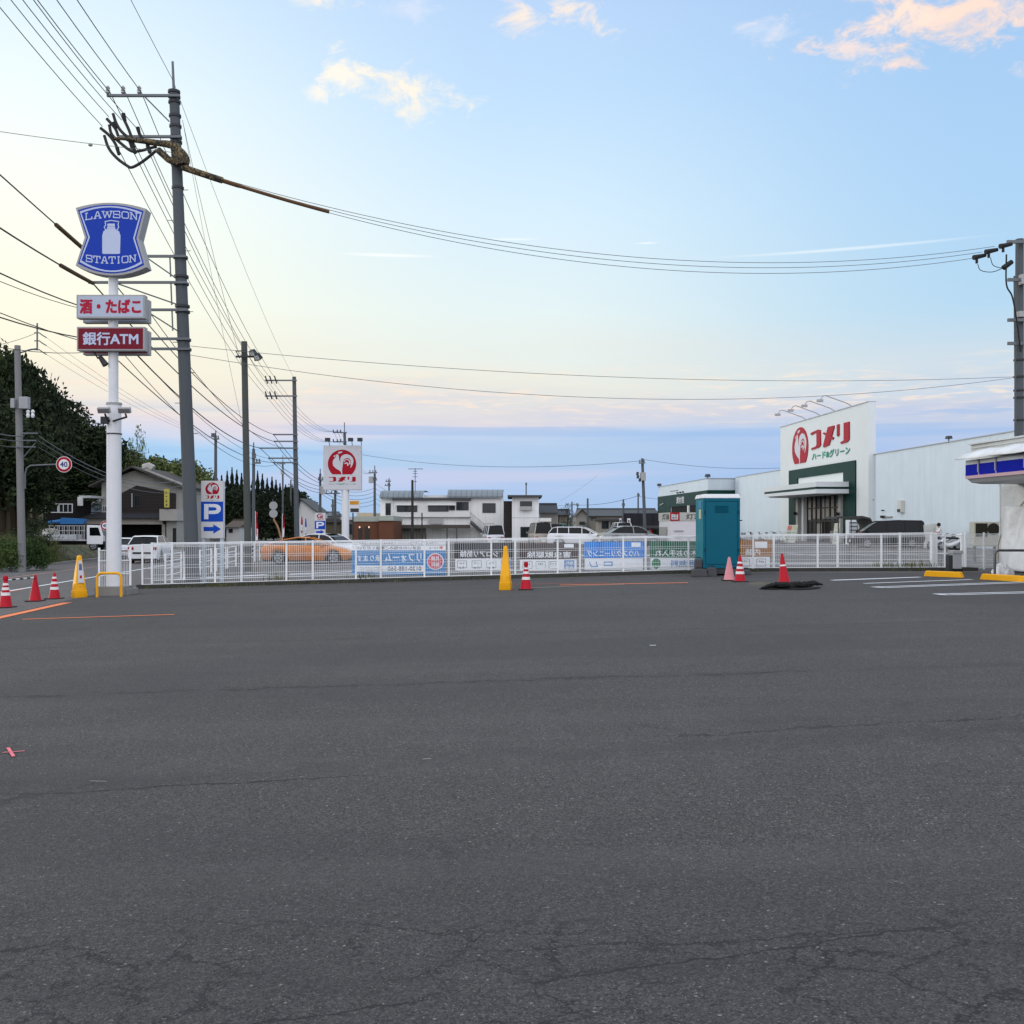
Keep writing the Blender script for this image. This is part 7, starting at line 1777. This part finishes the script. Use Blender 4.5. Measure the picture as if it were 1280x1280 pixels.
# rider in a white shirt, seated
def person(label, joints, edges, root, clothing, loc, rz):
    t = thing('person', label, 'person')
    def skin(name, J, E, m, parent):
        me = bpy.data.meshes.new(name); me.from_pydata([j[0] for j in J], E, []); o = bpy.data.objects.new(name, me); COL.objects.link(o); o.parent = parent
        me.materials.append(m); md = o.modifiers.new('skin', 'SKIN'); sv = me.skin_vertices[0].data
        for i, j in enumerate(J): sv[i].radius = (j[1], j[2] if len(j) > 2 else j[1])
        sv[0].use_root = True; md.use_smooth_shade = True
        s = o.modifiers.new('smooth', 'SUBSURF'); s.levels = 1; s.render_levels = 2; return o
    body = skin('body', joints, edges, mat('skin', (.42,.24,.16), .6), t)
    for nm, J, E, m in clothing: skin(nm, J, E, m, t)
    return t, body
J = [((0,0,.80),.13,.15), ((.02,0,1.0),.12,.15), ((.05,0,1.22),.12,.16), ((.07,0,1.36),.06), ((.09,0,1.44),.05), ((.10,0,1.52),.095,.085), ((.10,0,1.62),.085),
     ((.06,.17,1.30),.055), ((.20,.22,1.08),.042), ((.42,.20,1.04),.032), ((.50,.19,1.05),.035), ((.06,-.17,1.30),.055), ((.20,-.22,1.08),.042), ((.42,-.20,1.04),.032), ((.50,-.19,1.05),.035),
     ((.08,.10,.80),.09), ((.42,.15,.74),.07), ((.38,.16,.40),.05), ((.50,.16,.36),.035), ((.08,-.10,.80),.09), ((.42,-.15,.74),.07), ((.38,-.16,.40),.05), ((.50,-.16,.36),.035)]
E_ = [(0,1),(1,2),(2,3),(3,4),(4,5),(5,6),(2,7),(7,8),(8,9),(9,10),(2,11),(11,12),(12,13),(13,14),(0,15),(15,16),(16,17),(17,18),(0,19),(19,20),(20,21),(21,22)]
def gp_(l, k): return [(a, *[q+k for q in r]) for a, *r in l]
shirt = gp_([J[1], J[0], J[2], J[7], J[8], J[11], J[12]], .018); trous = gp_([J[0], J[15], J[16], J[17], J[19], J[20], J[21]], .016)
t, bd = person('person in a white shirt and dark trousers sitting on a scooter beyond the gate', J, E_, 0,
   [('shirt', shirt, [(0,1),(0,2),(2,3),(3,4),(2,5),(5,6)], mat('white shirt', (.60,.61,.64), .8)), ('trousers', trous, [(0,1),(1,2),(2,3),(0,4),(4,5),(5,6)], mat('dark trousers', (.03,.032,.04), .9))], None, 0)
MB().lathe((.085, 0, 1.53), [(.10, -.05), (.112, .02), (.108, .08), (.08, .135), (.03, .155), (0, .16)], 14).build('hair', mat('black hair', (.01,.009,.008), .7), t, smooth=True)
b = MB(); b.box((.197, .035, 1.56), (.012, .022, .012)); b.box((.197, -.035, 1.56), (.012, .022, .012)); b.build('eyes', BLACK, t); MB().lathe((.20, 0, 1.51), [(.0, -.02), (.02, 0), (.0, .03)], 6).build('nose', mat('skin', (0,0,0)), t); MB().box((.193, 0, 1.475), (.012, .05, .01)).build('mouth', mat('lip', (.25,.08,.07), .6), t)
settle(t, (gx(1175.5, 64), 64.02, g(30)), R(170))

# ================================================================== hill and woods across the road
def smooth(a, b_, x): f = max(0, min(1, (x-a)/(b_-a))); return f*f*(3-2*f)
rh = random.Random(11)
def hill_z(e, y):
    base_ = -.62+.95*smooth(.1, 1.6, e)*(1-.55*smooth(95, 130, y))
    return base_+7.0*smooth(9, 24, e)+9*smooth(22, 60, e)*(.6+.4*math.sin(y*.02))
b = MB(); vs = []; fs = []; ES = [0, .3, .8, 1.6, 3, 6, 9, 12, 15, 19, 24, 32, 45, 70, 120]; YS_ = [-60, -20, 0, 15, 25, 35, 42, 50, 58, 66, 75, 85, 95, 105, 120, 140, 170, 210, 270, 350, 450]
for y in YS_:
    for e in ES: vs.append((rd(FAR_E)(y)-.02-e, y, hill_z(e, y)+.03*math.sin(e*7+y)-(0.05 if e == 0 else 0)))
n = len(ES)
for i in range(len(YS_)-1):
    for k in range(n-1): a = i*n+k; fs.append((a, a+n, a+n+1, a+1)[::-1])
b.add(vs, fs); o = b.build('hillside', foliage('verge earth', (.03,.04,.016), (.09,.08,.045), .5))
o.data.update()
for p in o.data.polygons:
    if p.normal.z < 0: p.flip()
struct(o)
# roadside strip of concrete gutter
b = MB()
for k in range(40):
    y = 20+k*2.5; x = rd(FAR_E)(y); b.box((x+.12, y+1.25, g(-26)+.03), (.34, 2.48, .16), math.atan(.125))
struct(b.build('road_kerb', CONC))
LM_ = {}
def leafmesh(kind, n, rx, rz_, size, seed, m):
    k = (kind, n, rx, rz_, size, seed, m.name)
    if k in LM_: return LM_[k]
    r = random.Random(seed); b = MB()
    clumps = []
    if kind == 'round':
        for _ in range(26):
            a = r.uniform(0, 6.28); u = r.uniform(-.7, 1); q = math.sqrt(max(0, 1-u*u))*r.uniform(.45, 1)
            clumps.append((Vector((q*math.cos(a)*rx*.8, q*math.sin(a)*rx*.8, u*rz_*.8)), r.uniform(.25, .45)))
    for i in range(n):
        if kind == 'round':
            c, cr = r.choice(clumps); d = Vector((r.gauss(0, 1), r.gauss(0, 1), r.gauss(0, 1))).normalized()*r.uniform(.5, 1)**.5
            p = c+Vector((d.x*rx*cr, d.y*rx*cr, d.z*rz_*cr)); s = size*r.uniform(.6, 1.3)
        elif kind == 'cone':
            h = r.random()**.8; a = r.uniform(0, 6.28); lay = .72+.28*math.sin(h*42+a*2); q = (1-h)*rx*lay*r.uniform(.55, 1.05)
            p = Vector((q*math.cos(a), q*math.sin(a), h*rz_*2-rz_-q*.25)); s = size*r.uniform(.6, 1.2)*(1.1-.5*h)
        else:   # bamboo plume
            h = r.random(); a = r.uniform(0, 6.28); q = rx*r.random()*(.3+.7*math.sin(min(1, h*1.1)*3.14)); p = Vector((q*math.cos(a)+h*h*.9, q*math.sin(a), h*rz_*2-rz_)); s = size*r.uniform(.5, 1.2)
        n1 = Vector((r.gauss(0, 1), r.gauss(0, 1), r.gauss(0, .7)+.4)).normalized(); t1 = n1.cross(Vector((r.gauss(0, 1), r.gauss(0, 1), r.gauss(0, 1)))).normalized(); t2 = n1.cross(t1)
        b.add([p-t1*s-t2*s*.2, p-t1*s*.2-t2*s*.55, p+t1*s*1.0, p-t1*s*.1+t2*s*.55], [(0, 1, 2, 3)])
    me = bpy.data.meshes.new('crown'); me.from_pydata([tuple(v) for v in b.v], [], b.f); me.materials.append(m); LM_[k] = me; return me
TM = {}
def trunkmesh(h, r0, limbs, seed):
    k = (h, r0, limbs, seed)
    if k in TM: return TM[k]
    r = random.Random(seed); b = MB(); b.tube([(0, 0, -.5), (.05, 0, h*.35), (-.05, .05, h*.7), (0, 0, h)], [r0, r0*.75, r0*.5, r0*.2], 7)
    for _ in range(limbs):
        a = r.uniform(0, 6.28); z = h*r.uniform(.35, .7); l = h*.3; b.tube([(0, 0, z), (math.cos(a)*l*.5, math.sin(a)*l*.5, z+l*.35), (math.cos(a)*l, math.sin(a)*l, z+l*.8)], [r0*.4, r0*.28, r0*.1], 5)
    me = bpy.data.meshes.new('trunk'); me.from_pydata([tuple(v) for v in b.v], [], b.f); me.materials.append(BARK); TM[k] = me; return me
def tree(name, label, cat, kind, x, y, z, H_, rx, n, size, m, seed, group, fillm=True):
    t = thing(name, label, cat, (x, y, z), rh.uniform(0, 6.28), group)
    rzz = H_*(.38 if kind == 'round' else .46)
    tm = bpy.data.objects.new('trunk', trunkmesh(10, .28 if kind != 'plume' else .1, 5 if kind == 'round' else 0, seed % 3)); COL.objects.link(tm); tm.parent = t; k = H_*.8/10; tm.scale = (k, k, k)
    cr = bpy.data.objects.new('crown', leafmesh(kind, n, 3.0, 3.4, size, seed, m)); COL.objects.link(cr); cr.parent = t
    cr.location = (0, 0, H_-rzz*.98); cr.scale = (rx/3, rx/3, rzz/3.4)
    return t
FOL_D2 = foliage('mid dark leaves', (.012,.022,.008), (.028,.042,.013))
labels_near = 'dark broadleaf tree in the dense wood on the slope behind the verge pole'
def bp(px, Yd, ytop): return gx(px, Yd), Yd, gz(ytop, Yd)
sil = [(-40, 420), (0, 441), (20, 450), (45, 473), (70, 500), (95, 522), (120, 540), (140, 556), (155, 566)]
def siltop(px):
    for (a, ya), (c, yc) in zip(sil, sil[1:]):
        if a <= px <= c: return ya+(yc-ya)*(px-a)/(c-a)
    return sil[-1][1]
k = 0
# skyline row: each tree reaches the outline
for px in range(-36, 156, 10):
    Yd = (84 if px < 50 else 122)+rh.uniform(-4, 8); x = gx(px, Yd); e = rd(FAR_E)(Yd)-x
    z0 = hill_z(e, Yd) if e > 2 else 0; H_ = gz(siltop(px)+rh.uniform(-7, 8), Yd)-z0
    tree('broadleaf_tree', 'dark broadleaf tree on the skyline of the left hill', 'tree', 'round', x, Yd, z0, H_, rh.uniform(2.6, 3.6)*(1 if px < 50 else 1.35), 2600, .19, FOL_D if k % 3 else FOL_D2, k % 4, 'trees on the left hill'); k += 1
for row, (Yd0, dy_) in enumerate(((78, 60), (72, 110))):
    for px in range(-30, 150, 13):
        Yd = (Yd0 if px < 48 else Yd0+42)+rh.uniform(-3, 4); x = gx(px+rh.uniform(-4, 4), Yd); e = rd(FAR_E)(Yd)-x
        if e < 2.0: continue
        z0 = hill_z(e, Yd); ytop = siltop(px)+dy_*.55+rh.uniform(-10, 25)+row*15
        H_ = gz(ytop, Yd)-z0
        if H_ < 2: continue
        tree('broadleaf_tree', 'dark broadleaf tree lower on the wooded left slope', 'tree', 'round', x, Yd, z0, H_, rh.uniform(2.4, 3.4)*(1 if px < 48 else 1.35), 2600, .19, FOL_D if k % 3 else FOL_D2, k % 4, 'trees lower on the left slope'); k += 1
for px in list(range(95, 240, 14)):
    Yd = 118+rh.uniform(-2, 10); yt = 570+(px-100)*.08+rh.uniform(-3, 5) if px < 180 else 575+(px-180)*.12+rh.uniform(-3, 4)
    x = gx(px, Yd); e = rd(FAR_E)(Yd)-x; z0 = hill_z(e, Yd) if e > 1 else -.5
    tree('bamboo_clump', 'yellow-green bushy trees rising behind the roof of the large timber house', 'tree', 'round', x, Yd, z0, gz(yt, Yd)-z0, 3.4, 2400, .20, FOL_M if px < 190 else FOL_L, 4+k % 3, 'light trees behind the timber house'); k += 1
for px, yt in ((168, 532), (178, 541), (161, 548)):
    Yd = 112; x = gx(px, Yd); tree('bamboo', 'feathery bamboo plume standing above the trees right of the white sign pole', 'bamboo', 'plume', x, Yd, 1, gz(yt, Yd)-1, 1.3, 420, .17, FOL_L, 8+k % 2, 'bamboo plumes'); k += 1
con = [(236, 586), (243, 582), (250, 590), (258, 588), (268, 592), (277, 596), (284, 590), (290, 586), (296, 590), (302, 594), (309, 592), (316, 596), (322, 590), (328, 593), (334, 598), (340, 596), (345, 600), (350, 604), (357, 607)]
for px, yt in con:
    Yd = 190+rh.uniform(-8, 20); x = gx(px, Yd); yt += rh.uniform(-1.5, 1.5)
    tree('conifer_tree' if px > 265 else 'broadleaf_tree', 'dark pointed conifer in the row behind the floodlight pole' if px > 265 else 'olive tree beyond the big utility pole', 'tree', 'cone' if px > 265 else 'round', x, Yd, -.4, gz(yt, Yd)+.4, 2.4 if px > 265 else 3.6, 1600, .30, FOL_C if px > 265 else FOL_L, 12+k % 3, 'conifers beyond the floodlight pole' if px > 265 else 'olive trees beyond the big pole'); k += 1
for px in range(280, 372, 9):
    Yd = 165; x = gx(px+rh.uniform(-2, 2), Yd); tree('conifer_tree', 'shorter dark conifer at the foot of the wood past the floodlight pole', 'tree', 'cone', x, Yd, -.4, gz(622+rh.uniform(-5, 8), Yd)+.4, 2.8, 1600, .30, FOL_C, 12+k % 3, 'lower conifers beyond the floodlight pole'); k += 1
for px in range(236, 300, 9):
    Yd = 150; x = gx(px+rh.uniform(-2, 2), Yd); tree('broadleaf_tree', 'dark rounded tree at the foot of the wood right of the parking sign', 'tree', 'round', x, Yd, -.4, gz(612+rh.uniform(-4, 10), Yd)+.4, 3.0, 1600, .26, FOL_D, 4+k % 3, 'lower trees by the parking sign'); k += 1
for px, yt, Yd in ((362, 610, 230), (369, 612, 230), (376, 617, 230), (383, 624, 230), (389, 632, 230), (394, 640, 230)):
    tree('broadleaf_tree', 'far dark green tree on the last slope of the wood', 'tree', 'round', gx(px, Yd), Yd, -.4, gz(yt, Yd)+.4, 3.2, 1400, .30, FOL_D, 4+k % 3, 'last trees of the wood'); k += 1
for px, yt, Yd, lb in ((709.5, 630, 124, 'small dark round tree between the brown house roofs'), (732, 653, 142, 'small green shrub in front of the low grey gabled hall')):
    tree('small_tree', lb, 'tree', 'round', gx(px, Yd), Yd, 0, gz(yt, Yd), 1.1 if px < 720 else .9, 500, .16, FOL_D, 5, None)
# far low hills
b = MB()
for (x0, x1, y, h, sd) in ((-700, -100, 900, 30, 1), (-150, 300, 1400, 14, 5), (200, 800, 900, 12, 9)):
    r = random.Random(sd); n = 40; vs = []; fs = []
    for i in range(n+1):
        f = i/n; x = x0+(x1-x0)*f; zz = h*math.sin(math.pi*f)**.7*(.8+.2*math.sin(f*17+sd))+.1
        vs += [(x, y-60, -3), (x, y, zz), (x, y+80, -3)]
    for i in range(n): a = i*3; fs += [(a, a+3, a+4, a+1), (a+1, a+4, a+5, a+2)]
    b.add(vs, fs)
struct(b.build('far_hills', FOL_C, smooth=True))
# verge shrubs and grass
b = MB(); r = random.Random(21)
for _ in range(1100):
    y = r.uniform(41, 66); e = .25+abs(r.gauss(.6, .8)); x = rd(FAR_E)(y)-e
    tall = .75 if (x-rd(FAR_E)(y)) and gx(0, 1) else .75
    px_ = 640+1280*x/y
    h = 1.0 if px_ < 62 else .2
    blades(b, x, y, hill_z(e, y)-.05, 26 if px_ < 62 else 14, h*r.uniform(.5, 1.1), .28, r)
for _ in range(160):
    y = r.uniform(66, 120); e = abs(r.gauss(.8, .8)); blades(b, rd(FAR_E)(y)-e, y, hill_z(e, y)-.05, 12, .3, .3, r)
tag(b.build('verge_grass', GRASS), 'tangled green grass and weeds along the verge across the road', 'grass', kind='stuff')
for i, (px, yt, Yd, rx) in enumerate(((5, 672, 51, 1.0), (14, 676, 50, .8), (37, 676, 51.5, 1.0), (48, 681, 51.5, .8), (24, 662, 60, 1.3), (46, 650, 62, 1.2), (56, 684, 52, .6))):
    x = gx(px, Yd); e = rd(FAR_E)(Yd)-x; z0 = hill_z(max(e, 0), Yd)
    lb = ('leafy shrub at the left picture edge on the verge', 'leafy shrub touching the left side of the verge pole', 'leafy shrub at the right side of the verge pole', 'lower shrub on the verge left of the truck', 'tall green bush behind the verge pole', 'tall bush between the verge pole and the truck', 'smallest shrub at the right end of the verge planting')[i]
    t = thing('shrub', lb, 'shrub', (x, Yd, z0), i*1.3, 'verge shrubs'); cr = bpy.data.objects.new('foliage', leafmesh('round', 1800, 1.0, .8, .055, 30+i % 3, FOL_D2 if i in (4, 5) else FOL_M)); COL.objects.link(cr); cr.parent = t
    h = gz(yt, Yd)-z0; cr.scale = (rx, rx, max(h, .4)/1.5); cr.location = (0, 0, h*.5)
# parked things half hidden at the far left
car(SEDAN, 'parked_car', 'dark red car half hidden by shrubs at the left picture edge', 'car', P_RD, (gx(-8, 62), 62), 5)
bpy.data.objects[-1] if False else None
